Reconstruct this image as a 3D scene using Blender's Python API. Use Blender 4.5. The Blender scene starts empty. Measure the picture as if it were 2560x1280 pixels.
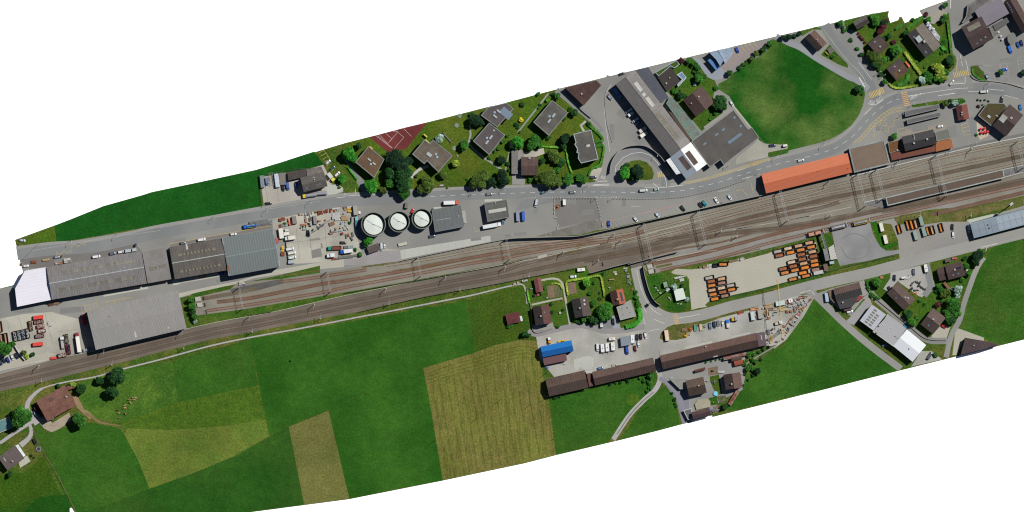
import bpy, bmesh, math, random
import numpy as np
from mathutils import Vector, Matrix
random.seed(7); rng = np.random.default_rng(11)
S = 3.78                      # photograph pixels per metre (200 m grid = 756 px)
scene = bpy.context.scene
COL = scene.collection
# ---------------- camera, sky, sun, exposure ----------------
cam_d = bpy.data.cameras.new('camera'); cam = bpy.data.objects.new('camera', cam_d); COL.objects.link(cam)
cam_d.type = 'ORTHO'; cam_d.ortho_scale = 2560/S; cam.location = (0, 0, 400); cam.rotation_euler = (0, 0, 0)
cam_d.clip_start = 1; cam_d.clip_end = 9000
scene.camera = cam
try: scene.cycles.pixel_filter_type = 'BLACKMAN_HARRIS'; scene.cycles.filter_width = 1.15
except Exception: pass
w = bpy.data.worlds.new('World'); scene.world = w; w.use_nodes = True
nt = w.node_tree; bg = nt.nodes['Background']; sky = nt.nodes.new('ShaderNodeTexSky')
sky.sky_type = 'NISHITA'; sky.sun_disc = False
SUN_AZ = math.atan2(0.80, 0.60); SUN_EL = math.radians(54)
sky.altitude = 2600; sky.dust_density = .4; sky.ozone_density = 2.0; sky.sun_elevation = SUN_EL; sky.sun_rotation = SUN_AZ
nt.links.new(sky.outputs[0], bg.inputs[0]); bg.inputs[1].default_value = 0.05
sd = bpy.data.lights.new('sun', 'SUN'); sd.energy = 5.0; sd.angle = math.radians(0.5); sd.color = (1, .965, .91)
sun = bpy.data.objects.new('sun', sd); COL.objects.link(sun)
sdir = Vector((math.sin(SUN_AZ)*math.cos(SUN_EL), math.cos(SUN_AZ)*math.cos(SUN_EL), math.sin(SUN_EL)))
sun.rotation_euler = sdir.to_track_quat('Z', 'Y').to_euler(); sun.location = sdir*300
vs = scene.view_settings; vs.view_transform = 'Standard'; vs.look = 'None'; vs.gamma = 1; vs.exposure = 0.42
try: vs.use_curve_mapping = False
except Exception: pass
F = 1.9                       # sunlit brightness of a white diffuse surface
TILES = dict(A=(0,560,400/1707), B=(0,760,400/1707), C=(0,980,400/1707), D=(400,500,400/1707), E=(600,360,400/1707),
 F=(400,780,700/1792), G=(860,280,360/1707), H=(860,480,400/1707), I=(1160,220,400/1707), J=(1180,460,400/1707),
 K=(1480,140,400/1707), L=(1500,380,400/1707), M=(1720,60,400/1707), N=(2060,0,300/1707), O=(2320,0,240/1707),
 P=(2120,160,.25), Q=(1840,320,400/1707), R=(2160,360,400/1707), S=(1240,640,400/1707), T=(1320,800,400/1707),
 U=(1560,560,360/1707), V=(1620,720,440/1707), W=(1640,840,320/1707), X=(1840,540,400/1707), Y=(2020,620,440/1707),
 Z=(0,0,1.0), a=(700,500,200/2560), b=(1880,730,160/1575))
def t(s, *v):
    x0, y0, k = TILES[s]
    return [(x0+v[i]*k, y0+v[i+1]*k) for i in range(0, len(v), 2)]
def wp(p, z=0.0): return Vector(((p[0]-1280)/S, (640-p[1])/S, z))
def m2(p): return ((p[0]-1280)/S, (640-p[1])/S)
# ---------------- materials ----------------
def lin(c): c /= 255; return c/12.92 if c <= .04045 else ((c+.055)/1.055)**2.4
def alb(rgb, k=1.0): return tuple(min(.9, lin(v)/F*k) for v in rgb)
_mats = {}
def mat(rgb, v1=.18, s1=.08, v2=.18, s2=1.2, rough=.85, bump=0, wave=0, ws=2.0, wdir='X', alt=None, altamt=.5, alts=.03, metal=0, spec=.25, island=0, k=1.0, tone=None, streak=0, smear=0):
    key = (rgb, v1, s1, v2, s2, rough, bump, wave, ws, wdir, alt, altamt, alts, metal, spec, island, k, tone, streak, smear)
    if key in _mats: return _mats[key]
    m = bpy.data.materials.new((tone or 'surface')+'_material'); m.use_nodes = True; _mats[key] = m
    n = m.node_tree.nodes; L = m.node_tree.links; bs = n['Principled BSDF']
    bs.inputs['Roughness'].default_value = rough; bs.inputs['Metallic'].default_value = metal
    bs.inputs['Specular IOR Level'].default_value = spec
    tc = n.new('ShaderNodeTexCoord'); co = tc.outputs['Object']
    def noise(scale, det=3, src=co):
        q = n.new('ShaderNodeTexNoise'); q.inputs['Scale'].default_value = scale; q.inputs['Detail'].default_value = det; L.new(src, q.inputs['Vector']); return q.outputs['Fac']
    def mr(src, a, b, c, d):
        q = n.new('ShaderNodeMapRange'); q.inputs[1].default_value = a; q.inputs[2].default_value = b; q.inputs[3].default_value = c; q.inputs[4].default_value = d; L.new(src, q.inputs[0]); return q.outputs[0]
    def mul(a, b):
        q = n.new('ShaderNodeMath'); q.operation = 'MULTIPLY'; L.new(a, q.inputs[0]); L.new(b, q.inputs[1]); return q.outputs[0]
    f = None
    def add(x):
        nonlocal f
        f = x if f is None else mul(f, x)
    if v1: add(mr(noise(s1, 4), .32, .68, 1-v1, 1+v1))
    if v2: add(mr(noise(s2, 2), .3, .7, 1-v2, 1+v2))
    if tone == 'grass': add(mr(noise(.2, 3), .3, .7, .87, 1.13)); add(mr(noise(.55, 2), .35, .65, .93, 1.07))
    h = None
    if wave:
        q = n.new('ShaderNodeTexWave'); q.wave_type = 'BANDS'; q.bands_direction = wdir; q.inputs['Scale'].default_value = 6.2832/ws/20
        q.inputs['Scale'].default_value = 0.314159*1.0/ws*1.0; q.inputs['Distortion'].default_value = 0.0; L.new(co, q.inputs['Vector'])
        h = q.outputs['Fac']; add(mr(h, 0, 1, 1-wave, 1+wave*.6))
    if streak:
        mp = n.new('ShaderNodeMapping'); L.new(co, mp.inputs['Vector'])
        mp.inputs['Scale'].default_value = (1, .04, 1) if wdir == 'X' else (.04, 1, 1)
        add(mr(noise(.9, 3, mp.outputs[0]), .3, .7, 1-streak, 1+streak))
    if island:
        g = n.new('ShaderNodeNewGeometry'); add(mr(g.outputs['Random Per Island'], 0, 1, 1-island, 1+island))
        oi = n.new('ShaderNodeObjectInfo'); add(mr(oi.outputs['Random'], 0, 1, .85, 1.15))
    base = n.new('ShaderNodeRGB'); base.outputs[0].default_value = (*alb(rgb, k), 1); c = base.outputs[0]
    if alt:
        mx = n.new('ShaderNodeMix'); mx.data_type = 'RGBA'; L.new(c, mx.inputs[6]); mx.inputs[7].default_value = (*alb(alt, k), 1)
        L.new(mr(noise(alts, 5), .42, .64, 0, altamt), mx.inputs[0]); c = mx.outputs[2]
    if f is not None:
        vm = n.new('ShaderNodeVectorMath'); vm.operation = 'SCALE'; L.new(c, vm.inputs[0]); L.new(f, vm.inputs[3]); c = vm.outputs[0]
    L.new(c, bs.inputs['Base Color'])
    if bump:
        b = n.new('ShaderNodeBump'); b.inputs['Strength'].default_value = bump; b.inputs['Distance'].default_value = .15
        L.new(h if (h is not None) else noise(s2*1.7, 3), b.inputs['Height']); L.new(b.outputs[0], bs.inputs['Normal'])
    return m
def plain(rgb, rough=.6, k=1.0, metal=0, spec=.4): return mat(rgb, v1=.06, s1=.4, v2=.08, s2=3, rough=rough, k=k, metal=metal, spec=spec, tone='plain')
def paint(rgb, k=1.0): return mat(rgb, v1=.04, s1=.7, v2=.0, rough=.32, spec=.5, k=k, tone='paint')
def grass(rgb, alt=None, amt=.6, alts=.03, v=.22, streak=0, sp=.9):
    return mat(rgb, v1=.15, s1=.03, v2=v*1.35, s2=max(sp, .9), rough=.95, bump=.8, alt=alt, altamt=amt, alts=alts, spec=.05, tone='grass', streak=streak)
GLASS = paint((22, 30, 38)); DARK = plain((28, 28, 30)); TYRE = plain((20, 20, 22), rough=.9); STEEL = plain((178, 182, 184), rough=.5)
# ---------------- mesh builder ----------------
class MB:
    def __init__(s): s.v = []; s.f = []
    def add(s, vs, fs):
        o = len(s.v); s.v += [tuple(q) for q in vs]; s.f += [tuple(i+o for i in f) for f in fs]; return s
    def box(s, cx, cy, z0, lx, ly, lz, rot=0, tz=None):
        c, n = math.cos(rot), math.sin(rot); P = []
        for z in (z0, z0+lz):
            for a, b in ((-1,-1),(1,-1),(1,1),(-1,1)):
                x, y = a*lx/2, b*ly/2; P.append((cx+x*c-y*n, cy+x*n+y*c, z))
        return s.add(P, [(3,2,1,0),(4,5,6,7),(0,1,5,4),(1,2,6,5),(2,3,7,6),(3,0,4,7)])
    def prism(s, poly, z0, z1):
        a = sum(poly[i][0]*poly[(i+1) % len(poly)][1]-poly[(i+1) % len(poly)][0]*poly[i][1] for i in range(len(poly)))
        if a < 0: poly = poly[::-1]
        n = len(poly); P = [(x, y, z0) for x, y in poly]+[(x, y, z1) for x, y in poly]
        return s.add(P, [tuple(range(n))[::-1], tuple(range(n, 2*n))]+[(i, (i+1) % n, n+(i+1) % n, n+i) for i in range(n)])
    def tube(s, a, b, r, n=5, r2=None):
        a, b = Vector(a), Vector(b); d = (b-a)
        if d.length < 1e-5: return s
        q = d.to_track_quat('Z', 'Y'); r2 = r if r2 is None else r2
        P = [a+q@Vector((r*math.cos(6.2832*i/n), r*math.sin(6.2832*i/n), 0)) for i in range(n)]+[b+q@Vector((r2*math.cos(6.2832*i/n), r2*math.sin(6.2832*i/n), 0)) for i in range(n)]
        return s.add(P, [(i, (i+1) % n, n+(i+1) % n, n+i) for i in range(n)]+[tuple(range(n))[::-1], tuple(range(n, 2*n))])
    def disc(s, cx, cy, z0, r, h, n=40, r2=None):
        return s.tube((cx, cy, z0), (cx, cy, z0+h), r, n, r2)
    def ring(s, cx, cy, z0, h, ro, ri, n=48):
        P = []
        for z, r in ((z0, ro), (z0+h, ro), (z0+h, ri), (z0, ri)):
            P += [(cx+r*math.cos(6.2832*i/n), cy+r*math.sin(6.2832*i/n), z) for i in range(n)]
        return s.add(P, [(k*n+i, k*n+(i+1) % n, ((k+1) % 4)*n+(i+1) % n, ((k+1) % 4)*n+i) for k in range(4) for i in range(n)])
    def loft(s, secs):
        # secs: list of (x, [(y,z)...]) with equal counts, closed rings
        n = len(secs[0][1]); P = [(x, y, z) for x, r in secs for y, z in r]; Fc = [tuple(range(n))[::-1], tuple(range((len(secs)-1)*n, len(secs)*n))]
        for k in range(len(secs)-1):
            for i in range(n): Fc.append((k*n+i, k*n+(i+1) % n, (k+1)*n+(i+1) % n, (k+1)*n+i))
        return s.add(P, Fc)
    def mesh(s, name):
        me = bpy.data.meshes.new(name); me.from_pydata(s.v, [], s.f); me.update(); return me
    def build(s, name, m, parent=None, smooth=False):
        me = s.mesh(name); me.materials.append(m)
        if smooth: me.polygons.foreach_set('use_smooth', [True]*len(me.polygons))
        o = bpy.data.objects.new(name, me); COL.objects.link(o)
        if parent: o.parent = parent
        return o
def empty(name, x, y, z=0, rot=0):
    o = bpy.data.objects.new(name, None); COL.objects.link(o); o.location = (x, y, z); o.rotation_euler = (0, 0, rot); o.empty_display_size = .5; return o
def tag(o, label=None, cat=None, group=None, kind=None):
    if label: o['label'] = label
    if cat: o['category'] = cat
    if group: o['group'] = group
    if kind: o['kind'] = kind
    return o
PENDING = []     # (object, look, px) whose label gets its place words at the end
def look(o, words, px, cat, group=None):
    o['category'] = cat
    if group: o['group'] = group
    PENDING.append((o, words, px)); return o
def copy_tree(o, parent=None):
    c = o.copy(); COL.objects.link(c); c.parent = parent
    if parent is None:
        for k in ('label', 'group'):
            if k in c: del c[k]
    for ch in list(o.children): copy_tree(ch, c)
    return c
def setmat(o, m):
    o.material_slots[0].link = 'OBJECT'; o.material_slots[0].material = m
# ---------------- stacked ground sheets ----------------
GC = 2.0; GW, GH = int(2640/GC), int(1400/GC)
LAY = np.zeros((GH, GW), np.int16)
def cells(poly, grow=1.5):
    P = np.array(poly, float); c = P.mean(0)
    x0, y0 = P.min(0)-grow*GC; x1, y1 = P.max(0)+grow*GC
    i0, i1 = max(0, int((x0+40)/GC)), min(GW, int((x1+40)/GC)+1); j0, j1 = max(0, int((y0+60)/GC)), min(GH, int((y1+60)/GC)+1)
    if i1 <= i0 or j1 <= j0: return None
    X, Y = np.meshgrid(np.arange(i0, i1)*GC-40+GC/2, np.arange(j0, j1)*GC-60+GC/2)
    ins = np.zeros(X.shape, bool); near = np.zeros(X.shape, bool); n = len(P)
    for k in range(n):
        ax, ay = P[k]; bx, by = P[(k+1) % n]
        cr = ((ay > Y) != (by > Y))
        if abs(by-ay) > 1e-9: ins ^= cr & (X < (bx-ax)*(Y-ay)/(by-ay)+ax)
        L2 = (bx-ax)**2+(by-ay)**2+1e-9; u = np.clip(((X-ax)*(bx-ax)+(Y-ay)*(by-ay))/L2, 0, 1)
        near |= ((X-ax-u*(bx-ax))**2+(Y-ay-u*(by-ay))**2) < (grow*GC)**2
    return (j0, j1, i0, i1, ins | near)
def raise_layer(polys):
    cs = [c for c in (cells(p) for p in polys) if c is not None]; top = 0
    for j0, j1, i0, i1, mk in cs:
        if mk.any(): top = max(top, int(LAY[j0:j1, i0:i1][mk].max()))
    top += 1
    for j0, j1, i0, i1, mk in cs: LAY[j0:j1, i0:i1][mk] = top
    return top*.004
def gz(px, py):
    i, j = int((px+40)/GC), int((py+60)/GC)
    return float(LAY[j, i])*.004 if 0 <= i < GW and 0 <= j < GH else 0.0
STRUCT = []
def sheet(name, polys, m, label=None, parent=None, kind='structure'):
    if isinstance(polys[0][0], (int, float)): polys = [polys]
    if len(polys) > 1: polys = [p for p in polys if inside((sum(c[0] for c in p)/len(p), sum(c[1] for c in p)/len(p)))] or polys
    z = raise_layer(polys); b = MB()
    for p in polys:
        q = [m2(c) for c in p]
        a = sum(q[i][0]*q[(i+1) % len(q)][1]-q[(i+1) % len(q)][0]*q[i][1] for i in range(len(q)))
        if a < 0: q = q[::-1]
        b.add([(x, y, z) for x, y in q], [tuple(range(len(q)))])
    o = b.build(name, m, parent)
    if parent is None: tag(o, label or name.replace('_', ' ')+' in the valley floor', kind=kind)
    return o
def catmull(pts, step=6):
    if len(pts) < 3: return pts
    P = [pts[0]]+list(pts)+[pts[-1]]; out = []
    for i in range(1, len(P)-2):
        p0, p1, p2, p3 = [np.array(q, float) for q in P[i-1:i+3]]; n = max(1, int(np.linalg.norm(p2-p1)/step))
        for k in range(n):
            s = k/n; out.append(tuple(.5*((2*p1)+(-p0+p2)*s+(2*p0-5*p1+4*p2-p3)*s*s+(-p0+3*p1-3*p2+p3)*s**3)))
    return out+[pts[-1]]
def norms(c):
    N = []
    for i in range(len(c)):
        a = c[max(0, i-1)]; b = c[min(len(c)-1, i+1)]; dx, dy = b[0]-a[0], b[1]-a[1]; l = math.hypot(dx, dy) or 1; N.append((-dy/l, dx/l))
    return N
def offset(c, d):
    return [(p[0]+n[0]*d, p[1]+n[1]*d) for p, n in zip(c, norms(c))]
def ribbon_polys(c, wd):
    ws = wd if isinstance(wd, (list, tuple)) else None
    n = len(c); N = norms(c); W = [(ws[0]+(ws[1]-ws[0])*i/max(1, n-1)) if ws else wd for i in range(n)]
    l = [(p[0]+q[0]*k/2, p[1]+q[1]*k/2) for p, q, k in zip(c, N, W)]; r = [(p[0]-q[0]*k/2, p[1]-q[1]*k/2) for p, q, k in zip(c, N, W)]
    return [[l[i], l[i+1], r[i+1], r[i]] for i in range(n-1)]
def road(name, pts, wd, m, label=None, smooth=True, parent=None):
    c = catmull(pts) if smooth else pts; return sheet(name, ribbon_polys(c, wd), m, label, parent)
def dashes(pts, on, off, smooth=True):
    c = catmull(pts, 2) if smooth else pts; out = []; cur = []; d = 0; state = True
    for i in range(len(c)-1):
        seg = math.hypot(c[i+1][0]-c[i][0], c[i+1][1]-c[i][1])
        if state: cur.append(c[i])
        d += seg
        if d >= (on if state else off):
            if state: cur.append(c[i+1]); out.append(cur); cur = []
            state = not state; d = 0
    if state and len(cur) > 1: out.append(cur)
    return out
def inside(p):
    x, y = p; r = False; n = len(OUT)
    for i in range(n):
        (ax, ay), (bx, by) = OUT[i], OUT[(i+1) % n]
        if (ay > y) != (by > y) and x < (bx-ax)*(y-ay)/(by-ay)+ax: r = not r
    return r
def resample(pts, step):
    c = [pts[0]]; acc = 0
    for i in range(len(pts)-1):
        a, b = np.array(pts[i], float), np.array(pts[i+1], float); L = np.linalg.norm(b-a)
        d = step-acc
        while d <= L: c.append(tuple(a+(b-a)*d/L)); d += step
        acc = (acc+L) % step
    return c
# ================= LAND =================
OUT = [(37.7,599.4),(146,560),(240,524),(305,504),(380,480),(500,455),(640,424.5),(863,357.5),(1166,281),(1230,264.5),(1232,266),(1256.5,258.7),(1403.7,220),(1480,201),(1728,141),(2071.5,60),(2222.6,27.2),(2220,38),(2225.7,57),(2246,50),(2247.7,43),(2253.7,41.3),(2262,57.6),(2306,39),(2298.7,26.4),(2320,18),(2370,0),(2400,-14),(2600,-14),(2600,840),(2560,849),(2460,874),(2155,950),(2060,974),(1785,1041.7),(1780.6,1042.5),(1780.6,1038.7),(1728,1050),(1731,1054.6),(1704,1061),(1640,1078),(1551,1100),(1390,1138),(1313,1158),(1100,1203),(872.7,1248),(630,1280),(560,1300),(187.5,1300),(185,1268.7),(174,1270),(176,1300),(-20,1300),(-20,724),(0,721),(34.7,712.3),(27,720.5),(45.7,721),(84.4,711.8),(71.5,673),(59.3,686),(50.4,653.7)]
b = MB(); b.add([(-4000,-4000,-.1),(4000,-4000,-.1),(4000,4000,-.1),(-4000,4000,-.1)], [(0,1,2,3)])
tag(b.build('ground', mat((255,255,255), v1=0, v2=0, k=1.5, tone='white_ground')), 'bare white ground stretching away around the strip of land', kind='structure')
VERGE = grass((70,98,34), alt=(112,108,52), amt=.75, alts=.05, v=.3, sp=.6)
b = MB(); b.prism([m2(p) for p in OUT], -.09, 0); tag(b.build('terrain', VERGE), 'strip of valley floor with rough grass verges', kind='structure')
ASPH = mat((147,147,142), v1=.07, s1=.03, v2=.06, s2=1.5, alt=(130,130,128), altamt=.8, alts=.02, tone='asphalt', bump=.1)
ASPH_D = mat((129,132,133), v1=.07, s1=.05, v2=.06, s2=1.4, alt=(142,144,142), altamt=.6, alts=.03, tone='dark_asphalt', bump=.1)
ASPH_L = mat((156,155,149), v1=.06, s1=.05, v2=.06, s2=1.4, alt=(134,134,136), altamt=.7, alts=.02, tone='pale_asphalt', bump=.1)
CONC = mat((190,188,174), v1=.08, s1=.05, v2=.08, s2=1.2, alt=(150,146,138), altamt=.8, alts=.04, tone='concrete', bump=.1)
PALE = mat((192,194,184), v1=.05, s1=.05, v2=.05, s2=1, alt=(172,174,168), altamt=.6, alts=.05, tone='pale_concrete')
GRAV = mat((188,185,170), v1=.07, s1=.03, v2=.14, s2=1.8, alt=(172,168,154), altamt=.8, alts=.03, rough=.95, bump=.5, tone='gravel')
GRAVG = mat((178,177,170), v1=.07, s1=.04, v2=.15, s2=1.6, alt=(150,151,142), altamt=.7, alts=.06, rough=.95, bump=.5, tone='grey_gravel')
BALL = mat((144,140,128), v1=.1, s1=.05, v2=.16, s2=2.2, alt=(120,112,98), altamt=.8, alts=.02, rough=.95, bump=.6, tone='ballast')
BALLB = mat((112,104,94), v1=.12, s1=.06, v2=.18, s2=2.0, alt=(122,110,98), altamt=.8, alts=.03, rough=.95, bump=.6, tone='brown_ballast')
SIDING = mat((150,149,144), v1=.08, s1=.06, v2=.14, s2=2, alt=(128,114,96), altamt=.6, alts=.04, rough=.95, bump=.5, tone='siding_ballast')
SOIL = mat((128,108,88), v1=.15, s1=.2, v2=.25, s2=1.5, rough=.95, bump=.5, tone='soil')
MEAD = grass((24,84,26), alt=(34,94,28), amt=.8, alts=.02, v=.16)
MEAD2 = grass((50,96,28), alt=(68,106,36), amt=.8, alts=.02, v=.18)
DARKG = grass((46,96,27), alt=(64,106,34), amt=.8, alts=.015, v=.15)
OLIVE = grass((80,108,32), alt=(60,98,30), amt=.7, alts=.3, v=.24)
LOLIVE = grass((106,122,50), alt=(84,112,42), amt=.7, alts=.05, v=.2)
TAN = grass((118,118,64), alt=(100,108,54), amt=.8, alts=.05, v=.2)
GARD = grass((64,100,30), alt=(94,104,40), amt=.7, alts=.04, v=.25, sp=.7)
GARDY = grass((74,104,28), alt=(98,104,38), amt=.7, alts=.04, v=.25, sp=.7)
# ---- meadows and fields
sheet('meadow', t('A',580,20,1100,-190)+[(380,481),(500,456),(640,426),(785,379),(810,411)]+t('E',720,265)+[(647,442),(657,516)]+t('D',1090,72,0,262)+t('A',605,203), MEAD, 'dark green meadow above the long straight road')
sheet('garden_lawn', t('A',250,140,560,30,600,205,250,240), GARDY, 'small lawn corner at the left end of the road')
sheet('field', [(625,847),(700,835),(1165,752),(1176,800),(1186,880),(1340,860),(1392,1136),(1313,1157),(1100,1202),(873,1247),(700,1270),(672,1092)], DARKG, 'large dark green hay field below the railway')
sheet('field', [(1168,752),(1308,712),(1325,825),(1350,855),(1300,858),(1186,882),(1176,800)], grass((70,94,28), alt=(44,86,24), amt=.6, alts=.05, v=.25), 'olive meadow around the small red field shed')
TANS = grass((114,116,54), alt=(124,114,64), amt=.8, alts=.04, v=.2, streak=.2)
sheet('field', [(1058,920),(1180,884),(1240,862),(1300,850),(1345,852),(1360,960),(1378,1050),(1390,1137),(1313,1157),(1107,1201),(1075,1010)], TANS, 'freshly mown tan striped field beside the blue roofed barn')
random.seed(5); SW = [[], []]
for i in range(30):
    k = (i+.5)/30+random.uniform(-.008,.008); A_ = (1062+(1350-1062)*k, 924-70*k+(6 if k < .9 else 0)); B_ = (1106+(1388-1106)*k, 1199-68*k)
    y0_ = 28*(1-min(1, abs(k-.5)*2))+random.uniform(2, 14); j_ = random.uniform(-2, 2)
    P_ = [(A_[0]+(B_[0]-A_[0])*u+j_*math.sin(3.1*u+k*9)+random.uniform(-.5,.5), A_[1]+y0_+(B_[1]-2-A_[1]-y0_)*u) for u in (0,.15,.3,.45,.6,.75,.9,1)]
    SW[i % 2] += ribbon_polys(catmull(P_, 12), random.uniform(1.6, 3.4))
sheet('swath', SW[0], grass((126,124,70), alt=(112,114,52), amt=.8, alts=.2), 'pale hay swaths on the mown tan field'); sheet('swath', SW[1], grass((88,104,38), alt=(108,112,46), amt=.8, alts=.2), 'green gaps between the swaths of the mown tan field')
for off_ in (0, 9, 18, 27):
    sheet('swath', ribbon_polys(catmull([(1068,934+off_*.9),(1130,912+off_),(1200,893+off_),(1270,872+off_),(1320,866+off_),(1350,880+off_*.6)], 10), 2), grass((92,106,40)), 'curved turning swath at the head of the tan field')
sheet('field', t('F',822,732,1078,628,1212,1196,920,1235), TAN, 'narrow mown tan strip running down to the field edge')
sheet('field', [(430,905),(470,893),(625,848),(645,963),(445,1006)], MEAD2, 'green paddock below the track path')
sheet('field', [(200,955),(310,925),(430,905),(445,1006),(298,1055),(222,1042),(196,1020)], grass((66,106,36), alt=(92,120,44), amt=.8, alts=.05, v=.26), 'light green pasture with grazing cows')
sheet('field', [(298,1055),(445,1006),(645,963),(665,1049),(560,1065),(430,1075),(318,1071)], OLIVE, 'spotted olive pasture strip')
sheet('field', [(318,1071),(430,1075),(560,1065),(665,1049),(673,1091),(590,1139),(480,1184),(374,1223),(345,1150),(310,1085)], LOLIVE, 'pale yellow green pasture')
sheet('field', [(100,1052),(112,1085),(200,1056),(240,1058),(300,1072),(312,1090),(345,1150),(374,1222),(270,1262),(190,1285),(160,1240),(118,1140),(92,1090)], MEAD2, 'green field right of the small grey roofed house')
sheet('field', [(374,1222),(480,1184),(590,1139),(673,1091),(722,1067),(760,1260),(630,1279),(560,1298),(190,1298),(190,1284),(270,1262)], grass((42,88,26), alt=(60,96,34), amt=.7, alts=.02, v=.16), 'dark field along the lower edge')
sheet('field', [(-20,1190),(60,1182),(108,1140),(150,1230),(172,1262),(172,1298),(-20,1298)], grass((66,96,24), alt=(46,88,22), amt=.8, alts=.04, v=.25), 'olive field below the grey roofed house')
sheet('field', [(50,1290),(90,1247),(120,1240),(170,1237),(175,1264),(173,1298)], grass((34,84,22)), 'dark green field corner')
sheet('field_track', ribbon_polys(catmull(t('C',355,400,400,520,470,650,620,900,720,1100,810,1280)),1.8), grass((110,104,56)), 'faint trodden line along the fence')
sheet('field_track', ribbon_polys(catmull(t('F',480,915,700,800,830,730,1078,628,1330,500)),1.4), grass((66,94,34)), 'faint trodden line across the hay field')
sheet('meadow', [(1372,995),(1480,966),(1600,938),(1640,940),(1632,970),(1590,1015),(1553,1060),(1520,1107),(1391,1136)], MEAD2, 'green meadow below the long brown sheds')
sheet('mown_patch', [(1572,988),(1585,984),(1596,988),(1597,1004),(1588,1014),(1574,1012),(1566,1002)], OLIVE, 'round pale patch in the meadow')
sheet('meadow', [(1666,964),(1690,1000),(1700,1061),(1640,1077),(1552,1099),(1600,1020),(1640,980)], MEAD2, 'green meadow wedge beside the gravel track')
sheet('meadow', [(2030,742),(2110,812),(2160,850),(2252,924),(2155,949),(2060,973),(1817,1030),(1830,1000),(1862,950),(1920,880),(1960,866),(2000,790)], DARKG, 'large green meadow below the builder yard')
sheet('meadow', [(2478,620),(2600,578),(2600,839),(2500,863),(2440,838),(2402,822),(2410,770),(2436,700)], grass((50,96,26), alt=(84,108,46), amt=.6, alts=.04), 'green meadow at the right edge')
# ---- north asphalt area
sheet('yard_ground', [(46,614),(140,609),(400,565),(600,528),(658,517),(900,480),(1180,470),(1300,466),(1487,455),(1497,431),(1509,405),(1510,360),(1505,332),(1474,297),(1394,226),(1404,220.5),(1480,201.5),(1728,142),(2071.5,61),(2222,28.4),(2219,38),(2225.2,58),(2246,51),(2248.4,44),(2253,42.4),(2261.6,59),(2307,40),(2300,27),(2320,19),(2370,1),(2400,-13),(2599,-13),(2599,330),(2440,360),(2230,405),(2100,440),(1900,489),(1520,572),(1280,598),(1140,632),(1000,652),(900,668),(700,700),(560,716),(450,745),(466,822),(240,876),(130,900),(70,917),(-19,938),(-19,724),(0,722),(35,714),(27,722),(46,722),(85,713),(72,673),(60,688),(51,653)], ASPH, 'grey asphalt yards and forecourts north of the railway')
sheet('concrete_yard', [(-19,800),(60,785),(130,780),(150,786),(188,795),(215,800),(236,872),(100,905),(-19,932)], CONC, 'concrete scrap yard with red skips')
sheet('gravel_lot', [(-19,880),(40,872),(60,898),(120,880),(140,886),(70,912),(-19,932)], GRAV, 'pale gravel parking strip by the railway')
sheet('yard_ground', [(60,640),(240,610),(330,600),(356,630),(115,668),(72,672),(52,655)], mat((120,116,113), v1=.07, v2=.06, tone='brown_asphalt'), 'brownish asphalt lane behind the long grey hall')
sheet('yard_ground', t('D',100,470,860,330,1190,215,1205,300,660,400,110,500), mat((124,120,116), v1=.07, v2=.06, tone='brown_asphalt'), 'brownish loading strip behind the halls')
sheet('concrete_pad', t('A',1090,735,1580,650,1580,690,1110,775), PALE, 'pale concrete pad strip along the hall')
sheet('concrete_pad', t('D',125,860,640,775,640,815,140,905), CONC, 'patched concrete strip below the brown hall')
sheet('gravel_road', t('D',200,995,500,930,830,865,1240,745,1707,665)+t('H',430,600,600,620,610,735,430,770,0,780,0,800)+t('D',1500,755,1000,835,830,890,400,985,205,1040), GRAV, 'pale gravel road along the track yard')
sheet('gravel_road', t('H',0,700,200,650,400,630,600,620,610,735,430,770,0,780), mat((158,154,154), v1=.08, v2=.12, tone='grey_gravel', bump=.4), 'grey gravel apron by the brown hut')
sheet('concrete_yard', t('E',350,800,780,730,1190,660,1240,690,1250,1000,1300,1130,1240,1220,760,1270,520,1280,470,960,350,900), CONC, 'concrete builder yard full of material')
sheet('concrete_yard', [(650,443),(769,424),(808,412),(822,440),(832,468),(858,470),(858,480),(836,487),(700,510),(660,515)], mat((182,176,166), v1=.06, s1=.05, v2=.07, alt=(166,162,154), altamt=.7, tone='concrete'), 'pale concrete yard of the tanker depot')
sheet('pavement', t('E',905,440,1050,430,1100,470,1090,500,960,560,930,540), PALE, 'pale concrete forecourt')
sheet('concrete_strip', t('H',600,620,1560,465,1567,530,610,718), PALE, 'long pale concrete loading strip beside the tracks')
sheet('asphalt_patch', t('J',455,290,520,190,600,135,860,140,860,190,700,235,560,270), ASPH_D, 'dark asphalt patch on the forecourt')
sheet('yard_ground', t('J',640,570,950,480,1340,370,1390,400,1400,470,1150,545,700,562), mat((120,118,112), v1=.14, s1=.2, v2=.16, s2=1, tone='worn_asphalt'), 'worn cracked asphalt wedge')
sheet('yard_ground', t('J',880,140,1330,150,1380,370,920,470,880,300), mat((126,124,121), v1=.07, v2=.06, tone='asphalt_b'), 'forecourt bay closed off by bollards')
# ---- gardens north
G1 = [(863,358),(1166,281.5),(1230,265),(1256,259.3),(1392,225),(1474,297),(1505,332),(1510,360),(1509,405),(1497,431),(1486,448),(1480,456),(1300,462),(1130,468),(1120,440),(1090,462),(1010,478),(960,480),(900,470),(868,420),(880,400),(858,378)]
sheet('garden_lawn', G1, GARDY, 'lawns between the flat roofed apartment blocks')
sheet('lane', t('G',0,560,60,640,160,850,240,1000,330,1000,240,820,90,640,20,560), ASPH_D, 'side lane by the hedge')
sheet('garden_path', ribbon_polys(catmull(t('G',1000,640,880,690,800,780)),7), PALE, 'short garden path to the street')
sheet('garden_path', ribbon_polys(catmull(t('I',60,400,70,500,60,600,180,720,300,800,400,870)),5), ASPH_L, 'curving garden path round the apartment blocks')
sheet('garden_path', ribbon_polys(t('I',490,650,440,885,395,865),3), ASPH_L, 'straight garden path by the hedge')
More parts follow.
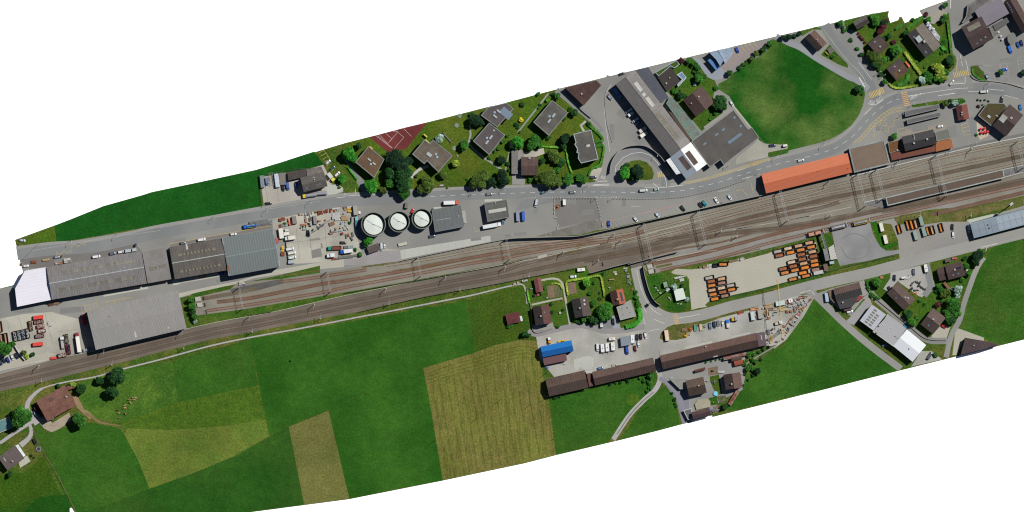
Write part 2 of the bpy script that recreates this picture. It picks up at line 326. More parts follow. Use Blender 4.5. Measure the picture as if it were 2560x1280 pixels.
sheet('garden_path', ribbon_polys(t('I',900,60,790,200,570,480),4), ASPH_L, 'diagonal garden path between the blocks')
sheet('driveway', t('I',510,660,630,660,640,740,600,935,650,960,650,1030,515,1030), ASPH_L, 'driveway of the small brown roofed house')
sheet('terrace', t('I',640,690,850,640,860,700,760,735,640,735), CONC, 'paved terrace with flower beds')
sheet('garden_path', ribbon_polys(t('I',1300,355,1245,400,1280,460),6), CONC, 'garden path to the zigzag block')
sheet('pavement', t('I',1400,850,1480,850,1420,990,1330,960,1350,880), CONC, 'paved parking bay')
COURT = mat((118,48,46), v1=.1, s1=.15, v2=.12, s2=1.4, alt=(96,36,38), altamt=.7, alts=.08, tone='clay')
court = sheet('tennis_court', t('G',300,297,700,190,992,120,735,437,640,452,532,490), COURT, 'red clay tennis court with white lines')
lines = []
for q in (t('G',390,275,590,440), t('G',520,375,640,235), t('G',560,310,495,255), t('G',375,280,530,400,600,445), t('G',415,265,520,375,570,310), t('G',590,440,710,300), t('G',710,300,610,215), t('G',640,235,580,230), t('G',700,190,800,290)):
    lines += ribbon_polys(q, .7)
sheet('court_line', lines, paint((216,200,196)), parent=None, label='white lines of the tennis court')
# K/M gardens
sheet('garden_lawn', t('K',700,200,1060,10,1130,80,1230,225,1330,256,1480,190,1640,95)[:4]+t('K',1310,262,1340,330,1300,400,1290,480,1400,620,1170,800,880,460,800,380), GARD, 'gardens around the brown roofed houses')
sheet('drive', ribbon_polys(t('K',1490,560,1200,770),8), ASPH_L, 'driveway between house and flat hall')
sheet('drive', ribbon_polys(t('K',1480,500,1600,640,1700,770),5), GRAV, 'two track gravel drive along the meadow')
sheet('meadow', t('M',900,160,1000,190,1130,245,1340,360,1540,470,1707,580)+[(2138,195),(2158,215),(2163,235),(2158,262),(2146,290),(2128,314),(2105,332),(2080,346),(2050,357),(2010,367),(1972,376),(1968,385),(1925,396),(1920,388),(1924,368),(1911,357)]+t('M',660,1080,500,880,440,770,330,700,320,640,420,590,480,520,560,480,640,420,760,340,840,280), grass((28,88,22), alt=(104,126,62), amt=.75, alts=.028, v=.16), 'round green meadow inside the road bend')
PINKG = mat((150,140,138), v1=.06, v2=.08, tone='pinkish_gravel', bump=.3)
sheet('drive', t('M',340,460,480,300,560,250,860,190,900,150,880,180,760,280,600,390,480,480,420,530), PINKG, 'pinkish parking drive with yellow bays')
sheet('pavement', t('K',1062,2,1130,82,1240,222,1290,250,1340,255,1400,240,1445,185,1370,120,1280,190,1150,40), mat((150,158,168), v1=.05, v2=.06, tone='pale_paving'), 'curved pale pavement round the blue grey building')
sheet('garden_lawn', t('M',1500,60,1360,30,1200,80,1215,130,1330,60), GARD, 'lawn strip above the gable house')
sheet('garden_lawn', t('M',1440,300,1520,210,1600,300,1700,380,1707,470,1600,430,1420,330), GARD, 'garden with the small grey shed')
sheet('garden_lawn', t('N',290,290,640,205,925,155,910,215,943,325,1050,290,1100,240,1150,330,1400,225,1430,300,1560,345,1707,240,1707,1200,1340,1235,1100,1270,950,1230,870,1100,830,1080,720,1000,560,760,560,640,470,460,290,380), GARD, 'leafy gardens around the upper right houses')
sheet('parking_lot', t('N',1400,150,1700,30,1707,220,1560,345,1480,260), ASPH_L, 'small parking lot at the top edge')
sheet('forecourt', t('N',370,500,470,460,560,600,560,740,480,780,400,620), ASPH_L, 'paved forecourt beside the avenue')
sheet('garden_lawn', t('O',0,640,120,430,370,220,390,400,440,950,520,1040,480,1200,400,1280,0,1280), GARD, 'garden strip along the upper street')
sheet('flower_bed', t('O',770,1170,880,1150,940,1240,1000,1280,1000,1400,860,1350,780,1270), grass((70,96,36), alt=(96,72,50), amt=.7, alts=.3), 'planted traffic island')
sheet('flower_bed', t('P',1240,20,1300,20,1400,165,1340,165,1250,90), grass((64,92,34), alt=(96,72,50), amt=.6, alts=.3), 'planted bed beside the parking lot')
sheet('verge', t('P',640,435,640,410,900,365,1150,340,1180,380,1110,410,930,400,760,420), GARD, 'green verge behind the bus shelters')
sheet('terrace', t('P',1285,540,1430,640,1400,720,1320,760,1290,700), mat((200,184,164), v1=.05, v2=.06, tone='sand_paving'), 'sandy terrace with red parasols')
sheet('yard_ground', t('P',1205,530,1260,520,1290,720,1235,725), ASPH_D, 'dark asphalt strip behind the ticket bays')
sheet('pavement', t('P',385,740,400,715,640,650,850,610,960,578,1000,600,1000,650,860,665,540,720,390,780), mat((150,143,132), v1=.06, s1=.3, v2=.12, tone='cobble'), 'cobbled pavement in front of the station')
sheet('verge', t('Q',170,-10,300,160,560,160,565,220,350,310,340,270)[:5], grass((66,100,34)), 'grass verge by the parked blue car')
sheet('yard_ground', t('Q',230,120,300,165,340,170,550,180,550,220,345,260,340,310,0,385,0,330,200,160), mat((168,167,156), v1=.08, s1=.1, v2=.08, tone='pale_apron'), 'pale apron below the flat hall')
# roundabout loop island
sheet('verge', t('L',260,140,330,95,420,85,500,110,555,170,575,230,560,290,500,300,360,300,300,320,210,250), grass((92,104,38), alt=(60,96,30), amt=.8, alts=.15), 'grass island inside the loop road')
# ---- south ground
sheet('verge', [(490,789),(611,773),(800,741),(860,731),(1040,700),(1260,660),(1306,647),(1258,663),(1113,692),(1022,709),(965,721),(860,742),(680,783),(556,805),(490,812),(476,800),(478,735),(520,725),(690,690),(800,664),(800,682),(700,698),(590,715),(487,744)], grass((60,100,30), alt=(96,104,46), amt=.7, alts=.1), 'grass strip between the two railway lines')
sheet('gravel_lot', [(1340,840),(1400,826),(1440,818),(1510,830),(1612,818),(1634,850),(1640,895),(1560,915),(1480,935),(1390,948),(1350,900)], GRAVG, 'grey gravel lot with caravans')
sheet('gravel_lot', [(1645,835),(1690,828),(1720,828),(1800,792),(1870,775),(1960,742),(2018,736),(2035,745),(2010,790),(1965,850),(1935,872),(1916,866),(1890,832),(1650,893)], GRAVG, 'builder yard gravel with stacked material')
sheet('verge', [(1655,826),(1700,812),(1870,768),(1880,774),(1800,795),(1735,820),(1715,845),(1690,850),(1655,850),(1640,840)], grass((88,98,46), alt=(120,108,66), amt=.8, alts=.15), 'scrubby verge above the parked trailers')
sheet('paved_yard', [(1650,900),(1900,868),(1872,895),(1856,975),(1800,1002),(1772,1040),(1732,1052),(1706,1060),(1690,1000),(1664,962),(1648,940)], ASPH_L, 'paved yard between the brown roofed houses')
sheet('paved_yard', [(1665,963),(1700,950),(1722,1000),(1725,1050),(1706,1060),(1690,1000)], mat((134,134,146), v1=.06, v2=.06, tone='lane_asphalt'), 'grey lane beside the concrete garage roof')
sheet('lawn', t('W',715,540,840,515,885,775,800,790,720,600), GARD, 'fenced lawn with clothes airer')
sheet('lawn', t('W',700,830,810,800,830,910,730,930), grass((52,98,26)), 'small lawn with a toy')
sheet('vegetable_bed', t('W',690,430,820,400,840,510,700,530), SOIL, 'raised vegetable beds behind the long shed')
sheet('vegetable_bed', t('W',820,800,930,790,940,850,880,890,830,880), grass((84,104,56), alt=(150,120,130), amt=.7, alts=.6), 'flower garden beside the round pool')
sheet('vegetable_bed', t('W',760,940,850,920,860,1010,760,1040), SOIL, 'vegetable bed at the lower edge')
sheet('vegetable_bed', t('W',1210,200,1450,150,1600,120,1560,190,1400,330,1220,400,1170,370), grass((60,96,34), alt=(120,110,80), amt=.6, alts=.3), 'kitchen garden below the builder yard')
sheet('garden_path', ribbon_polys(t('W',1170,390,1400,245,1620,120),2.5), ASPH_L, 'narrow garden path')
sheet('paved_yard', [(2040,735),(2075,722),(2160,700),(2172,740),(2180,760),(2150,800),(2130,792)], ASPH_L, 'asphalt around the dark roofed workshop')
sheet('drive', t('Y',360,720,560,520,620,545,450,750), mat((160,160,160), v1=.05, v2=.08, tone='pale_drive'), 'pale gravel drive beside the white hall')
sheet('garden_lawn', t('Y',560,320,800,240,1180,140,1440,60,1600,10,1707,60,1600,250,1500,550,1450,680,1340,890,1180,890,1050,790,750,560,590,430), GARD, 'gardens around the lower right houses')
sheet('drive', t('Y',800,240,1090,170,1110,240,1130,240,1160,170,1180,150,1230,380,1100,480,1040,420,870,320,780,425,730,395,800,290), mat((172,172,170), v1=.05, v2=.06, tone='pale_drive'), 'pale concrete driveway with parked cars')
sheet('drive', t('Y',1110,180,1180,140,1225,390,1150,480,1105,450,1160,360), ASPH_D, 'dark asphalt drive of the motorhome')
sheet('drive', t('Y',880,330,1130,240,1155,370,1080,470), GRAVG, 'gravel forecourt with bicycles and clutter')
sheet('drive', t('Y',1200,850,1280,760,1330,740,1380,770,1340,890,1190,890), GRAV, 'gravel patch by the red car')
sheet('yard_ground', t('Y',1100,1000,1200,1000,1300,1080,1260,1090,960,1160,1000,1150), GRAVG, 'gravel parking by the white hall')
sheet('drive', t('Y',1430,800,1460,780,1707,870,1707,900,1520,870,1440,1040,1400,1040), GRAV, 'gravel drive at the lower edge')
sheet('garden_lawn', [(1320,700),(1470,672),(1575,662),(1592,700),(1600,760),(1612,800),(1605,812),(1568,820),(1500,822),(1440,806),(1380,820),(1340,832),(1325,780)], GARD, 'gardens of the houses below the railway')
sheet('driveway', t('S',380,740,600,700,620,765,405,808), ASPH_L, 'paved yard of the maroon roofed house')
sheet('garden_path', ribbon_polys(t('S',380,520,560,480,710,450),4.5), CONC, 'garden path above the houses')
sheet('garden_path', ribbon_polys(catmull(t('S',480,260,600,240,680,260,720,330,740,450,770,620,790,740)),5), GRAV, 'gravel access lane between the gardens')
sheet('vegetable_bed', t('S',540,320,690,300,705,430,560,450), SOIL, 'vegetable plot with green crop rows')
rows = []
for i, k in enumerate(np.linspace(.05, .95, 9)):
    a = t('S',555,325,685,305,700,430,570,448); p = [a[0][j]+(a[1][j]-a[0][j])*k for j in (0,1)]; q = [a[3][j]+(a[2][j]-a[3][j])*k for j in (0,1)]
    if i > 3: rows += ribbon_polys([tuple(p), tuple(q)], 1.6)
sheet('crop_row', rows, grass((60,104,44)), 'green crop rows in the vegetable plot')
sheet('vegetable_bed', t('S',765,290,845,275,865,395,780,410), SOIL, 'brown vegetable bed inside the hedge')
sheet('driveway', t('S',1050,760,1160,640,1300,630,1330,770,1250,790,1110,785), ASPH_D, 'driveway beside the grey flat roof')
sheet('drive', t('S',1225,650,1300,635,1325,775,1250,785), mat((150,158,168), v1=.05, v2=.05, tone='blue_paving'), 'pale blue grey paved parking')
sheet('gravel_lot', t('U',560,570,620,530,800,540,1000,510,1400,430,1707,350)+t('X',430,360,850,240,905,600,760,640,550,700,300,770,0,835)+t('U',1340,830,1000,920,960,960,985,980,870,1000,800,1020,790,930,770,800,775,660,740,610,600,600), GRAV, 'pale gravel container yard')
sheet('meadow', t('U',270,620,560,590,720,610,770,700,800,1010,640,1050,560,1030,440,970,330,870,280,700), grass((48,92,26), alt=(84,104,40), amt=.7, alts=.08), 'green slope beside the underpass road')
sheet('verge', t('U',970,960,1250,870,1340,830)+t('X',0,835,300,770,550,700,760,640,905,610,940,600,1110,540,1250,510,1400,485,1600,435,1760,400,1760,350,1990,290,1990,330,1707,410,1500,470,1110,565,900,660,400,770,0,880)+t('U',1340,880,970,970), grass((54,94,32), alt=(80,100,40), amt=.8, alts=.15), 'grass verge along the south road')
sheet('verge', t('X',860,225,1010,190,1040,330,1080,450,1110,535,905,610,930,500,880,330), grass((56,96,32), alt=(96,100,50), amt=.7, alts=.15), 'grass around the gravel silo')
sheet('verge', [(1840,641),(1934,617),(2035,592),(2040,598),(2040,605),(1934,628),(1860,648),(1740,672),(1728,668)], grass((62,98,36), alt=(110,106,60), amt=.7, alts=.2), 'thin grass strip along the siding')
sheet('concrete_yard', t('X',1022,165,1430,68,1455,170,1500,270,1560,345,1640,372,1707,365,1760,350,1770,395,1600,430,1400,480,1250,505,1110,532,1075,450,1050,300), mat((150,150,150), v1=.05, s1=.06, v2=.07, alt=(130,130,131), altamt=.8, alts=.05, tone='turning_yard'), 'grey turning yard beside the gravel silo')
b_ = t('X',1130,250,1200,200,1290,190,1390,240,1430,330,1390,420,1280,460,1180,430,1120,330)
sheet('tyre_track', ribbon_polys(catmull(b_),2.5), mat((128,128,130), v1=.06, v2=.08, tone='tyre_marks'), 'dark circular tyre tracks')
sheet('yard_ground', [(2190,556),(2236,545),(2245,562),(2320,556),(2420,548),(2440,600),(2400,618),(2330,632),(2250,655),(2245,600),(2228,560)], mat((156,153,146), v1=.08, s1=.08, v2=.1, alt=(136,136,134), altamt=.8, alts=.04, tone='dusty_yard'), 'dusty yard with open containers')
sheet('verge', t('R',80,830,130,820,200,1000,260,1060,350,1045,350,1080,240,1140,170,1090,110,950), grass((50,100,26), v=.3), 'rough green strip beside the white containers')
sheet('verge', t('R',320,770,650,710,690,790,1250,660,1540,600,1707,565,1707,640,1500,690,1110,790,1090,830,850,830,640,860,330,820), grass((96,104,54), alt=(124,112,70), amt=.8, alts=.12), 'dry grass along the siding')
sheet('pavement', t('R',1100,810,1380,745,1390,770,1140,840,1140,860), PALE, 'concrete apron of the blue grey hall')
sheet('yard_ground', t('R',1380,750,1600,690,1707,655,1707,690,1560,730,1390,775), ASPH_L, 'asphalt strip behind the blue grey hall')
def quadpx(x, y, L, W, a):
    c, s = math.cos(math.radians(a)), math.sin(math.radians(a)); return [(x+u*L/2*c+v*W/2*s, y-u*L/2*s+v*W/2*c) for u, v in ((-1,-1),(1,-1),(1,1),(-1,1))]
JOINT = mat((128,126,120), v1=.1, v2=.1, tone='joint'); PDK = mat((136,134,128), v1=.08, v2=.1, tone='patch'); PDK2 = mat((132,133,131), v1=.06, v2=.08, tone='patch')
sheet('asphalt_patch', [t('E',760,1135,860,1110,880,1200,770,1220), t('E',742,1015,852,1000,855,1025,745,1032), t('E',750,1060,757,1110,752,1112,745,1062), t('E',858,1060,875,1058,885,1110,865,1112)], PDK, 'darker asphalt repairs in the concrete builder yard')
sheet('slab_joint', [q for p in (t('E',270,450,295,610), t('E',390,440,412,620), t('E',600,900,640,1250), t('E',740,900,770,1230), t('E',900,820,930,1200), t('E',1050,900,1070,1150), t('E',480,1060,900,1010), t('E',900,1000,1230,950), t('B',80,180,120,420), t('B',200,140,240,280), t('B',480,100,560,420), t('B',600,300,820,270)) for q in ribbon_polys(p, .7)], JOINT, 'dark joints between concrete slabs')
sheet('slab_joint', [q for i in range(12) for q in ribbon_polys(t('H',640+78*i,612-13.5*i,652+78*i,705-13.5*i), .6)], mat((168,168,160), tone='joint'), 'fine joints of the long loading strip')
sheet('concrete_patch', [t('D',128,870,200,855,205,900,140,910), t('J',135,155,320,148,322,178,135,192), t('T',490,420,650,380,700,410,705,520,600,530,560,500,520,540,490,500), t('T',700,505,850,480,850,500,700,530), t('V',355,575,620,515,625,530,360,590), t('V',810,468,995,428,1000,440,812,482)], PALE, 'pale concrete patches')
sheet('asphalt_patch', [quadpx(*q) for q in ((1240,640,1,1,0),(1300,585,30,8,4),(1190,598,26,7,8),(1420,500,40,22,0),(1470,530,30,14,5),(1560,505,10,22,0),(1270,590,14,8,0),(1340,525,16,10,70),(1100,600,40,9,10),(450,600,30,8,8),(330,625,30,8,8),(150,650,30,9,8),(2300,320,40,14,12),(2380,330,24,30,10),(2200,320,20,16,0),(2480,60,20,10,20),(2520,150,40,10,8),(1560,280,30,24,50),(1600,350,26,20,40),(1530,330,12,40,0),(180,775,60,14,5),(60,775,50,12,5),(560,700,40,7,9),(860,640,30,9,5))], PDK2, 'slightly darker asphalt repairs')
# ---- roads
SIDEW = mat((154,153,148), v1=.05, v2=.06, tone='sidewalk')
MAIN = [(20,640),(120,626),(234,618),(320,600),(400,582),(520,561),(634,540),(720,525),(834,506),(900,501),(975,497),(1080,491),(1180,486),(1282,483),(1399,480),(1518,480),(1566,481),(1612,481),(1659,480),(1706,476),(1753,466),(1799,455),(1844,440),(1889,426),(1925,415),(1966,405),(2034,388),(2070,377),(2098,365),(2134,338),(2164,305),(2183,286),(2202,270),(2228,254),(2262,244),(2300,238),(2360,228),(2420,221),(2470,221),(2520,227),(2560,236),(2600,248)]
mainc = catmull(MAIN); ML = [p for p in mainc if p[0] < 850]
sheet('road_repair', [quadpx(*q) for q in ((0,0,1,1,0),)], PDK2, 'x') if 0 else None
sheet('sidewalk', ribbon_polys(offset(mainc, -17), 7), SIDEW, 'sidewalk along the upper side of the main road')
mr_ = sheet('road', ribbon_polys([p for p in mainc if p[0] >= 48 or True][4:], 27), ASPH_D, 'main road running along the whole valley')
road('road', t('N',0,330,120,560,250,720,450,930,600,1120,690,1300)+[(2196,262)], 25, ASPH_D, 'side street with avenue trees in the upper right')
road('lane', t('M',880,90,1050,190,1200,255,1400,385,1700,560)+[(2140,200),(2172,222)], 14, mat((150,152,158), v1=.05, v2=.06, tone='lane_asphalt'), 'narrow lane above the round meadow')
road('road', t('O',480,-60,485,300,500,600,560,950,650,1250)+[(2422,222)], 23, ASPH, 'street coming down from the top right edge')
road('road', t('K',200,200,120,420,100,620,120,800,170,1000,150,1200)+[(1508,470)], [17,22], ASPH, 'curving street beside the parking yard')
LOOP = t('L',130,320,110,230,140,140,210,60,330,10,430,0,540,40,620,110,670,200,700,290,690,370)
road('road', LOOP, 22, ASPH_D, 'loop road curving round the tree island')
road('lane', t('I',985,20,1130,140,1350,330,1470,470), 15, ASPH_D, 'narrow lane between gardens and brown roofed house')
SR = [(1588,655),(1597,700),(1609,742),(1634,776),(1680,796),(1750,788),(1834,765),(1920,745),(1980,728),(2074,704),(2168,683),(2240,664),(2324,642),(2418,618),(2500,597),(2600,572)]
SRM = mat((156,156,150), v1=.06, s1=.04, v2=.06, alt=(158,157,154), altamt=.8, alts=.03, tone='old_asphalt')
road('road', SR, 28, SRM, 'south road from the underpass to the right edge')
road('road', [(1618,780),(1634,815),(1637,850),(1640,890),(1648,930)], [30,14], SRM, 'side road between the caravans and the builder yard')
sheet('yard_ground', [(1598,768),(1625,778),(1650,792),(1692,798),(1694,808),(1668,818),(1652,832),(1648,850),(1626,852),(1618,828),(1600,818),(1590,806)], SRM, 'asphalt mouth of the lower junction')
TRK = mat((176,172,172), v1=.06, v2=.1, tone='gravel_track', bump=.3)
road('gravel_track', t('T',1385,520,1410,620,1360,740,1230,860,1080,1020,910,1275), 12, TRK, 'pale gravel track curving down through the meadow')
sheet('verge', ribbon_polys(catmull(t('T',1340,770,1200,890,1070,1040,950,1220)), 1.6), OLIVE, 'grass ridge in the middle of the gravel track')
road('gravel_track', t('T',1400,620,1500,680,1580,780,1640,900,1700,1020), 11, mat((140,140,150), v1=.06, v2=.07, tone='lane_asphalt'), 'lane to the lower houses')
road('lane', t('S',340,800,420,835,600,795,850,745,1000,755,1150,800,1400,790,1590,750), 13, mat((146,144,144), v1=.05, v2=.07, tone='lane_asphalt'), 'lane below the gardens')
road('lane', [(2014,722),(2042,742),(2110,808),(2175,864),(2252,922)], 17, ASPH_L, 'lane beside the white hall')
road('lane', t('Y',560,340,620,450,750,570,1000,780,1160,890,1350,900), 16, ASPH, 'lane between workshop and gardens')
road('lane', t('Y',1707,90,1640,190,1560,400,1510,550,1470,700,1390,850,1340,1060), 13, ASPH_L, 'lane along the right meadow')
road('path', [(1318,760),(1314,727),(1305,711),(1270,716),(1180,738),(1118,750),(965,780),(900,792),(751,821),(634,842),(529,864),(400,899),(309,922),(234,943),(164,955),(106,971),(82,990),(70,1018)], 3.6, TRK, 'narrow gravel path below the main line')
road('farm_track', t('B',450,900,380,950,310,1030,290,1120,350,1200,400,1280), [6,16], TRK, 'gravel farm track beside the red roofed farmhouse')
sheet('farm_yard', t('C',350,180,480,250,560,330,740,220,760,300,640,390,550,430,470,390,400,300), mat((170,156,138), v1=.12, s1=.2, v2=.12, tone='farm_yard'), 'dusty farmyard below the farmhouse')
sheet('farm_yard', t('B',770,980,820,970,900,1130,940,1140,1000,1200,960,1230,880,1160,820,1100), mat((150,128,98), v1=.12, s1=.2, v2=.14, tone='mud'), 'muddy corral beside the farmhouse')
road('cow_track', t('C',900,230,980,260,1060,320,1180,345,1300,360), [9,1.5], mat((130,112,72), v1=.12, s1=.2, v2=.14, tone='mud_track'), 'brown cow track into the pasture')
road('lane', t('C',0,545,150,440,300,345,400,285), 8, TRK, 'gravel lane at the lower left')
road('drive', t('C',315,340,335,420,310,490,220,570), [7,14], TRK, 'gravel drive of the grey roofed house')
sheet('terrace', t('C',215,810,200,750,260,690,290,680,325,740), CONC, 'terrace beside the grey roofed house')
# ---- railway beds
UP_T = [(487,744),(576,723),(594,706),(707,697),(800,683),(860,674),(904,665),(961,664),(1001,652),(1100,633),(1225,607),(1281,595),(1344,591),(1447,590),(1500,581),(1612,557),(1734,529),(1900,489),(2020,462),(2130,434),(2227,405),(2378,372),(2600,322)]
UP_B = [(2600,481),(2453,512),(2319,525),(2237,543),(2175,556),(2072,580),(2039,591),(1941,616),(1840,640),(1739,659),(1686,669),(1640,683),(1617,679),(1600,655),(1570,660),(1475,686),(1466,664),(1320,693),(1180,722),(1150,725),(1059,742),(972,761),(895,780),(802,796),(630,830),(529,848),(400,880),(335,898),(274,913),(194,933),(94,958),(-19,982),(-19,939),(70,917),(131,900),(206,885),(258,875),(328,858),(400,842),(462,825),(556,804),(680,782),(860,741),(965,720),(1022,708),(1113,691),(1258,662),(1306,646),(1260,659),(1040,700),(860,731),(800,741),(611,773),(490,789)]
sheet('track_bed', UP_T+UP_B, BALL, 'ballast bed of the railway station tracks')
LO_T = [(-19,939),(0,935),(70,917),(131,900),(206,885),(258,875),(328,858),(400,842),(462,825),(556,804),(680,782),(860,741),(965,720),(1022,708),(1113,691),(1258,662)]
LO_B = [(-19,982),(0,978),(94,958),(194,933),(274,913),(335,898),(400,880),(529,848),(630,830),(802,796),(895,780),(972,761),(1059,742),(1150,725),(1258,706)]
def yat(pts, x): return float(np.interp(x, [p[0] for p in pts], [p[1] for p in pts]))
sheet('track_bed', LO_T+[(1306,646),(1400,632),(1580,592),(1640,580),(1734,560),(1734,600),(1640,640),(1475,684),(1466,664),(1320,692)]+LO_B[::-1], BALLB, 'brown ballast bed of the main line')
sheet('track_bed', [(1617,679),(1602,655),(1700,625),(1840,598),(1950,580),(2080,548),(2205,522),(2371,490),(2600,440),(2600,481),(2453,512),(2319,525),(2237,543),(2175,556),(2072,580),(1941,616),(1840,640),(1739,659),(1686,669),(1640,683)], SIDING, 'grey ballast of the freight siding')
sheet('rust_stain', ribbon_polys(catmull([(1620,640),(1700,622),(1800,606),(1900,578),(2000,562)]), 5), mat((112,92,76), v1=.15, s1=.2, v2=.2, tone='rusty_ballast'), 'rusty stained ballast')
sheet('concrete_slab', t('D',750,950,1040,890,1310,840,1320,890,1040,965,760,1010), mat((92,90,88), v1=.12, s1=.2, v2=.12, tone='old_slab'), 'old dark loading slab beside the stub tracks')
PLAT = mat((120,120,118), v1=.05, v2=.07, tone='platform')
EDGE = mat((196,194,184), v1=.04, v2=.05, tone='edge')
def slab(name, poly, z1, m, label, parent=None, kind='structure'):
    raise_layer([poly]); o = MB().prism([m2(p) for p in poly], .0, z1).build(name, m, parent)
    if parent is None: tag(o, label, kind=kind)
    return o
slab('platform', t('P',30,1115,440,1000,640,940,860,895,1030,850,1280,790,1760,690,1760,735,1280,830,900,920,440,1030,40,1135), .35, PLAT, 'long station platform along the buildings')
road('platform_edge', t('P',40,1122,440,1022,900,912,1280,822,1760,726), 2.2, EDGE, 'white edge line of the station platform', smooth=False)
bpy.data.objects['platform_edge'].location.z = .33
slab('platform', t('R',0,640,0,610,200,575,240,560,1490,260,1707,215,1707,305,1500,370,250,670,180,680), .35, PLAT, 'island platform between the tracks')
sheet('platform_edge', ribbon_polys(t('R',0,622,200,580),2)+ribbon_polys(t('R',1490,272,1700,225),1.6)+ribbon_polys(t('R',1505,352,1700,300),1.6), EDGE, 'white edge lines of the island platform').location.z = .33
# cable ducts
DUCT = mat((176,172,158), v1=.05, v2=.05, tone='duct')
dn = []
for p in (t('L',500,870,700,820,1030,740),t('L',0,985,150,960,620,850),t('Q',0,1080,400,1010,780,940,1240,840),t('Q',400,1015,600,975,780,940),t('J',430,845,850,760,1070,705,1480,620,1707,560),t('U',1290,70,1600,10),t('U',380,440,640,380,900,330,1100,310)):
    dn.append(p)
for i, p in enumerate(dn): slab('cable_duct', [q for q in offset(p, .8)]+[q for q in offset(p, -.8)][::-1], .12, DUCT, 'pale concrete cable duct between the tracks')
dl = offset(catmull(LO_T, 20), -1.5)
slab('cable_duct', offset(dl, .7)+offset(dl, -.7)[::-1], .12, DUCT, 'pale concrete cable duct along the main line')
slab('track_slab', t('J',700,768,795,745,805,775,708,800), .15, DUCT, 'concrete frame set in the ballast')
STAIN = mat((106,94,78), v1=.14, s1=.1, v2=.2, s2=1.5, alt=(122,116,102), altamt=.8, alts=.12, rough=.95, bump=.5, tone='stained_ballast')
STAIN2 = mat((120,110,94), v1=.14, s1=.1, v2=.2, s2=1.5, alt=(136,130,118), altamt=.9, alts=.1, rough=.95, bump=.5, tone='stained_ballast')
for pts_, w__, m__ in (([(1297,664),(1391,641.6),(1508,619),(1580,603),(1734,565),(1840,535),(1957,507.5),(2074,482),(2240,446.5),(2371,415),(2595,366)],11,STAIN2),([(1297,683),(1461,647.5),(1580,624),(1706,588.5),(1840,552),(1957,524),(2160,478.5),(2371,431),(2595,382)],11,STAIN),
  ([(1461,652),(1640,622),(1805,586),(1957,569.6),(2205,524),(2371,494),(2595,448)],13,STAIN),([(1620,658),(1734,638),(1840,611),(1945,583),(2074,556)],9,STAIN),([(1600,612),(1700,588),(1800,570),(1900,548),(2015,524)],14,STAIN2),([(543,755),(634,743.7),(800,711),(1000,679),(1153,649),(1258,630)],10,STAIN),([(505,747),(576,735),(640,722)],10,STAIN),([(860,700),(1000,676),(1150,646)],7,STAIN2),([(1180,655),(1300,632),(1420,609)],9,STAIN2),([(2330,536),(2394,521),(2560,481)],10,STAIN)):
    sheet('stained_ballast', ribbon_polys(catmull(pts_), w__), m__, 'brown stained ballast around a track')
WEED = grass((92,96,50), alt=(120,104,70), amt=.8, alts=.3)
for pts_, w__ in (([(1000,676),(1060,668),(1110,660)],5),([(905,668),(960,660),(1000,655)],4),([(1380,640),(1420,632),(1450,620)],6),([(1440,615),(1470,607),(1490,603)],5),([(1500,645),(1540,636)],3),([(1760,655),(1820,640),(1900,622)],2.5),([(1640,668),(1680,660)],5),([(700,690),(760,682),(800,676)],4),([(2250,540),(2310,530)],3)):
    sheet('weeds', ribbon_polys(catmull(pts_), w__), WEED, 'dry weeds growing in the ballast')
# ================= TRACKS =================
RAIL = mat((112,84,66), v1=.12, s1=.1, v2=.1, rough=.5, tone='rail'); 
FAST = mat((92,70,54), v1=.1, s1=.1, v2=.2, tone='rail_fastening')
SLP = {'w': mat((142,98,80), v1=.1, v2=.2, tone='sleeper'), 'c': mat((166,160,144), v1=.06, v2=.12, tone='concrete_sleeper'), 'd': mat((92,82,72), v1=.1, v2=.2, tone='dark_sleeper')}
def track(pts, kind, label, zb=.0):
    c = [m2(p) for p in catmull(pts, 10)]; e = empty('railway_track', c[0][0], c[0][1], 0); tag(e, label, 'railway track')
    x0, y0 = c[0]; c = [(x-x0, y-y0) for x, y in c]
    zb = .10+.004*track.n; track.n = (track.n+1) % 8
    for s in (-.75, .75):
        o = offset(c, s); rf = MB(); f1, f2 = offset(o, .16), offset(o, -.16); n = len(c)
        rf.add([(x, y, zb+.03) for x, y in f1]+[(x, y, zb+.03) for x, y in f2]+[(x, y, zb-.1) for x, y in f1]+[(x, y, zb-.1) for x, y in f2], [q for i in range(n-1) for q in ((i, i+1, n+i+1, n+i), (2*n+i, 2*n+i+1, i+1, i), (n+i, n+i+1, 3*n+i+1, 3*n+i))])
        rf.build('rail_fastening', FAST, e)
        r = MB()
        l1, l2 = offset(o, .07), offset(o, -.07)
        V = [(x, y, zb+.1) for x, y in l1]+[(x, y, zb+.1) for x, y in l2]+[(x, y, zb-.1) for x, y in l1]+[(x, y, zb-.1) for x, y in l2]; n = len(c); Fc = []
        for i in range(n-1): Fc += [(i, i+1, n+i+1, n+i), (2*n+i, 2*n+i+1, i+1, i), (n+i, n+i+1, 3*n+i+1, 3*n+i)]
        r.add(V, Fc).build('rail', RAIL, e)
    sl = MB(); rs = resample(c, .65)
    for i in range(len(rs)-1):
        a = math.atan2(rs[i+1][1]-rs[i][1], rs[i+1][0]-rs[i][0]); sl.box(rs[i][0], rs[i][1], zb-.12, .27, 2.45, .13, a)
    tag(sl.build('sleepers', SLP[kind], e), kind='stuff'); return e
track.n = 0
def mix_line(f): return [(x, yat(LO_T, x)*(1-f)+yat(LO_B, x)*f) for x in (-15, 94, 200, 300, 400, 530, 640, 800, 965, 1113, 1250)]
track(mix_line(.36)+[(1297,664),(1391,641.6),(1508,619),(1530,614)], 'd', 'upper main line track, left half of the valley')
track([(1530,614),(1580,603),(1640,588.5),(1734,565),(1840,535),(1957,507.5),(2074,482),(2130,470),(2240,446.5),(2371,415),(2441,401),(2595,366)], 'c', 'upper main line track continuing through the station')
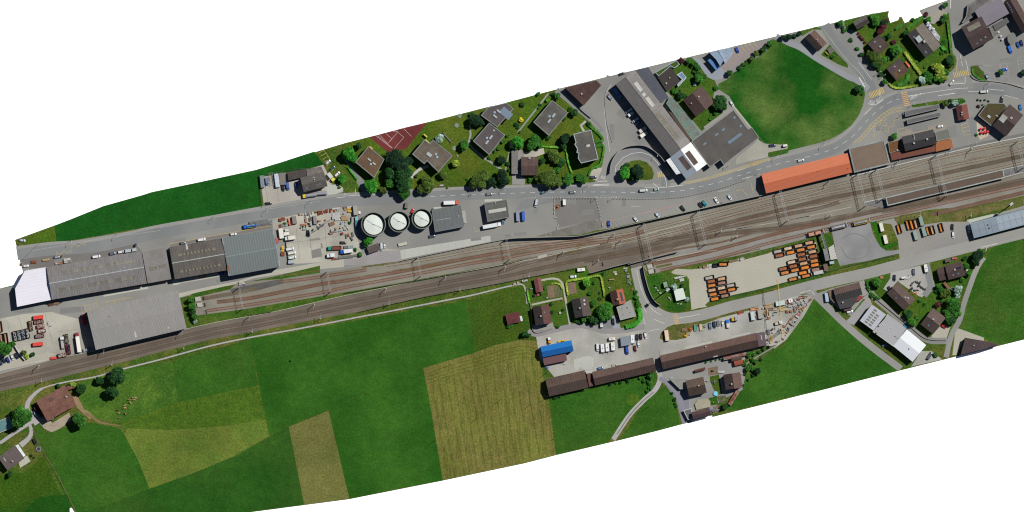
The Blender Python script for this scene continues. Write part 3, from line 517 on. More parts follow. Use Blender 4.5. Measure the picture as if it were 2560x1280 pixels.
track(mix_line(.68)+[(1297,683),(1391,661.5),(1461,647.5),(1580,624),(1640,608),(1706,588.5),(1734,582),(1840,552),(1957,524),(2074,494),(2160,478.5),(2240,462),(2371,431),(2595,382)], 'd', 'lower main line track running the full width of the valley')
track([(961,665),(1094,644),(1180,627.5),(1274,613.5),(1367,605),(1484,596),(1580,582),(1612,577),(1734,546),(1816,525),(1900,502),(1990,482),(2074,465),(2130,453.6),(2238,428),(2371,391),(2595,347)], 'c', 'topmost track passing closest to the station platform')
track([(543,755),(634,743.7),(800,711),(860,702.6),(1000,679),(1153,649),(1258,630),(1340,615),(1414,606),(1484,597)], 'w', 'middle stub track joining the topmost track')
track([(519,776.5),(634,760),(800,732),(860,719),(1024,688.6),(1153,663),(1258,646),(1297,638),(1414,617),(1531,600.6),(1580,588),(1612,578)], 'w', 'rusty red stub track above the grass strip')
track([(700,704),(760,698),(860,683),(918,674)], 'w', 'short overgrown track stub by the gravel road')
track([(1380,612),(1450,603),(1540,596)], 'c', 'crossover between the two upper tracks')
track([(1700,572),(1734,561),(1816,540),(1900,517),(1960,503),(2030,484),(2090,464)], 'c', 'pale sleeper crossover beside the parking row')
track([(1612,602),(1700,580),(1800,561),(1900,540),(2015,519.6),(2074,509),(2130,497),(2240,474),(2371,449),(2595,398)], 'c', 'platform track directly above the island platform')
track([(1640,600),(1734,589),(1800,572),(1900,552),(1960,538),(2040,522),(2100,505)], 'd', 'crossover in the middle of the track fan')
track([(1461,652),(1500,648),(1570,635),(1640,622),(1734,600),(1805,586),(1900,574),(1957,569.6),(2074,554),(2205,524),(2277,511),(2371,494),(2470,474),(2595,448)], 'd', 'track passing directly below the island platform')
track([(1631,660),(1734,638),(1840,611),(1945,583),(2020,566),(2074,556)], 'w', 'second track from the buffer stop')
track([(1650,676),(1734,658.5),(1828,636),(1906,612),(2015,585),(2080,570),(2177,547.5),(2300,521),(2371,505),(2470,483),(2595,456)], 'w', 'freight siding track under the gravel wagons')
track([(2325,536),(2394,521.7),(2470,504),(2560,481),(2595,473)], 'w', 'stub track below the island platform')
track([(2205,530),(2300,512),(2400,487),(2500,462),(2595,440)], 'd', 'curved track in the lower right track fan')
def near_line(a, b, kind, lab): track([a, b], kind, lab)
# buffer stops
BUF = plain((70,58,52))
def buffer(p, ang, label):
    x, y = m2(p); e = empty('buffer_stop', x, y, .1, ang); look(e, 'dark steel buffer stop', p, 'buffer stop', 'buffer stops')
    MB().box(0,0,.7,.3,2.6,.5).build('beam', BUF, e); MB().box(0,-.8,0,.3,.2,1.2).build('post', BUF, e); MB().box(0,.8,0,.3,.2,1.2).build('post', BUF, e); MB().box(-1.2,-.8,.1,2.4,.15,.2).build('brace', BUF, e); MB().box(-1.2,.8,.1,2.4,.15,.2).build('brace', BUF, e)
for p in (t('D',470,1045)[0], t('D',485,1115)[0], t('D',500,1190)[0], t('L',570,1205)[0], t('L',590,1265)[0], t('J',1400,850)[0], t('R',790,740)[0]): buffer(p, .2, '')
for p, s_ in ((t('D',405,1057)[0],14), (t('D',425,1120)[0],13), (t('L',533,1222)[0],13), (t('L',545,1275)[0],13)):
    x, y = m2(p); e = empty('concrete_block', x, y, .05, .2); look(e, 'pale square concrete end block', p, 'concrete block', 'concrete end blocks')
    MB().box(0,0,0,s_/S,s_*.8/S,1.0).build('block', CONC, e); MB().ring(0,0,1.0,.12,s_*.42/S,s_*.36/S,4).build('edge', EDGE, e)
# ================= BUILDINGS =================
def tile(rgb, ws=.9, wv=.10, alt=None, amt=.6, alts=.25, v=.12, wdir='X', streak=.1, bump=.35): 
    ds = lambda c_: tuple(int(.82*x_+.18*(sum(c_)/3)) for x_ in c_)
    rgb = ds(rgb); alt = ds(alt) if alt else tuple(int(x_*.82) for x_ in rgb)
    return mat(rgb, v1=.1, s1=.12, v2=v*1.5, s2=1.4, wave=wv, ws=ws, wdir=wdir, alt=alt, altamt=amt, alts=alts, bump=bump, tone='roof', streak=streak, rough=.85)
WALLW = mat((205,200,188), v1=.04, v2=.05, tone='render'); WALLB = mat((96,70,50), v1=.1, v2=.15, tone='wood'); WALLG = mat((150,148,142), v1=.05, v2=.07, tone='wall')
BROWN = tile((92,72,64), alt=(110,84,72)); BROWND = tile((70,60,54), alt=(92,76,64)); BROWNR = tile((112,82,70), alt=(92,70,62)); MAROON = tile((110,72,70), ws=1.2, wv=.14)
GREYR = tile((104,99,95), alt=(84,78,74)); DGREY = tile((62,62,64), alt=(78,76,74)); RUST = tile((150,84,58), alt=(172,104,80), ws=1.0, wv=.2)
OLDT = tile((104,80,66), alt=(78,66,56), ws=1.6, wv=.16, amt=.8); REDT = tile((142,92,76), alt=(116,78,66), amt=.8, alts=.3)
CHIM = mat((150,146,140), v2=.1, tone='chimney'); CAP = mat((176,172,166), v2=.08, tone='cap'); SKYL = paint((120,140,158)); WINM = paint((40,52,62)); SOLAR = paint((24,34,58))
LEADW = mat((176,184,186), v1=.05, v2=.05, tone='trim')
FOOT = []
def frame(q):
    P = [Vector(m2(p)) for p in q]; c = sum(P, Vector((0,0)))/4
    u = (P[1]-P[0]+P[2]-P[3]); a = math.atan2(u.y, u.x); L = ((P[1]-P[0]).length+(P[2]-P[3]).length)/2; W = ((P[3]-P[0]).length+(P[2]-P[1]).length)/2
    return c, a, L, W
def extras(e, roofz, L, W, ex):
    # each: kind, u(-1..1), v(-1..1 ; + is the p0-p1 side), optional sizes ; roofz(v)->z, slope
    for x in ex or ():
        k, u, v = x[:3]; X, Y = u*L/2, v*W/2; z, sl = roofz(v)
        if k == 'ch':
            s = x[3] if len(x) > 3 else .8; o = MB().box(X,Y,z-.6,s,s,1.7).build('chimney', CHIM, e); MB().box(X,Y,z+1.1,s+.25,s+.25,.12).build('cap', CAP, o)
        elif k == 'vent': MB().disc(X,Y,z-.2,.22,.9,8).build('vent_pipe', DARK, e)
        elif k in ('sky', 'skyw', 'sol', 'pan', 'panw', 'panb'):
            lx, ly = x[3], x[4]; m = {'sky': SKYL, 'skyw': PALE, 'sol': SOLAR, 'pan': mat((126,122,108), v2=.3, s2=3, tone='plastic_sheet'), 'panw': mat((188,188,180), v2=.1, tone='plastic_sheet'), 'panb': mat((92,78,70), v2=.25, s2=.8, tone='brown_panel')}[k]
            nm = {'sky': 'roof_window', 'skyw': 'skylight', 'sol': 'solar_panel', 'pan': 'translucent_sheet', 'panw': 'translucent_sheet', 'panb': 'roof_panel'}[k]
            b = MB().box(0,0,0,lx,ly,.14); o = b.build(nm, m, e); o.location = (X, Y, z+.05); o.rotation_euler = (sl, 0, 0)
        elif k == 'hood': MB().box(X,Y,z,x[3],x[4],.7).build('roof_hood', LEADW, e)
        elif k == 'dome': MB().disc(X,Y,z,.75,.25,12).disc(X,Y,z+.25,.55,.2,12,.2).build('roof_dome', paint((168,190,210)), e)
def gable(name, label, q, h, rise, m, m2_=None, cat='house', wall=None, ex=None, over=.5, ridge=None, turn=0, cap=True, wins=True, thing=True, z0=0):
    if turn: q = q[1:]+q[:1]
    c, a, L, W = frame(q); px = (c.x*S+1280, 640-c.y*S)
    e = empty(name, c.x, c.y, z0, a); tag(e, label, cat); FOOT.append(list(q)); raise_layer([list(q)])
    lw, ww = L/2-over, W/2-over; hw = h-.05
    zr = lambda v: (h+rise*(1-abs(v)), -math.copysign(math.atan2(rise, W/2), v) if v else 0)
    b = MB(); zz = h+rise*(over/(W/2))-.12
    V = [(-lw,-ww,0),(lw,-ww,0),(lw,ww,0),(-lw,ww,0),(-lw,-ww,zz),(lw,-ww,zz),(lw,ww,zz),(-lw,ww,zz),(-lw,0,h+rise-.14),(lw,0,h+rise-.14)]
    b.add(V, [(0,1,5,4),(2,3,7,6),(1,2,6,9,5),(3,0,4,8,7)]); b.build('wall', wall or WALLW, e)
    for s, mm in ((1, m), (-1, m2_ or m)):  # where given, second colour has the shaded slope's tone put in
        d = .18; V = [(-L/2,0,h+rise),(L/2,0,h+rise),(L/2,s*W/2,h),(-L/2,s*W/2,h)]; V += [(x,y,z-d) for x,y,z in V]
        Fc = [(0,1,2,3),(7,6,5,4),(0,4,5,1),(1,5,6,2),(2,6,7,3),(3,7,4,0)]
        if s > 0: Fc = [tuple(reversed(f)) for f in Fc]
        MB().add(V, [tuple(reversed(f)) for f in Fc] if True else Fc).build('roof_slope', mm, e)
    if cap: MB().box(0,0,h+rise-.06,L+.02,.5 if W > 14 else .3,.12).build('ridge_cap', ridge or (m2_ or m), e)
    if wins and h > 3.4:
        nw = max(2, int(L/4)); wm = None
        for s in (1, -1):
            for i in range(min(nw, 6)):
                X = (-1+2*(i+.5)/min(nw, 6))*lw
                if wm is None: o = MB().box(0,0,0,1.1,.1,1.3).build('window', WINM, e); wm = o.data
                else: o = bpy.data.objects.new('window', wm); COL.objects.link(o); o.parent = e
                o.location = (X, s*ww, 1.2)
    MB().box(0, ww, 0, 1.1, .12, 2.1).build('door', WALLB, e)
    extras(e, zr, L, W, ex); return e
def ins(poly, d):
    P = [Vector(p) for p in poly]; n = len(P); a = sum(P[i].x*P[(i+1)%n].y-P[(i+1)%n].x*P[i].y for i in range(n)); s = 1 if a > 0 else -1; R_ = []
    for i in range(n):
        a_, b_, c_ = P[i-1], P[i], P[(i+1)%n]; d1 = (b_-a_).normalized(); d2 = (c_-b_).normalized(); n1 = Vector((-d1.y, d1.x))*s; n2 = Vector((-d2.y, d2.x))*s
        k = n1+n2; l = k.length_squared; k = n1 if l < .05 else k*(2/l); R_.append(tuple(b_+k*d))
    return R_
def flat(name, label, q, h, m, rim=None, cat='building', wall=None, ex=None, rw=.5, rh=.35, origin=0, z0=0):
    P = [Vector(m2(p)) for p in q]; c = sum(P, Vector((0,0)))/len(P); d = P[(origin+1) % len(P)]-P[origin]; a = math.atan2(d.y, d.x)
    e = empty(name, c.x, c.y, z0, a); tag(e, label, cat); ca, sa = math.cos(-a), math.sin(-a); FOOT.append(list(q)); raise_layer([list(q)])
    loc = [((p.x-c.x)*ca-(p.y-c.y)*sa, (p.x-c.x)*sa+(p.y-c.y)*ca) for p in P]
    wl = ins(loc, .25); MB().prism(wl, 0, h-.2).build('wall', wall or WALLG, e); MB().prism(loc, h-.2, h).build('roof', m, e)
    if rim:
        i2 = ins(loc, rw); n = len(loc); V = [(x,y,h+.002) for x,y in loc]+[(x,y,h+rh) for x,y in loc]+[(x,y,h+rh) for x,y in i2]+[(x,y,h+.002) for x,y in i2]
        a_ = sum(loc[i][0]*loc[(i+1)%n][1]-loc[(i+1)%n][0]*loc[i][1] for i in range(n)); Fc = []
        for k in range(3):
            for i in range(n):
                f = (k*n+i, k*n+(i+1)%n, (k+1)*n+(i+1)%n, (k+1)*n+i); Fc.append(f if a_ > 0 else f[::-1])
        MB().add(V, Fc).build('parapet', rim, e)
    L = max(x for x, y in loc)-min(x for x, y in loc); W = max(y for x, y in loc)-min(y for x, y in loc)
    for x in ex or ():
        X, Y = m2(x[1]); X -= c.x; Y -= c.y; X, Y = X*ca-Y*sa, X*sa+Y*ca
        extras(e, lambda v: (h, 0), 2, 2, [(x[0], X, Y)+tuple(x[2:])])
    return e
def hall(*a, **k): k.setdefault('cat', 'hall'); k.setdefault('wins', False); k.setdefault('wall', WALLG); return gable('hall', *a, **k)
# left industrial halls
WHITER = mat((238,236,246), v1=.03, v2=.03, rough=.4, tone='white_sheet', wave=.03, ws=2)
flat('hall', 'white lavender roofed hall end at the far left', [(115,668),(130.5,749),(42.6,767),(37.5,722),(62,677)], 7, WHITER, cat='hall')
CORR = mat((132,130,129), v1=.07, s1=.05, v2=.1, s2=.8, wave=.09, ws=1.1, alt=(120,112,112), altamt=.8, alts=.03, bump=.4, tone='corrugated', streak=.12)
e = hall('longest grey purple corrugated hall with yellowed skylight strips, far left', [(115,668),(354,627),(366.5,709),(130.5,749)], 8, 1.6, CORR, ridge=LEADW, over=.3)
L_ = 242/S
for v in (.5, -.5):
    for i in range(34):
        if v > 0: m_ = [(122,119,112),(140,138,126),(132,130,121)][random.randrange(3)] if 3 < i < 32 else None
        else: m_ = [(116,113,106),(138,136,124),(124,121,112)][random.randrange(3)] if 1 < i < 31 else None
        if m_ is None or (i in (12, 13) and v < 0): continue
        before = set(e.children); extras(e, lambda v_: (8+1.6*(1-abs(v_)), -math.copysign(math.atan2(1.6, 10.8), v_)), L_, 21.6, [('pan', -.96+i*.057, v, 1.8, 2.3)])
        [q_ for q_ in e.children if q_ not in before][0].data.materials[0] = mat(m_, v2=.15, tone='translucent_sheet')
hall('low light grey link hall between the long hall and brown hall', [(355.5,630),(415,619),(427.5,698),(369,708.5)], 6.5, .6, mat((140,137,135), v1=.06, v2=.1, wave=.08, ws=1.3, alt=(112,106,98), altamt=.5, alts=.1, tone='corrugated'), over=.2, ex=[('pan',-.3,-.15,5,2.0),('pan',.45,-.1,4,2.0)])
BRH = mat((104,99,94), v1=.08, s1=.06, v2=.12, wave=.1, ws=1.1, alt=(86,80,76), altamt=.7, alts=.08, bump=.4, tone='corrugated', streak=.15)
hall('dark brown grey corrugated hall with pale ridge and mossy strips', [(423,618),(556,594.5),(568,675.5),(437,698)], 8, 1.6, BRH, ridge=LEADW, over=.3, ex=[('pan',-.62+.135*i,.42,3.8,1.9) for i in range(10)]+[('pan',-.66+.135*i,-.6,3.8,1.7) for i in range(11)]+[('panw',-.35,.85,1.1,4)])
RIB = mat((118,127,126), v1=.04, s1=.05, v2=.05, wave=.10, ws=1.7, alt=(108,116,116), altamt=.5, bump=.4, tone='ribbed_metal')
e = hall('large green grey ribbed metal hall with a rust stain on its left edge', [(556,594.5),(682.5,571.5),(699.5,667),(571.5,690.5)], 9, 1.2, RIB, ridge=mat((132,150,152), v1=.03, tone='ridge'), over=.2)
for s in (-1, 1): MB().box(s*17.0,0,9.1,.5,25.2,.3).build('verge_trim', LEADW, e)
MB().box(-16.4,-6.5,9.62,.8,9,.06).build('rust_streak', mat((140,92,62), v1=.2, s1=.5, v2=.3, tone='rust'), e)
BIG = mat((152,150,147), v1=.05, s1=.04, v2=.1, s2=1.6, wave=.035, ws=1.0, alt=(140,136,134), altamt=.6, alts=.03, bump=.3, tone='fibre_cement', streak=.05)
hall('biggest pale grey roofed hall beside the main line at the left', [(217,778),(443.5,725),(467,821),(239,875)], 9.5, 1.2, BIG, over=.3, ridge=BIG, ex=[('skyw',.62,-.75,1.1,1.1),('vent',-.55,.5),('vent',.1,-.2),('panw',-.1,-.7,1.4,4)])
# tanks
def tank(p, ro, rl, h, lab, lp):
    x, y = m2(p); e = empty('storage_tank', x, y, 0); tag(e, lab, 'storage tank'); R = ro/S; r = rl/S; raise_layer([[ (p[0]+ro*math.cos(i), p[1]+ro*math.sin(i)) for i in range(6)]])
    MB().disc(0,0,0,R,.15,48).build('floor', mat((50,52,54), v2=.2, tone='bund'), e)
    MB().ring(0,0,0,h-.8,R,R-.35).build('shell', mat((96,100,96), v1=.1, v2=.1, tone='shell'), e)
    MB().ring(0,0,h-.8,.5,R+.12,R-.5).build('rim_walkway', mat((120,126,118), v2=.2, tone='walkway'), e)
    dx, dy = (lp[0]-p[0])/S, -(lp[1]-p[1])/S
    MB().disc(dx,dy,.2,r,h-3.2,64).disc(dx,dy,h-3.0,r,1.0,64,.3).build('tank_roof', mat((226,234,226), v1=.03, s1=.3, v2=.03, tone='white_paint', streak=.03), e)
    b = MB()
    for k in range(26):
        a = k*6.2832/26; b.box((r+.35*(R-r))*math.cos(a)+dx*.6, (r+.35*(R-r))*math.sin(a)+dy*.6, .2, .5, .3, h-4, a)
    tag(b.build('bracket', mat((110,112,104), v2=.2, tone='bracket'), e), kind='stuff')
    MB().tube((dx,dy,h-1.9),(dx+r*.8,dy-r*.35,h-2.6),.08).tube((dx,dy,h-1.9),(dx-r*.7,dy+r*.45,h-2.6),.06).build('roof_pipe', DARK, e)
    MB().box(dx+.3,dy,h-2.05,.5,.5,.35).box(dx-.7,dy+.2,h-2.05,.3,.3,.3).build('hatch', DARK, e)
tank((933.8,560.6),30.5,25.2,8.5,'largest white lidded storage tank, leftmost of the three', (934.5,561.5))
tank((997.6,553.9),26.5,20.8,7.5,'middle white lidded storage tank of the three', (997,553.6))
tank((1055,546.8),25.6,19.6,7.5,'rightmost white lidded tank with reddish rim next to the grey hall', (1055,546.8))
flat('hall', 'slate grey flat hall touching the rightmost storage tank', t('H',935,187,1245,140,1285,370,970,430), 5.5, mat((108,112,112), v1=.06, v2=.08, wave=.06, ws=2.6, tone='bitumen_sheet'), rim=mat((124,128,128), tone='trim'), rw=.3, rh=.15, cat='hall', ex=[('vent',t('H',1155,350)[0]),('hood',t('H',1225,260)[0],.5,1.6),('skyw',t('H',1060,290)[0],10,.2)])
flat('shed', 'pale narrow annex on the right end of the slate grey hall', t('H',1255,205,1293,198,1308,325,1280,332), 3.5, mat((176,174,168), v2=.08, tone='annex'), cat='shed')
flat('shed', 'small white roofed porch above the slate grey hall', t('H',955,162,1040,157,1042,178,957,186), 3, PALE, cat='shed')
flat('weighbridge_hut', 'square dark stained concrete building with a white barrel skylight strip', t('J',130,205,370,165,400,355,165,405), 5, mat((106,108,103), v1=.2, s1=.12, v2=.1, alt=(72,72,70), altamt=.8, alts=.1, tone='stained_concrete'), rim=mat((122,126,120), tone='trim'), cat='building', ex=[('skyw',t('J',270,282)[0],11.8,2.2),('hood',t('J',250,200)[0],.6,1)])
hall('small brown hut under the bright green tree by the tanks', [(919,620),(947,604),(950.5,626.5),(920.5,632)], 3, .5, tile((100,88,84), ws=1.0), over=.2, wall=WALLB)
# farmhouse
gable('farmhouse', 'large rusty red roofed farmhouse in the lower left pasture', t('B',385,1040,695,862,815,1080,505,1250), 6, 2.6, REDT, tile((142,90,72), alt=(112,74,62), amt=.7, alts=.3), wall=WALLB, ex=[('ch',.72,.05),('panb',-.1,.45,5,.9),('panb',-.22,.62,4,.8)])
gable('shed', 'dark red lean-to at the left end of the farmhouse', t('B',370,1105,395,1075,470,1195,430,1215), 3, .4, tile((92,46,40)), cat='shed', wall=WALLB, over=.1)
gable('shed', 'small orange red annex at the top corner of the farmhouse', t('B',705,875,800,850,822,885,730,920), 3.5, .8, REDT, cat='shed', wall=WALLB, over=.1)
GREYH = tile((108,94,92), alt=(96,84,82))
gable('house', 'small grey mauve roofed house at the lower left edge', [(-6,1143),(39,1113.5),(60,1145),(20,1177)], 5, 2, GREYH, ex=[('ch',-.1,-.4),('skyw',-.6,.3,.6,3)])
flat('shed', 'long white awning roof on the grey mauve roofed house', t('C',162,572,195,558,272,675,245,695), 3, mat((225,232,232), tone='awning'), cat='awning')
flat('greenhouse', 'teal glazed greenhouse beside the big round tree at the left edge', t('C',-20,310,100,262,135,380,-20,445), 2.6, mat((104,140,142), v1=.1, s1=.2, v2=.1, rough=.2, tone='greenhouse_glass'), rim=PALE, rw=.3, rh=.1, cat='greenhouse')
# depot
gable('house', 'grey shingled gable house of the tanker depot', [(752,446),(811.5,428),(817.5,467.5),(758,479)], 6.5, 2.6, GREYR, ex=[('ch',.1,.3,.5),('sky',.2,-.5,1,1),('sky',.42,-.45,1,1),('skyw',.1,.6,.7,.7),('sky',-.7,-.6,1.2,1.2)])
flat('shed', 'dark brown roofed open shed left of the depot house', [(718,430),(765,422),(766,441),(721,451)], 4, tile((82,72,70), wv=.12), cat='shed', wall=WALLB)
flat('shed', 'cluttered grey roof terrace behind the depot house', [(766,423),(803,416),(810,430),(768,444)], 3, mat((118,112,108), v1=.2, s1=.3, v2=.2, tone='terrace'), cat='roof terrace')
# apartments
MOSS = mat((104,84,68), v1=.12, s1=.1, v2=.18, s2=1, alt=(122,92,52), altamt=.8, alts=.15, tone='moss_roof', rough=.95); GRVR = mat((96,90,90), v1=.06, s1=.08, v2=.13, s2=1.8, alt=(80,74,74), altamt=.7, alts=.1, tone='gravel_roof', rough=.95)
GRVR2 = mat((92,90,86), v1=.1, s1=.08, v2=.12, s2=1.5, alt=(116,112,104), altamt=.5, alts=.15, tone='gravel_roof', rough=.95); RIMG = mat((140,146,142), v1=.05, tone='roof_rim')
flat('apartment_block', 'square apartment block with orange mossy flat roof beside the dark trees', t('G',290,405,480,560,360,782,132,595), 7, MOSS, rim=RIMG, cat='apartment block', ex=[('dome',t('G',320,618)[0]),('hood',t('G',300,565)[0],2.6,1.0),('hood',t('G',358,612)[0],2.4,1.0)])
e = flat('apartment_block', 'stepped apartment block with patchy mossy roof and grey blotches', t('G',955,325,1015,372,1055,327,1290,515,1120,715,1037,635,985,580,952,618,808,500), 8, mat((112,102,92), v1=.14, s1=.12, v2=.2, s2=1, alt=(92,84,60), altamt=.7, alts=.2, tone='moss_roof'), rim=RIMG, cat='apartment block', ex=[('hood',t('G',1010,505)[0],3.6,2.2),('dome',t('G',1090,500)[0]),('dome',t('G',1105,535)[0]),('vent',t('G',1080,520)[0])])
for i, (q, lab) in enumerate(((t('G',960,330,975,325,1015,365,1000,375), 'lower'), (t('G',940,265,955,258,992,295,978,302), 'upper'))):
    flat('awning', lab+' bright yellow awning at the stepped mossy apartment block', q, 2.6+5.6*(i == 0), paint((226,206,96)), cat='awning')
flat('awning', 'yellow awning on the orange mossy apartment block', t('G',300,408,312,403,345,435,333,443), 7.3, paint((222,190,80)), cat='awning')
AX = lambda *p: [('dome',p[0]),('hood',p[1],1.2,3),('hood',p[2],1.2,3)]
flat('apartment_block', 'grey flat roofed block at the top edge with a blue glazed corner terrace', t('I',180,292,252,207,412,165,452,155,530,222,355,420), 7.5, GRVR, rim=RIMG, cat='apartment block', ex=AX(*t('I',327,260,370,247,332,302))+[('sky',t('I',450,270)[0],5,8)])
flat('apartment_block', 'grey flat roofed block joined below the blue terrace block', t('I',268,370,440,502,270,715,95,565), 7, GRVR, rim=RIMG, cat='apartment block', ex=AX(*t('I',245,532,288,525,247,578))+[('skyw',t('I',320,452)[0],1,1)])
flat('apartment_block', 'grey flat roofed block beside the diagonal garden path', t('I',940,128,1110,265,905,510,740,365), 7, GRVR2, rim=RIMG, cat='apartment block', ex=AX(*t('I',912,302,958,292,910,352)))
flat('apartment_block', 'apartment block with a sawtooth left side above the main road', t('I',1165,490,1358,445,1385,560,1435,760,1250,805,1215,750,1222,698,1200,690,1208,652,1178,600,1192,580), 11, GRVR2, rim=mat((168,178,186), tone='pale_rim'), cat='apartment block', ex=[('skyw',t('I',1325,615)[0],2.4,1.6),('vent',t('I',1300,600)[0]),('vent',t('I',1270,470)[0])])
gable('house', 'small square brown ridged house beside the grey carport', [(1303,392),(1345,392),(1346,438),(1303,438)], 5.5, 2, BROWN, ex=[('ch',-.02,.85,1)])
flat('carport', 'long grey flat carport left of the small brown house', t('I',508,672,578,665,572,916,508,916), 3, mat((124,121,116), v1=.1, v2=.12, tone='bitumen'), rim=mat((140,138,134), tone='trim'), rh=.12, rw=.3, cat='carport')
flat('house', 'dark red brown roofed building cut by the top edge', [(1412,219.5),(1480,203),(1491,201),(1503,213),(1482,238),(1459,264)], 6, tile((80,54,50), alt=(110,74,64), amt=.5), cat='building', wall=WALLB, ex=[('ch',t('I',1255,62)[0]),('vent',t('I',1245,65)[0])])
# diagonal hall
DG = mat((116,113,112), v1=.06, s1=.06, v2=.08, wave=.09, ws=1.4, alt=(104,100,98), altamt=.6, tone='corrugated', streak=.08); DGL = mat((134,130,128), v1=.07, s1=.06, v2=.08, wave=.07, ws=1.4, alt=(150,148,142), altamt=.6, alts=.06, tone='corrugated', streak=.08)  # sunlit and shaded slope tones put into two copies of one roofing
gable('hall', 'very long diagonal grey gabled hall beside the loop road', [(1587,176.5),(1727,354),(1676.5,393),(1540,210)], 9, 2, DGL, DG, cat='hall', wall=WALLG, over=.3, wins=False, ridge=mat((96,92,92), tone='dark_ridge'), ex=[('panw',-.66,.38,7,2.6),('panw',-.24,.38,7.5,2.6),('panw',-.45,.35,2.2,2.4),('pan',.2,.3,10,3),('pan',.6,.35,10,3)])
flat('hall', 'dark blue grey flat annex on the upper side of the diagonal hall', [(1589,175),(1621,168.5),(1672,244),(1652,257)], 6, mat((84,88,98), v1=.1, s1=.1, v2=.12, tone='bitumen'), cat='annex', rim=mat((104,108,116), tone='trim'), rw=.25, rh=.15)
flat('roof_terrace', 'low patchy annex with green netting and blue grey decking beside the diagonal hall', t('K',835,430,880,470,930,530,1000,610,1160,835,1070,900,900,660,830,560,790,505), 4, mat((128,124,116), v1=.15, s1=.2, v2=.25, s2=1.2, alt=(74,140,126), altamt=.8, alts=.5, tone='netting'), rim=mat((120,160,152), tone='trim'), rw=.2, rh=.1, cat='annex')
flat('canopy', 'long ribbed brown canopy strip along the diagonal hall', t('K',812,588,848,602,1062,888,1040,908), 4.6, mat((96,74,62), v1=.1, v2=.1, wave=.3, ws=1.1, wdir='Y', tone='ribbed_canopy'), cat='canopy', origin=3)
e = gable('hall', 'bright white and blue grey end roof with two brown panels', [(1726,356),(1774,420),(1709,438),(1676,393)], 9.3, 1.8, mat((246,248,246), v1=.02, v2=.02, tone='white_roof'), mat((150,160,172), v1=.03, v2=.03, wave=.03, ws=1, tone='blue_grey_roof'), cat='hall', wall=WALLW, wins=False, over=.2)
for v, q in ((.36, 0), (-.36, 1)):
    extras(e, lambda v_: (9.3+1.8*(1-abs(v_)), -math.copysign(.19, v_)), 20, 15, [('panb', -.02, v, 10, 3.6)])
flat('canopy', 'long white canopy beside the loop road wall', t('K',790,1112,832,1088,948,1250,900,1265), 9.2, mat((232,234,236), tone='white_sheet'), cat='canopy')
flat('hall', 'large dark grey flat hall with glazed rooflights and a stepped corner', [(1834,274),(1870,323),(1880,318),(1898,344),(1810,413),(1801,400),(1774,419),(1728,353)], 6.5, mat((98,95,91), v1=.1, s1=.06, v2=.1, s2=1.5, alt=(80,77,74), altamt=.7, alts=.1, tone='bitumen_gravel'), rim=mat((136,140,138), tone='rim'), cat='hall', origin=3,
  ex=[('sky',t('K',1520,657)[0],1.4,1.4),('sky',t('K',1587,748)[0],1.6,1.4),('sky',t('K',1400,785)[0],2.4,1.1),('sky',t('K',1330,838)[0],2.4,1.1),('sky',t('K',1203,937)[0],2.4,1.1)]+[('sky',(lambda a,b:(a[0]+(b[0]-a[0])*i/9,a[1]+(b[1]-a[1])*i/9))(t('K',1462,925)[0],t('K',1588,832)[0]),.95,2.0) for i in range(10)])
flat('house', 'black brown square roofed house with a white framed skylight terrace', t('K',700,222,840,112,943,272,800,380), 6, mat((64,58,56), v1=.08, v2=.1, tone='dark_roof'), cat='house', rim=mat((78,72,70), tone='trim'), rw=.3, rh=.12, ex=[('ch',t('K',793,290)[0]),('ch',t('K',830,232)[0],.5)])
flat('house', 'green planted flat roof with a pale blue rim at the top edge', t('K',672,175,900,45,938,90,880,130,838,108,712,216), 5, grass((74,100,30)), cat='building', rim=mat((170,186,204), tone='rim'), rw=.4)
flat('conservatory', 'small glazed conservatory with pale frame beside the black brown roof', t('K',905,200,960,165,1010,232,920,328,908,305,960,250), 3, mat((120,150,180), rough=.3, tone='glass_roof'), rim=mat((200,208,214), tone='white_rim'), cat='conservatory')
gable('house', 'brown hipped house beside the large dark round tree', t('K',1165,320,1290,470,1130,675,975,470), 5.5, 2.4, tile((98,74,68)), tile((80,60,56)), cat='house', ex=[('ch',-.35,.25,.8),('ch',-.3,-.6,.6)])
flat('building', 'steel blue slab roofed building in shadow at the top edge', t('M',225,302,318,280,385,375,345,455,300,380), 8, mat((140,160,184), v1=.04, v2=.05, tone='blue_roof'), cat='building', wall=mat((120,140,160)), rim=mat((150,168,190), tone='rim'), rw=.3)
flat('building', 'lower steel blue roof wedge of the top edge building', t('M',208,385,255,360,345,455,300,498), 5, mat((84,130,184), v1=.04, v2=.05, wave=.05, ws=1, tone='blue_metal'), cat='building')
flat('building', 'pale blue roof with open terrace at the top edge', t('M',325,275,470,245,486,300,395,425,350,330), 6, mat((150,168,188), v1=.15, s1=.3, v2=.15, tone='blue_roof'), cat='building', rim=mat((176,190,206), tone='rim'))
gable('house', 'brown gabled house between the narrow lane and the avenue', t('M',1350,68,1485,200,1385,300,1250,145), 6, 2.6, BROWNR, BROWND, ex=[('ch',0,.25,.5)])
flat('shed', 'small grey garden shed below the lane house', t('M',1485,270,1528,240,1562,285,1515,327), 2.6, mat((112,104,100), tone='shed_roof'), cat='shed')
gable('house', 'grey brown roofed house cut by the top edge behind dark trees', [(2131,50.5),(2164,42),(2174,52),(2145,78)], 7, 2.6, GREYR, tile((84,76,74)), wall=WALLB)
gable('house', 'brown roofed house above the big olive green tree', t('N',607,640,785,490,930,645,785,775), 6, 2.6, tile((92,74,74)), tile((84,68,62), alt=(106,84,60)), wall=WALLB, ex=[('ch',.0,-.3,.9),('skyw',-.1,.6,.8,.8)])
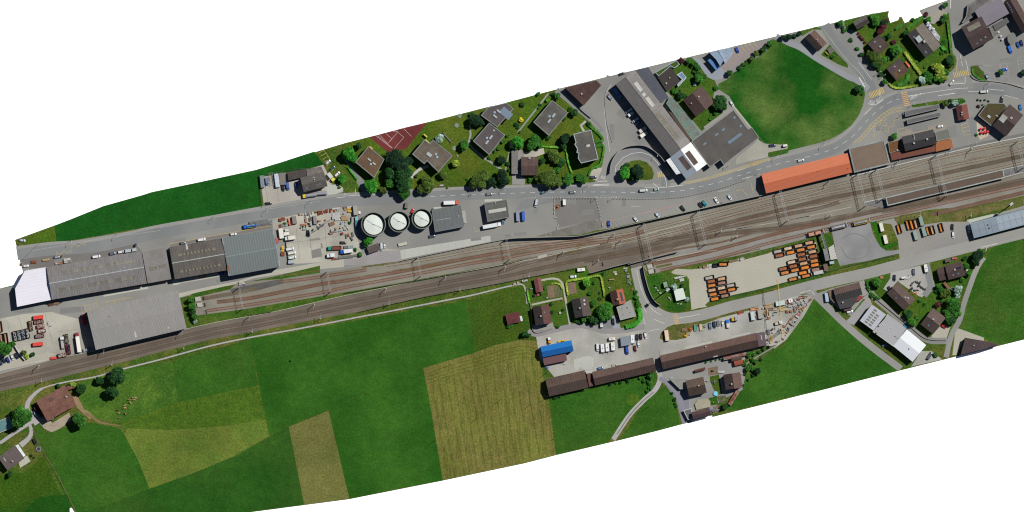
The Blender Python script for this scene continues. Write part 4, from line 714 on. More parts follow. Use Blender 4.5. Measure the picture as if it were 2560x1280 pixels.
gable('house', 'brown roofed house with a mossy panel and orange awning', t('N',890,980,1070,825,1210,1000,1030,1145), 6, 2.6, tile((96,78,78)), tile((92,72,62), alt=(120,88,44), amt=.9), wall=WALLB, ex=[('ch',.05,-.25,.9),('skyw',-.05,.55,.8,.8)])
flat('awning', 'orange awning beside the mossy panelled house', t('N',1150,880,1165,868,1230,940,1212,968), 3, paint((222,112,70)), cat='awning')
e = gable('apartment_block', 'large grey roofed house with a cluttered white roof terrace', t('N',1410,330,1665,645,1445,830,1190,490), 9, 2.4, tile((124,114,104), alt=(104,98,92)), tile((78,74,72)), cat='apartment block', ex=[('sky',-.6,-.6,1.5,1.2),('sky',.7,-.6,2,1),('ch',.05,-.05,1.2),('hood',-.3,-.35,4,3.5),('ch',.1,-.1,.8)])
flat('roof_terrace', 'narrow terrace with white parasols and loungers beside the grey house', t('N',1440,345,1490,310,1650,520,1640,590,1600,560), 5, mat((190,190,196), v1=.3, s1=.5, v2=.3, s2=1.5, alt=(120,150,160), altamt=.6, alts=.6, tone='clutter'), cat='terrace')
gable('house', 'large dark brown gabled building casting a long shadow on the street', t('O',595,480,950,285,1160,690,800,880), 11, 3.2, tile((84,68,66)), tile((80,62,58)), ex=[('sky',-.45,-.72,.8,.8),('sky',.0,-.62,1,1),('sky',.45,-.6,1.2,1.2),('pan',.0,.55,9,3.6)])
gable('hall', 'pale lavender grey gabled roof beside the dark brown building', t('O',805,222,1300,-70,1425,250,1020,470), 8, 1.4, mat((132,126,136), v1=.05, v2=.05, wave=.04, ws=1.2, tone='lavender_roof'), cat='hall', wins=False, over=.2)
flat('building', 'stained concrete flat roof at the upper right edge', t('O',700,100,780,30,1000,-90,1250,-90,1180,-10,860,190,800,300,640,400,600,410,680,280), 4, mat((100,98,98), v1=.2, s1=.1, v2=.15, alt=(140,136,132), altamt=.6, alts=.15, tone='stained_concrete'), cat='building', rim=RIMG, rh=.2)
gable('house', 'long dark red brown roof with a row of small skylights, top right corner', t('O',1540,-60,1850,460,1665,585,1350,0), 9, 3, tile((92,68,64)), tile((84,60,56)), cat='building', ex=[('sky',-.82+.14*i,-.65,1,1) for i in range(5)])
flat('shed', 'grey panelled flat roof link beside the dark brown building', t('O',1075,478,1170,440,1230,620,1155,660), 4, mat((118,118,116), v1=.1, v2=.15, wave=.12, ws=2, tone='slab_roof'), cat='annex')
flat('shed', 'dark grey felt flat roof behind the courtyard', t('O',1150,450,1400,308,1450,390,1205,545), 5, mat((96,98,98), v1=.12, v2=.15, tone='felt'), cat='annex')
flat('pavilion', 'grey hexagonal pavilion roof in the courtyard', t('O',1410,650,1500,572,1545,600,1592,712,1465,797,1420,735), 4, mat((124,128,122), v1=.05, v2=.06, tone='pavilion'), cat='pavilion')
# station area
flat('bus_shelter', 'upper of the two long dark bus station canopies', t('P',567,472,908,402,918,445,575,528), 3.6, mat((104,104,104), v1=.08, s1=.3, v2=.1, tone='felt'), rim=mat((140,142,140), tone='rim'), rw=.4, rh=.15, cat='bus shelter', wall=mat((60,62,64)))
flat('bus_shelter', 'lower of the two long dark bus station canopies', t('P',585,555,925,480,931,520,595,603), 3.6, mat((104,104,104), v1=.08, s1=.3, v2=.1, tone='felt'), rim=mat((140,142,140), tone='rim'), rw=.4, rh=.15, cat='bus shelter', wall=mat((60,62,64)))
gable('shed', 'small brick red gabled shed right of the bus canopies', t('P',1192,395,1210,545,1105,567,1075,427), 4, 1.4, tile((140,72,62), alt=(116,70,60)), tile((104,56,50)), cat='shed', ex=[('ch',0,-.1,.7),('ch',.3,-.15,.6)])
flat('restaurant', 'brown green planted flat roof of the station restaurant', t('P',1300,515,1395,388,1560,390,1590,425,1440,628), 5, mat((82,68,44), v1=.15, s1=.2, v2=.2, alt=(68,74,32), altamt=.8, alts=.15, tone='sedum'), rim=RIMG, cat='restaurant', ex=[('hood',t('P',1410,525)[0],1.6,2.2),('hood',t('P',1495,523)[0],.6,3)])
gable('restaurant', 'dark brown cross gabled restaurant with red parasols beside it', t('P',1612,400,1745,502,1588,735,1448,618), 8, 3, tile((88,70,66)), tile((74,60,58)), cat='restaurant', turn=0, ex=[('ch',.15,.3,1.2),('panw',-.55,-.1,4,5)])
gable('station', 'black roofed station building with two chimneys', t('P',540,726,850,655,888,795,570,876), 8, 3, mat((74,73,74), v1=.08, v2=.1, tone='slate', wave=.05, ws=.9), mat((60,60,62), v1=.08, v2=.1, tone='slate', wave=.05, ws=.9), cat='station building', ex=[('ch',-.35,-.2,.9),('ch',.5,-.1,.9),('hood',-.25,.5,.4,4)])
flat('station', 'rusty mossy flat roof at the left end of the station', t('P',400,782,535,755,555,860,417,890), 4.2, mat((120,80,46), v1=.15, v2=.2, alt=(96,70,36), altamt=.8, alts=.2, tone='moss_roof'), rim=RIMG, rw=.3, rh=.15, cat='annex', ex=[('ch',t('P',493,860)[0],.7)])
flat('platform_roof', 'red brown ribbed platform canopy of the station', t('P',420,892,870,812,882,872,600,930,438,965), 4, mat((118,72,58), v1=.08, v2=.1, wave=.1, ws=1.3, tone='canopy_roof'), cat='canopy', wall=mat((70,66,62)))
flat('platform_roof', 'orange brown ribbed roof at the right end of the station', t('P',875,782,1032,745,1052,836,880,877), 4.4, mat((164,104,66), v1=.06, v2=.08, wave=.1, ws=1.3, tone='canopy_roof'), cat='annex')
flat('station', 'grey gravel flat roof above the orange brown roof', t('P',870,680,1003,643,1028,742,888,775), 4.2, mat((116,116,108), v1=.12, v2=.15, tone='gravel_roof'), rim=RIMG, rh=.2, cat='annex')
flat('station_hall', 'square sandy gravel roofed hall right of the orange roof', t('P',5,842,363,756,425,1000,62,1088), 5, mat((128,112,98), v1=.05, s1=.1, v2=.12, s2=2, alt=(116,100,84), altamt=.6, alts=.2, tone='gravel_roof'), rim=mat((142,150,148), tone='rim'), rw=.9, cat='hall')
OR1 = mat((214,126,92), v1=.03, s1=.08, v2=.06, s2=2, wave=.07, ws=.7, tone='orange_tile', bump=.3, alt=(206,112,78), altamt=.5); 
gable('freight_shed', 'very long bright orange tiled shed beside the tracks', t('Q',272,492,1190,267,1240,475,320,698), 6, 3.2, OR1, mat((210,118,84), v1=.03, v2=.06, wave=.07, ws=.7, tone='orange_tile', bump=.3), cat='freight shed', wall=WALLB, ex=[('vent',-.9,.3),('vent',.25,-.1),('vent',.93,-.5)])  # shaded slope gets a duller orange, its shade put into the colour
e = flat('platform_roof', 'long brown gravel covered canopy on the island platform', t('R',229,570,1485,266,1503,361,251,662), 4.2, mat((104,90,80), v1=.08, s1=.2, v2=.15, s2=2, alt=(88,76,66), altamt=.7, alts=.2, tone='gravel_roof'), rim=mat((160,166,158), tone='rim'), rw=.7, rh=.3, cat='canopy')
for w_ in e.children:
    if w_.name.startswith('wall'): w_.scale = (.97, .25, 1)
e = gable('hall', 'long pale blue grey panelled hall at the right edge', [(2426,560),(2585,514.5),(2592,556),(2434,594)], 5.5, .5, mat((140,158,174), v1=.02, v2=.03, tone='blue_grey_sheet'), cat='hall', over=.1, wall=WALLG, wins=False, cap=False)
pm = MB().box(0,0,0,4.05,4.3,.1).mesh('roof_panel'); pm.materials.append(mat((156,169,180), v1=.03, v2=.03, tone='blue_grey_panel')); pm2 = pm.copy(); pm2.materials[0] = mat((136,149,160), v1=.03, v2=.03, tone='blue_grey_panel')
for i in range(10):
    for s in (-1, 1):
        o = bpy.data.objects.new('roof_panel', pm if i > 3 else pm2); COL.objects.link(o); o.parent = e; o.location = (-19.0+4.18*i, s*2.25, 5.85); o.rotation_euler = (-s*.11, 0, 0)
for X in ((-10.5,1.2),(-10.2,-1.2)): MB().disc(X[0],X[1],5.7,.45,1.0,10).build('roof_fan', DARK, e)
# lower middle houses
gable('shed', 'long narrow rust red tin roofed garden shed below the railway', t('S',480,232,507,378,428,390,400,240), 3.2, .7, tile((140,84,76), ws=1), tile((128,74,66), ws=1), cat='shed', wall=WALLB)
gable('field_shed', 'lone small wine red tin roofed shed standing in the meadow', t('S',102,624,240,592,265,700,122,735), 3, 1, tile((112,46,48), ws=1.2), tile((104,44,46), ws=1.2, alt=(132,80,76)), cat='shed', wall=WALLB)
flat('shed', 'small white lean-to on the lone field shed', t('S',252,640,275,638,287,692,265,697), 2, mat((225,228,228), tone='white_sheet'), cat='lean-to')
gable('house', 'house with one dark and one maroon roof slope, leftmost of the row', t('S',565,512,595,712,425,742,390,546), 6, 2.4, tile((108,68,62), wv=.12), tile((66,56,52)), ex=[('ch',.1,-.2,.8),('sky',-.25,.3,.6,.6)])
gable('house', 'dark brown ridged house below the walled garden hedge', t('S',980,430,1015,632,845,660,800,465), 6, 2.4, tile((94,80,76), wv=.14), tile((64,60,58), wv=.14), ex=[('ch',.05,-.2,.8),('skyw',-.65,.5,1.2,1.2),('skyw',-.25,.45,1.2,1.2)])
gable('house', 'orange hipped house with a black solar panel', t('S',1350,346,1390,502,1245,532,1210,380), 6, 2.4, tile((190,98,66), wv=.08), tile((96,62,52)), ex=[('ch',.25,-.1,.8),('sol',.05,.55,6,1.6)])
flat('house', 'pale grey flat roofed house extension with three small rooflights', t('S',1285,545,1440,465,1470,560,1495,642,1325,686), 4, mat((158,160,154), v1=.05, v2=.1, s2=2, tone='gravel_roof'), rim=mat((180,182,178), tone='rim'), rw=.25, rh=.2, cat='house', ex=[('sky',t('S',1345,560)[0],.8,.8),('sky',t('S',1357,625)[0],.8,.8),('sky',t('S',1432,603)[0],.8,.8),('ch',t('S',1410,545)[0],.5)])
gable('barn', 'bright blue roofed barn beside the mown tan field', [(1351,866),(1428.6,851),(1434,877),(1357,894)], 6, 1.8, mat((22,118,196), v1=.03, v2=.03, wave=.04, ws=.8, tone='blue_roof'), mat((16,98,172), v1=.03, v2=.03, wave=.04, ws=.8, tone='blue_roof'), cat='barn', ridge=mat((20,100,176), tone='blue_ridge'), over=.2)
flat('barn', 'maroon ribbed lean-to roof attached below the blue barn', [(1357,894.3),(1414.6,884),(1418,901),(1360.7,913)], 4, mat((112,80,82), v1=.05, v2=.06, wave=.1, ws=1, tone='maroon_sheet'), cat='lean-to')
flat('shed', 'grey ribbed flat roof shelter beside the white camper', t('S',1325,866,1430,848,1442,945,1335,965), 3.4, mat((136,146,156), v1=.03, v2=.04, wave=.08, ws=1, tone='grey_sheet'), cat='shelter')
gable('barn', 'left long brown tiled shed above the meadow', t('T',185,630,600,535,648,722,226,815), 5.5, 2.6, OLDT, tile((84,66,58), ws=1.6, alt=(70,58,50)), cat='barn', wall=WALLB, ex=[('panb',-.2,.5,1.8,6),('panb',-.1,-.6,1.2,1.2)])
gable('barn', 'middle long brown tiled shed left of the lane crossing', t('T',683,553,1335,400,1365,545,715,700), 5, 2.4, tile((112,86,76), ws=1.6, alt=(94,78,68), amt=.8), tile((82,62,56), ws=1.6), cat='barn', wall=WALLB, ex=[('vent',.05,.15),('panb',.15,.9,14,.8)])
gable('shed', 'short maroon link roof between the two long brown sheds', t('T',625,578,680,570,708,700,655,712), 3.5, .3, MAROON, cat='shed', over=.1, cap=False)
flat('shed', 'small white canopy between the long brown sheds', t('T',617,548,688,535,690,560,625,575), 3.2, PALE, cat='canopy')
e = gable('barn', 'longest brown tiled shed, right of the lane crossing', t('V',115,655,1045,437,1075,570,145,790), 5.5, 2.6, tile((116,84,72), ws=1.6, alt=(98,76,66), amt=.7), tile((80,60,54), ws=1.6), cat='barn', wall=WALLB, ex=[('ch',-.05,.75,.7),('panw',.1,-.9,3,.8)])  # second slope's darker brown has its shade put into the colour
gable('shed', 'mauve flat end roof of the longest brown shed with a white strip', t('V',1047,438,1120,424,1156,552,1076,570), 5.3, .5, mat((104,88,94), v1=.05, v2=.06, tone='mauve_sheet'), cat='shed', over=.1, cap=False, ex=[('skyw',.1,.2,.5,3.5)])
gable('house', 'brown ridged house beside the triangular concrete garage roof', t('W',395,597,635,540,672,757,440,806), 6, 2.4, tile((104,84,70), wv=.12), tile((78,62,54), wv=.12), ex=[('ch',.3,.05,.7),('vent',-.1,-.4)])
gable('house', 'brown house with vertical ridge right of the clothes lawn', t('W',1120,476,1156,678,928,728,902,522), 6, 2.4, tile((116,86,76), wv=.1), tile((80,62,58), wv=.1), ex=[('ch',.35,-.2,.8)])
gable('house', 'brown roofed house cut by the lower picture edge', [(1728,1031),(1773,1019),(1778.5,1037),(1734,1048.5)], 6, 1.6, tile((96,72,62), wv=.12), tile((84,60,66)))
flat('garage', 'grey flat garage roof with white rim at the lower edge', [(1708,1026),(1729,1020),(1733,1046),(1720,1050)], 3, mat((104,104,110), v2=.1, tone='felt'), rim=PALE, rh=.2, cat='garage')
flat('garage', 'triangular pale concrete garage roof with planters', t('W',182,578,390,575,412,582,400,700,320,712), 3, mat((146,146,138), v1=.12, s1=.3, v2=.12, tone='concrete_roof'), rim=mat((160,160,154), tone='rim'), rw=.3, rh=.2, cat='garage')
flat('patio', 'pale hexagonal concrete patio roof above the cut house', t('W',515,905,560,850,690,835,725,870,725,945,540,985), 1.2, mat((168,162,142), v1=.05, v2=.08, tone='patio'), cat='patio')
gable('shed', 'long rusty tin roof strip under the longest shed', t('W',897,285,1195,215,1205,262,905,320), 3, .5, tile((150,84,66), ws=1, alt=(168,160,154), amt=.8, alts=.3), cat='shed', wall=WALLB, over=.1)
gable('shed', 'brown tiled open shed below the rusty strip', t('W',1000,293,1135,262,1150,312,1010,340), 3.4, .6, BROWN, cat='shed', wall=WALLB, over=.1)
gable('shed', 'bright rust red ribbed tin shed beside the kitchen garden', t('W',1040,340,1155,312,1168,370,1050,400), 3, .5, tile((176,84,56), ws=1.2, wv=.25), cat='shed', wall=WALLB, over=.1)
gable('shed', 'small maroon lean-to above the brown ridged house', t('W',515,452,655,415,660,447,523,485), 2.6, .3, tile((118,62,54)), cat='shed', wall=WALLB, over=.1, cap=False)
gable('shed', 'narrow patchwork rusty tin roof at the meadow edge', t('W',1090,732,1132,745,985,925,945,887), 2.6, .3, tile((140,70,60), ws=2.2, wv=.3, alt=(170,140,126), amt=.8, alts=.4), cat='shed', wall=WALLB, over=.1, cap=False)
flat('shed', 'white green square roofed shed inside the road bend', t('U',588,782,700,757,735,885,620,913), 3.4, mat((218,228,218), v1=.02, v2=.03, tone='white_sheet'), cat='shed')
gable('shed', 'tiny pale green roofed hut beside the tall light mast', t('U',465,692,508,683,520,745,476,755), 3, .5, mat((140,164,140), v2=.05, tone='green_sheet'), cat='hut', over=.1)
flat('silo', 'grey striped white hopper roof of the gravel silo', t('X',985,340,1042,305,1077,455,1010,470), 6, mat((196,194,186), v1=.05, v2=.08, wave=.15, ws=1.6, wdir='Y', tone='hopper'), cat='silo')
gable('silo', 'grey folded metal silo roof beside the conveyor', t('X',925,355,972,343,1000,472,958,480), 7, .8, mat((140,144,144), v1=.08, v2=.1, wave=.2, ws=6, tone='silo_metal'), cat='silo', over=.1, wins=False, wall=STEEL)
flat('shed', 'small pale blue container hut below the gravel silo', t('X',995,487,1045,475,1050,507,1003,516), 3, mat((170,188,192), tone='pale_blue'), cat='hut')
flat('shed', 'small brown mauve flat hut by the verge fence', t('X',930,517,975,509,987,580,944,591), 2.8, mat((122,98,92), v2=.1, tone='brown_felt'), cat='hut')
x_, y_ = m2(t('X',935,255)[0]); e = empty('conveyor', x_, y_, 0, math.atan2(-(340-170), 50)); tag(e, 'narrow steel conveyor running from the rail wagon to the silo', 'conveyor')
MB().box(0,0,4.8,11,1.1,.4).build('belt', mat((104,108,112), v2=.15, tone='belt'), e); MB().box(0,.6,5.2,11,.12,.4).box(0,-.6,5.2,11,.12,.4).build('side_rail', STEEL, e)
for k in (-4,0,4): MB().box(k,.5,0,.25,.25,4.8).box(k,-.5,0,.25,.25,4.8).build('support', STEEL, e)
# lower right
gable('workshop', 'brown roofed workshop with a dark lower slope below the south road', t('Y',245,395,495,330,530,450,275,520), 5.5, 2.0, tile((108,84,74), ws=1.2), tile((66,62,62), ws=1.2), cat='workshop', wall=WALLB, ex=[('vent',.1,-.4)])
flat('workshop', 'black ribbed lower roof wedge of the workshop', t('Y',272,503,480,450,470,522,425,572,310,592), 5.2, mat((68,66,66), v1=.05, v2=.08, wave=.12, ws=1.1, tone='black_sheet'), cat='workshop', ex=[('ch',t('Y',337,528)[0],.8)])
flat('shed', 'bright red tin lean-to at the right end of the workshop', t('Y',460,476,525,458,533,490,470,520), 4, paint((142,62,56)), cat='lean-to')
flat('shed', 'brown awning roof left of the workshop beside the trailer', t('Y',192,412,243,402,268,520,255,535,215,495), 3.5, mat((122,104,88), v2=.08, tone='brown_sheet'), cat='awning')
flat('shed', 'small brown porch roof below the workshop', t('Y',347,590,420,570,430,598,355,613), 3.2, mat((98,78,70), v2=.08, tone='brown_sheet'), cat='porch')
gable('house', 'large brown roofed house beside the gravel forecourt with bicycles', t('Y',760,446,875,325,1030,502,945,605), 7, 2.6, tile((106,84,76), wv=.1), turn=1, cat='house', ex=[('ch',.3,.3,.8),('sky',-.2,-.6,1,1),('sky',.5,.5,1.4,.9)])
gable('house', 'long brown roofed house at the upper right of the south road gardens', t('Y',1330,170,1490,126,1530,266,1360,310), 6, 2.2, tile((88,68,64)), cat='house', ex=[('ch',.0,.12,.9),('sol',.45,.2,3.6,1.3),('sky',-.35,-.5,1,1),('sky',.25,-.5,1,1)])
gable('house', 'lower brown wing attached left of the long brown house', t('Y',1250,200,1325,180,1362,300,1272,322), 4.6, 1.2, tile((82,64,60)), cat='house')
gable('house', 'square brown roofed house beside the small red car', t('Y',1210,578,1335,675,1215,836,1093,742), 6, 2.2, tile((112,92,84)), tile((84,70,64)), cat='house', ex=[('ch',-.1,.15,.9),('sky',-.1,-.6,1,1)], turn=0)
flat('house', 'dark brown roofed house at the lower right edge', [(2413,844),(2480,856.5),(2497,861),(2460,873),(2402,887)], 6, tile((84,68,70)), cat='house', ex=[('ch',t('Y',1610,945)[0],.5)])
flat('shed', 'small grey garden shed beside the red playground things', t('Y',1325,108,1385,94,1392,128,1332,142), 2.6, mat((98,90,86), tone='felt'), cat='shed')
gable('shed', 'narrow rusty and solar roofed garden shed', t('Y',1300,350,1320,338,1392,380,1372,400), 2.6, .3, tile((150,96,78), ws=1), cat='shed', over=.1, cap=False)
flat('shed', 'solar panel covered garden shed roof', t('Y',1380,395,1400,376,1447,405,1428,432), 2.6, SOLAR, rim=PALE, rw=.15, rh=.1, cat='shed')
LSTR = mat((186,190,198), v1=.02, v2=.03, wave=.05, ws=.9, tone='pale_sheet')
def lerpq(q, u, v):
    a = [q[0][i]+(q[1][i]-q[0][i])*u for i in (0,1)]; b = [q[3][i]+(q[2][i]-q[3][i])*u for i in (0,1)]; return (a[0]+(b[0]-a[0])*v, a[1]+(b[1]-a[1])*v)
q = t('Y',620,548,757,645,635,800,503,705)
flat('hall', 'pale grey hall wing with twelve small yellowed rooflight panels', q, 6.6, LSTR, cat='hall', rim=mat((206,210,214), tone='rim'), rw=.2, rh=.1, ex=[('pan', lerpq(q, .36 if j == 0 else .64, .14+.145*i), 2.3, 1.0) for i in range(6) for j in (0,1) if not (i == 0 and j == 1)])
flat('hall', 'light grey gravel flat roof in the middle of the white hall', t('Y',772,640,955,780,828,955,628,812,740,690), 6.2, mat((174,174,176), v1=.02, v2=.08, s2=2.5, tone='light_gravel'), cat='hall', rim=mat((205,205,205), tone='rim'), rw=.3, rh=.2, ex=[('skyw',t('Y',733,747)[0],1.1,1.1),('skyw',t('Y',805,773)[0],1.1,1.1),('skyw',t('Y',778,795)[0],1.1,1.1),('vent',t('Y',840,855)[0]),('vent',t('Y',852,860)[0]),('ch',t('Y',668,820)[0],.9),('ch',t('Y',692,750)[0],.9),('vent',t('Y',867,873)[0])])
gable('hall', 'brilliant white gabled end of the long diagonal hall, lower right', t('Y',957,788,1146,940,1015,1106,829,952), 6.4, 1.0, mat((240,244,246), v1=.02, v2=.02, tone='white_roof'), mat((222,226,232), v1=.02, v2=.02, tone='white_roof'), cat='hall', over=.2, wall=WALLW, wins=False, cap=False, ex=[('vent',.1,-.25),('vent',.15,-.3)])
# retaining walls and fences; tall walls added on flat ground to cast drop shadows
def wallpath(name, label, pts, h, wd, m, cat='wall'):
    c = catmull(pts) if len(pts) > 3 and name != 'fence' else pts; c = [m2(p) for p in c]; x0, y0 = c[0]; e = empty(name, x0, y0, 0); tag(e, label, cat); c = [(x-x0, y-y0) for x, y in c]
    b = MB(); a1, a2 = offset(c, wd/2), offset(c, -wd/2); n = len(c)
    V = [(x,y,0) for x,y in a1]+[(x,y,h) for x,y in a1]+[(x,y,h) for x,y in a2]+[(x,y,0) for x,y in a2]; Fc = [(0,n,2*n,3*n),(n-1,4*n-1,3*n-1,2*n-1)]
    for k in range(3):
        for i in range(n-1): Fc.append((k*n+i, k*n+i+1, (k+1)*n+i+1, (k+1)*n+i)[::-1])
    if cat != 'fence' or 'dark' in label: b.add(V, Fc).build('panel' if cat == 'fence' else 'wall_face', m, e)
    else:
        for hh in (.6, 1.2):
            r_ = MB()
            for i in range(n-1): r_.tube((*c[i], hh), (*c[i+1], hh), .05, 4)
            r_.build('rail', m, e)
    b2 = MB(); rs = resample(c, 4.0 if cat == 'fence' else 400)
    if cat == 'fence':
        for x, y in rs: b2.box(x, y, 0, .15, .15, h+.15)
        tag(b2.build('post', STEEL, e), kind='stuff')
    return e
WC = mat((150,148,142), v2=.1, tone='wall_concrete'); WD = mat((78,76,74), v2=.15, tone='dark_fence')
wallpath('retaining_wall', 'long retaining wall between the parking row and the tracks', [(1262,600),(1281,596),(1344,593.5),(1400,592),(1447,590),(1500,579),(1580,561),(1700,534),(1800,511),(1905,488)], 5.0, .35, WC)
wallpath('retaining_wall', 'curved wall around the outside of the loop road', t('K',190,1250,205,1150,250,1060,330,985,440,955,560,958,660,1010,740,1080,800,1170,830,1225), 4, .4, WC)
wallpath('retaining_wall', 'curved wall along the right side of the underpass road', t('U',228,505,245,600,270,700,310,820,370,920,430,960), 4.2, .35, WC)
wallpath('retaining_wall', 'wall along the yard edge below the tracks above the gardens', t('J',1255,950,1300,940,1500,885,1707,835)+[(1592,656)], 4, .3, WC)
wallpath('retaining_wall', 'low curved wall along the upper right street corner', t('P',1225,110,1260,145,1330,168,1450,172,1600,195,1707,225,1760,240), 1.2, .3, WC)
wallpath('retaining_wall', 'wall shading the tracks by the buffer stops', [(1570,661),(1630,645),(1695,629)], 4, .3, WC)  # added wall; its shadow stands in for the dark underpass mouth
wallpath('retaining_wall', 'white slanting wall beside the parked cars at the lower left', t('B',158,447,200,515,240,570,268,600), 2, .6, mat((200,198,190), tone='white_wall'))
wallpath('retaining_wall', 'wall along the meadow side of the white hall lane', t('Y',620,460,780,590,1000,770,1150,880,1340,895), 1.0, .25, WC)
wallpath('retaining_wall', 'wall around the maroon roofed house yard', t('S',330,350,375,560,405,808,600,770), 1.2, .3, WC)
wallpath('retaining_wall', 'long low wall beside the narrow lane at the top', t('I',1045,30,1150,130,1260,240,1355,318), 1.6, .35, WC)
wallpath('retaining_wall', 'curving kerb wall between the street and the parking yard', t('K',200,300,160,360,140,460,145,600,165,740,200,860,215,925), .45, .5, mat((150,150,150), tone='kerb_wall'))
for p, lab in (([(860,733),(1040,702),(1260,662),(1306,650)], 'dark fence between stub tracks and grass strip'), ([(895,781),(972,762),(1059,743),(1150,726),(1258,707),(1320,694),(1466,666)], 'dark fence along the lower edge of the main line'),
    ([(620,789),(680,779)], 'short dark fence by the main line'), ([(655,518),(647,443),(720,424),(769,421)], 'fence around the tanker depot yard'), ([(1840,738),(1970,704),(2060,682),(2110,668),(2240,638)], 'thin wire fence along the south road verge'), ([(1000,653),(1225,606),(1262,599)], 'dark fence along the pale loading strip'),
    ([(712,586),(722,660)], 'dark fence left of the builder yard'), (t('U',400,690,520,660,550,800,470,820,430,800,400,700), 'wire fence around the tiny green hut'), (t('C',355,400,400,520,470,650,620,900,720,1100,800,1270), 'thin pasture fence running down to the lower edge'),
    ([(100,606),(48,657)][::-1], 'short fence at the left yard')):
    wallpath('fence', lab, p, 1.4, .12, WD if 'dark' in lab else mat((120,120,112), tone='wire'), cat='fence')
# bridge over the underpass
slab('bridge_deck', t('L',310,1190,470,1150,490,1195,335,1240), .6, mat((110,106,100), v1=.1, v2=.12, tone='bridge'), 'concrete bridge deck over the underpass road')
# ================= ROAD MARKINGS =================
WL = mat((222,222,216), v1=.05, v2=.1, tone='white_line'); YL = mat((214,188,98), v1=.05, v2=.1, tone='yellow_line'); FADE = mat((172,172,170), v1=.05, v2=.1, tone='faded_line')
def lines(name, paths, wd, m, label): 
    P = []
    for p in paths: P += ribbon_polys(p, wd)
    return sheet(name, P, m, label)
cl = [p for p in catmull(MAIN, 2) if p[0] > 1075]
lines('lane_line', dashes([p for p in cl if p[0] < 2250], 11, 12, False), .8, WL, 'dashed white centre line of the main road')
lines('lane_line', dashes(t('P',900,320,1060,290)+t('P',1070,290,1200,275,1400,275,1560,310,1707,350), 7, 4, False), .8, WL, 'dashed white line on the upper right main road')
lines('lane_line', dashes(offset(t('P',1070,245,1200,240,1400,250,1560,265,1707,300),0), 3, 3, False), .9, WL, 'dotted white line on the upper right main road')
lines('edge_line', [t('P',600,320,720,300,880,275,1065,248,1072,292,900,318)], .9, WL, 'white outline of the turning lane')
lines('edge_line', [t('P',625,355,760,295,605,325)]+[t('P',620+25*i,350-14*i,655+25*i,312-3*i) for i in range(5)], 1.2, WL, 'white hatched wedge before the turning lane')
lines('edge_line', dashes([p for p in offset(catmull(MAIN,2), 13) if 1310 < p[0] < 1340 or 1355 < p[0] < 1545], 2, 2.4, False), 1.0, WL, 'dotted edge line beside the bollards')
lines('edge_line', [t('L',0,467,100,468,160,473,300,482)], .7, FADE, 'faded edge line')
lines('edge_line', dashes(t('L',470,382,600,382,720,375,890,352), 2, 2.2, False), 1.1, WL, 'dotted give way edge near the loop')
lines('edge_line', dashes(t('L',1470,200,1560,170,1707,125), 2, 2.2, False)+dashes(t('L',1560,280,1707,232)+t('Q',60,545,250,492), 2, 2.2, False), .9, WL, 'dotted edge lines on the main road')
lines('edge_line', dashes(t('P',165,505,230,445,290,400,350,360), 2.4, 2.4, False), 1.1, WL, 'dotted line at the avenue mouth')
lines('stop_line', [t('P',200,398,272,410,350,357)], 1.5, WL, 'white stop line at the avenue mouth')
lines('edge_line', [t('P',300,290,345,357,322,295,312,255)], .8, WL, 'small white median outline at the avenue')
lines('edge_line', [t('N',0,430,120,590,250,760,370,900,480,1000,560,1100,610,1220)], .9, mat((190,196,150), v2=.1, tone='edge_line'), 'pale edge line of the avenue')
lines('edge_line', dashes(t('N',500,1100,580,1240), 1.2, 1.2, False), 2.4, WL, 'give way teeth at the narrow lane')
lines('edge_line', dashes(t('N',490,880,680,1130,740,1250), 5, 8, False), .8, WL, 'dashed centre line of the avenue')
lines('edge_line', [t('K',205,300,150,400,130,560,150,760,180,960,190,1020)], .7, WL, 'white kerb line of the curving street')
lines('edge_line', [t('L',165,215,170,150,240,65,340,15,440,2,540,35,610,110,670,205,700,290,713,370)], 1.0, WL, 'curved white line on the loop road')
lines('stop_line', [t('L',568,333,618,378,715,374)], 1.3, WL, 'white stop line of the loop road')
lines('stop_line', [t('I',1425,995,1530,992),t('I',1385,1030,1550,1025)], 1.4, WL, 'white stop lines at the street mouth')
lines('edge_line', dashes(t('I',1365,1042,1545,1042), 2, 2, False), 1.0, WL, 'dotted line at the street mouth')
lines('edge_line', dashes(t('E',1110,525,1135,545,1150,555,1240,548), 1.6, 1.6, False)+dashes(t('E',1030,575,1130,562), 2, 2, False)+dashes(t('E',1250,548,1500,535), 2, 2, False)+[t('E',1230,480,1238,540)], 1.0, WL, 'dotted give way line at the side lane')
lines('edge_line', [t('A',300,290,700,225,1100,150,1707,70)+t('D',0,298,500,200,1000,120,1707,10)], .8, FADE, 'pale sidewalk edge line of the left road')
lines('edge_line', [t('U',150,550,165,620,200,760,250,880,300,970,340,1020)]+dashes(t('U',340,1020,440,1080,560,1115), 9, 4, False)+[t('U',640,1115,800,1090,900,1065)], .9, WL, 'white centre line of the underpass road')
lines('edge_line', dashes(t('U',205,965,270,1050,360,1130,480,1180,600,1190), 3, 2.5, False)+dashes(t('U',230,1110,245,1190,260,1270), 3, 2.5, False)+dashes(t('U',290,1272,425,1243), 3, 2, False), .9, WL, 'dotted white lines at the lower junction')
lines('edge_line', dashes(t('X',680,822,800,790,905,768), 2.2, 2, False)+[t('X',808,798,838,845)], .9, WL, 'give way dots at the builder yard lane')
lines('edge_line', [t('R',540,1280,900,1180,1280,1090,1707,985)], .7, FADE, 'pale edge line of the right south road')
lines('edge_line', dashes(t('R',1250,1102,1425,1062), 2, 1.6, False)+[t('R',1318,1095,1298,1145)], 1.1, WL, 'give way dots at the right meadow lane')
lines('edge_line', [t('D',105,500,103,470,500,395,890,325,1200,275)], .7, YL, 'yellow boundary line behind the halls')
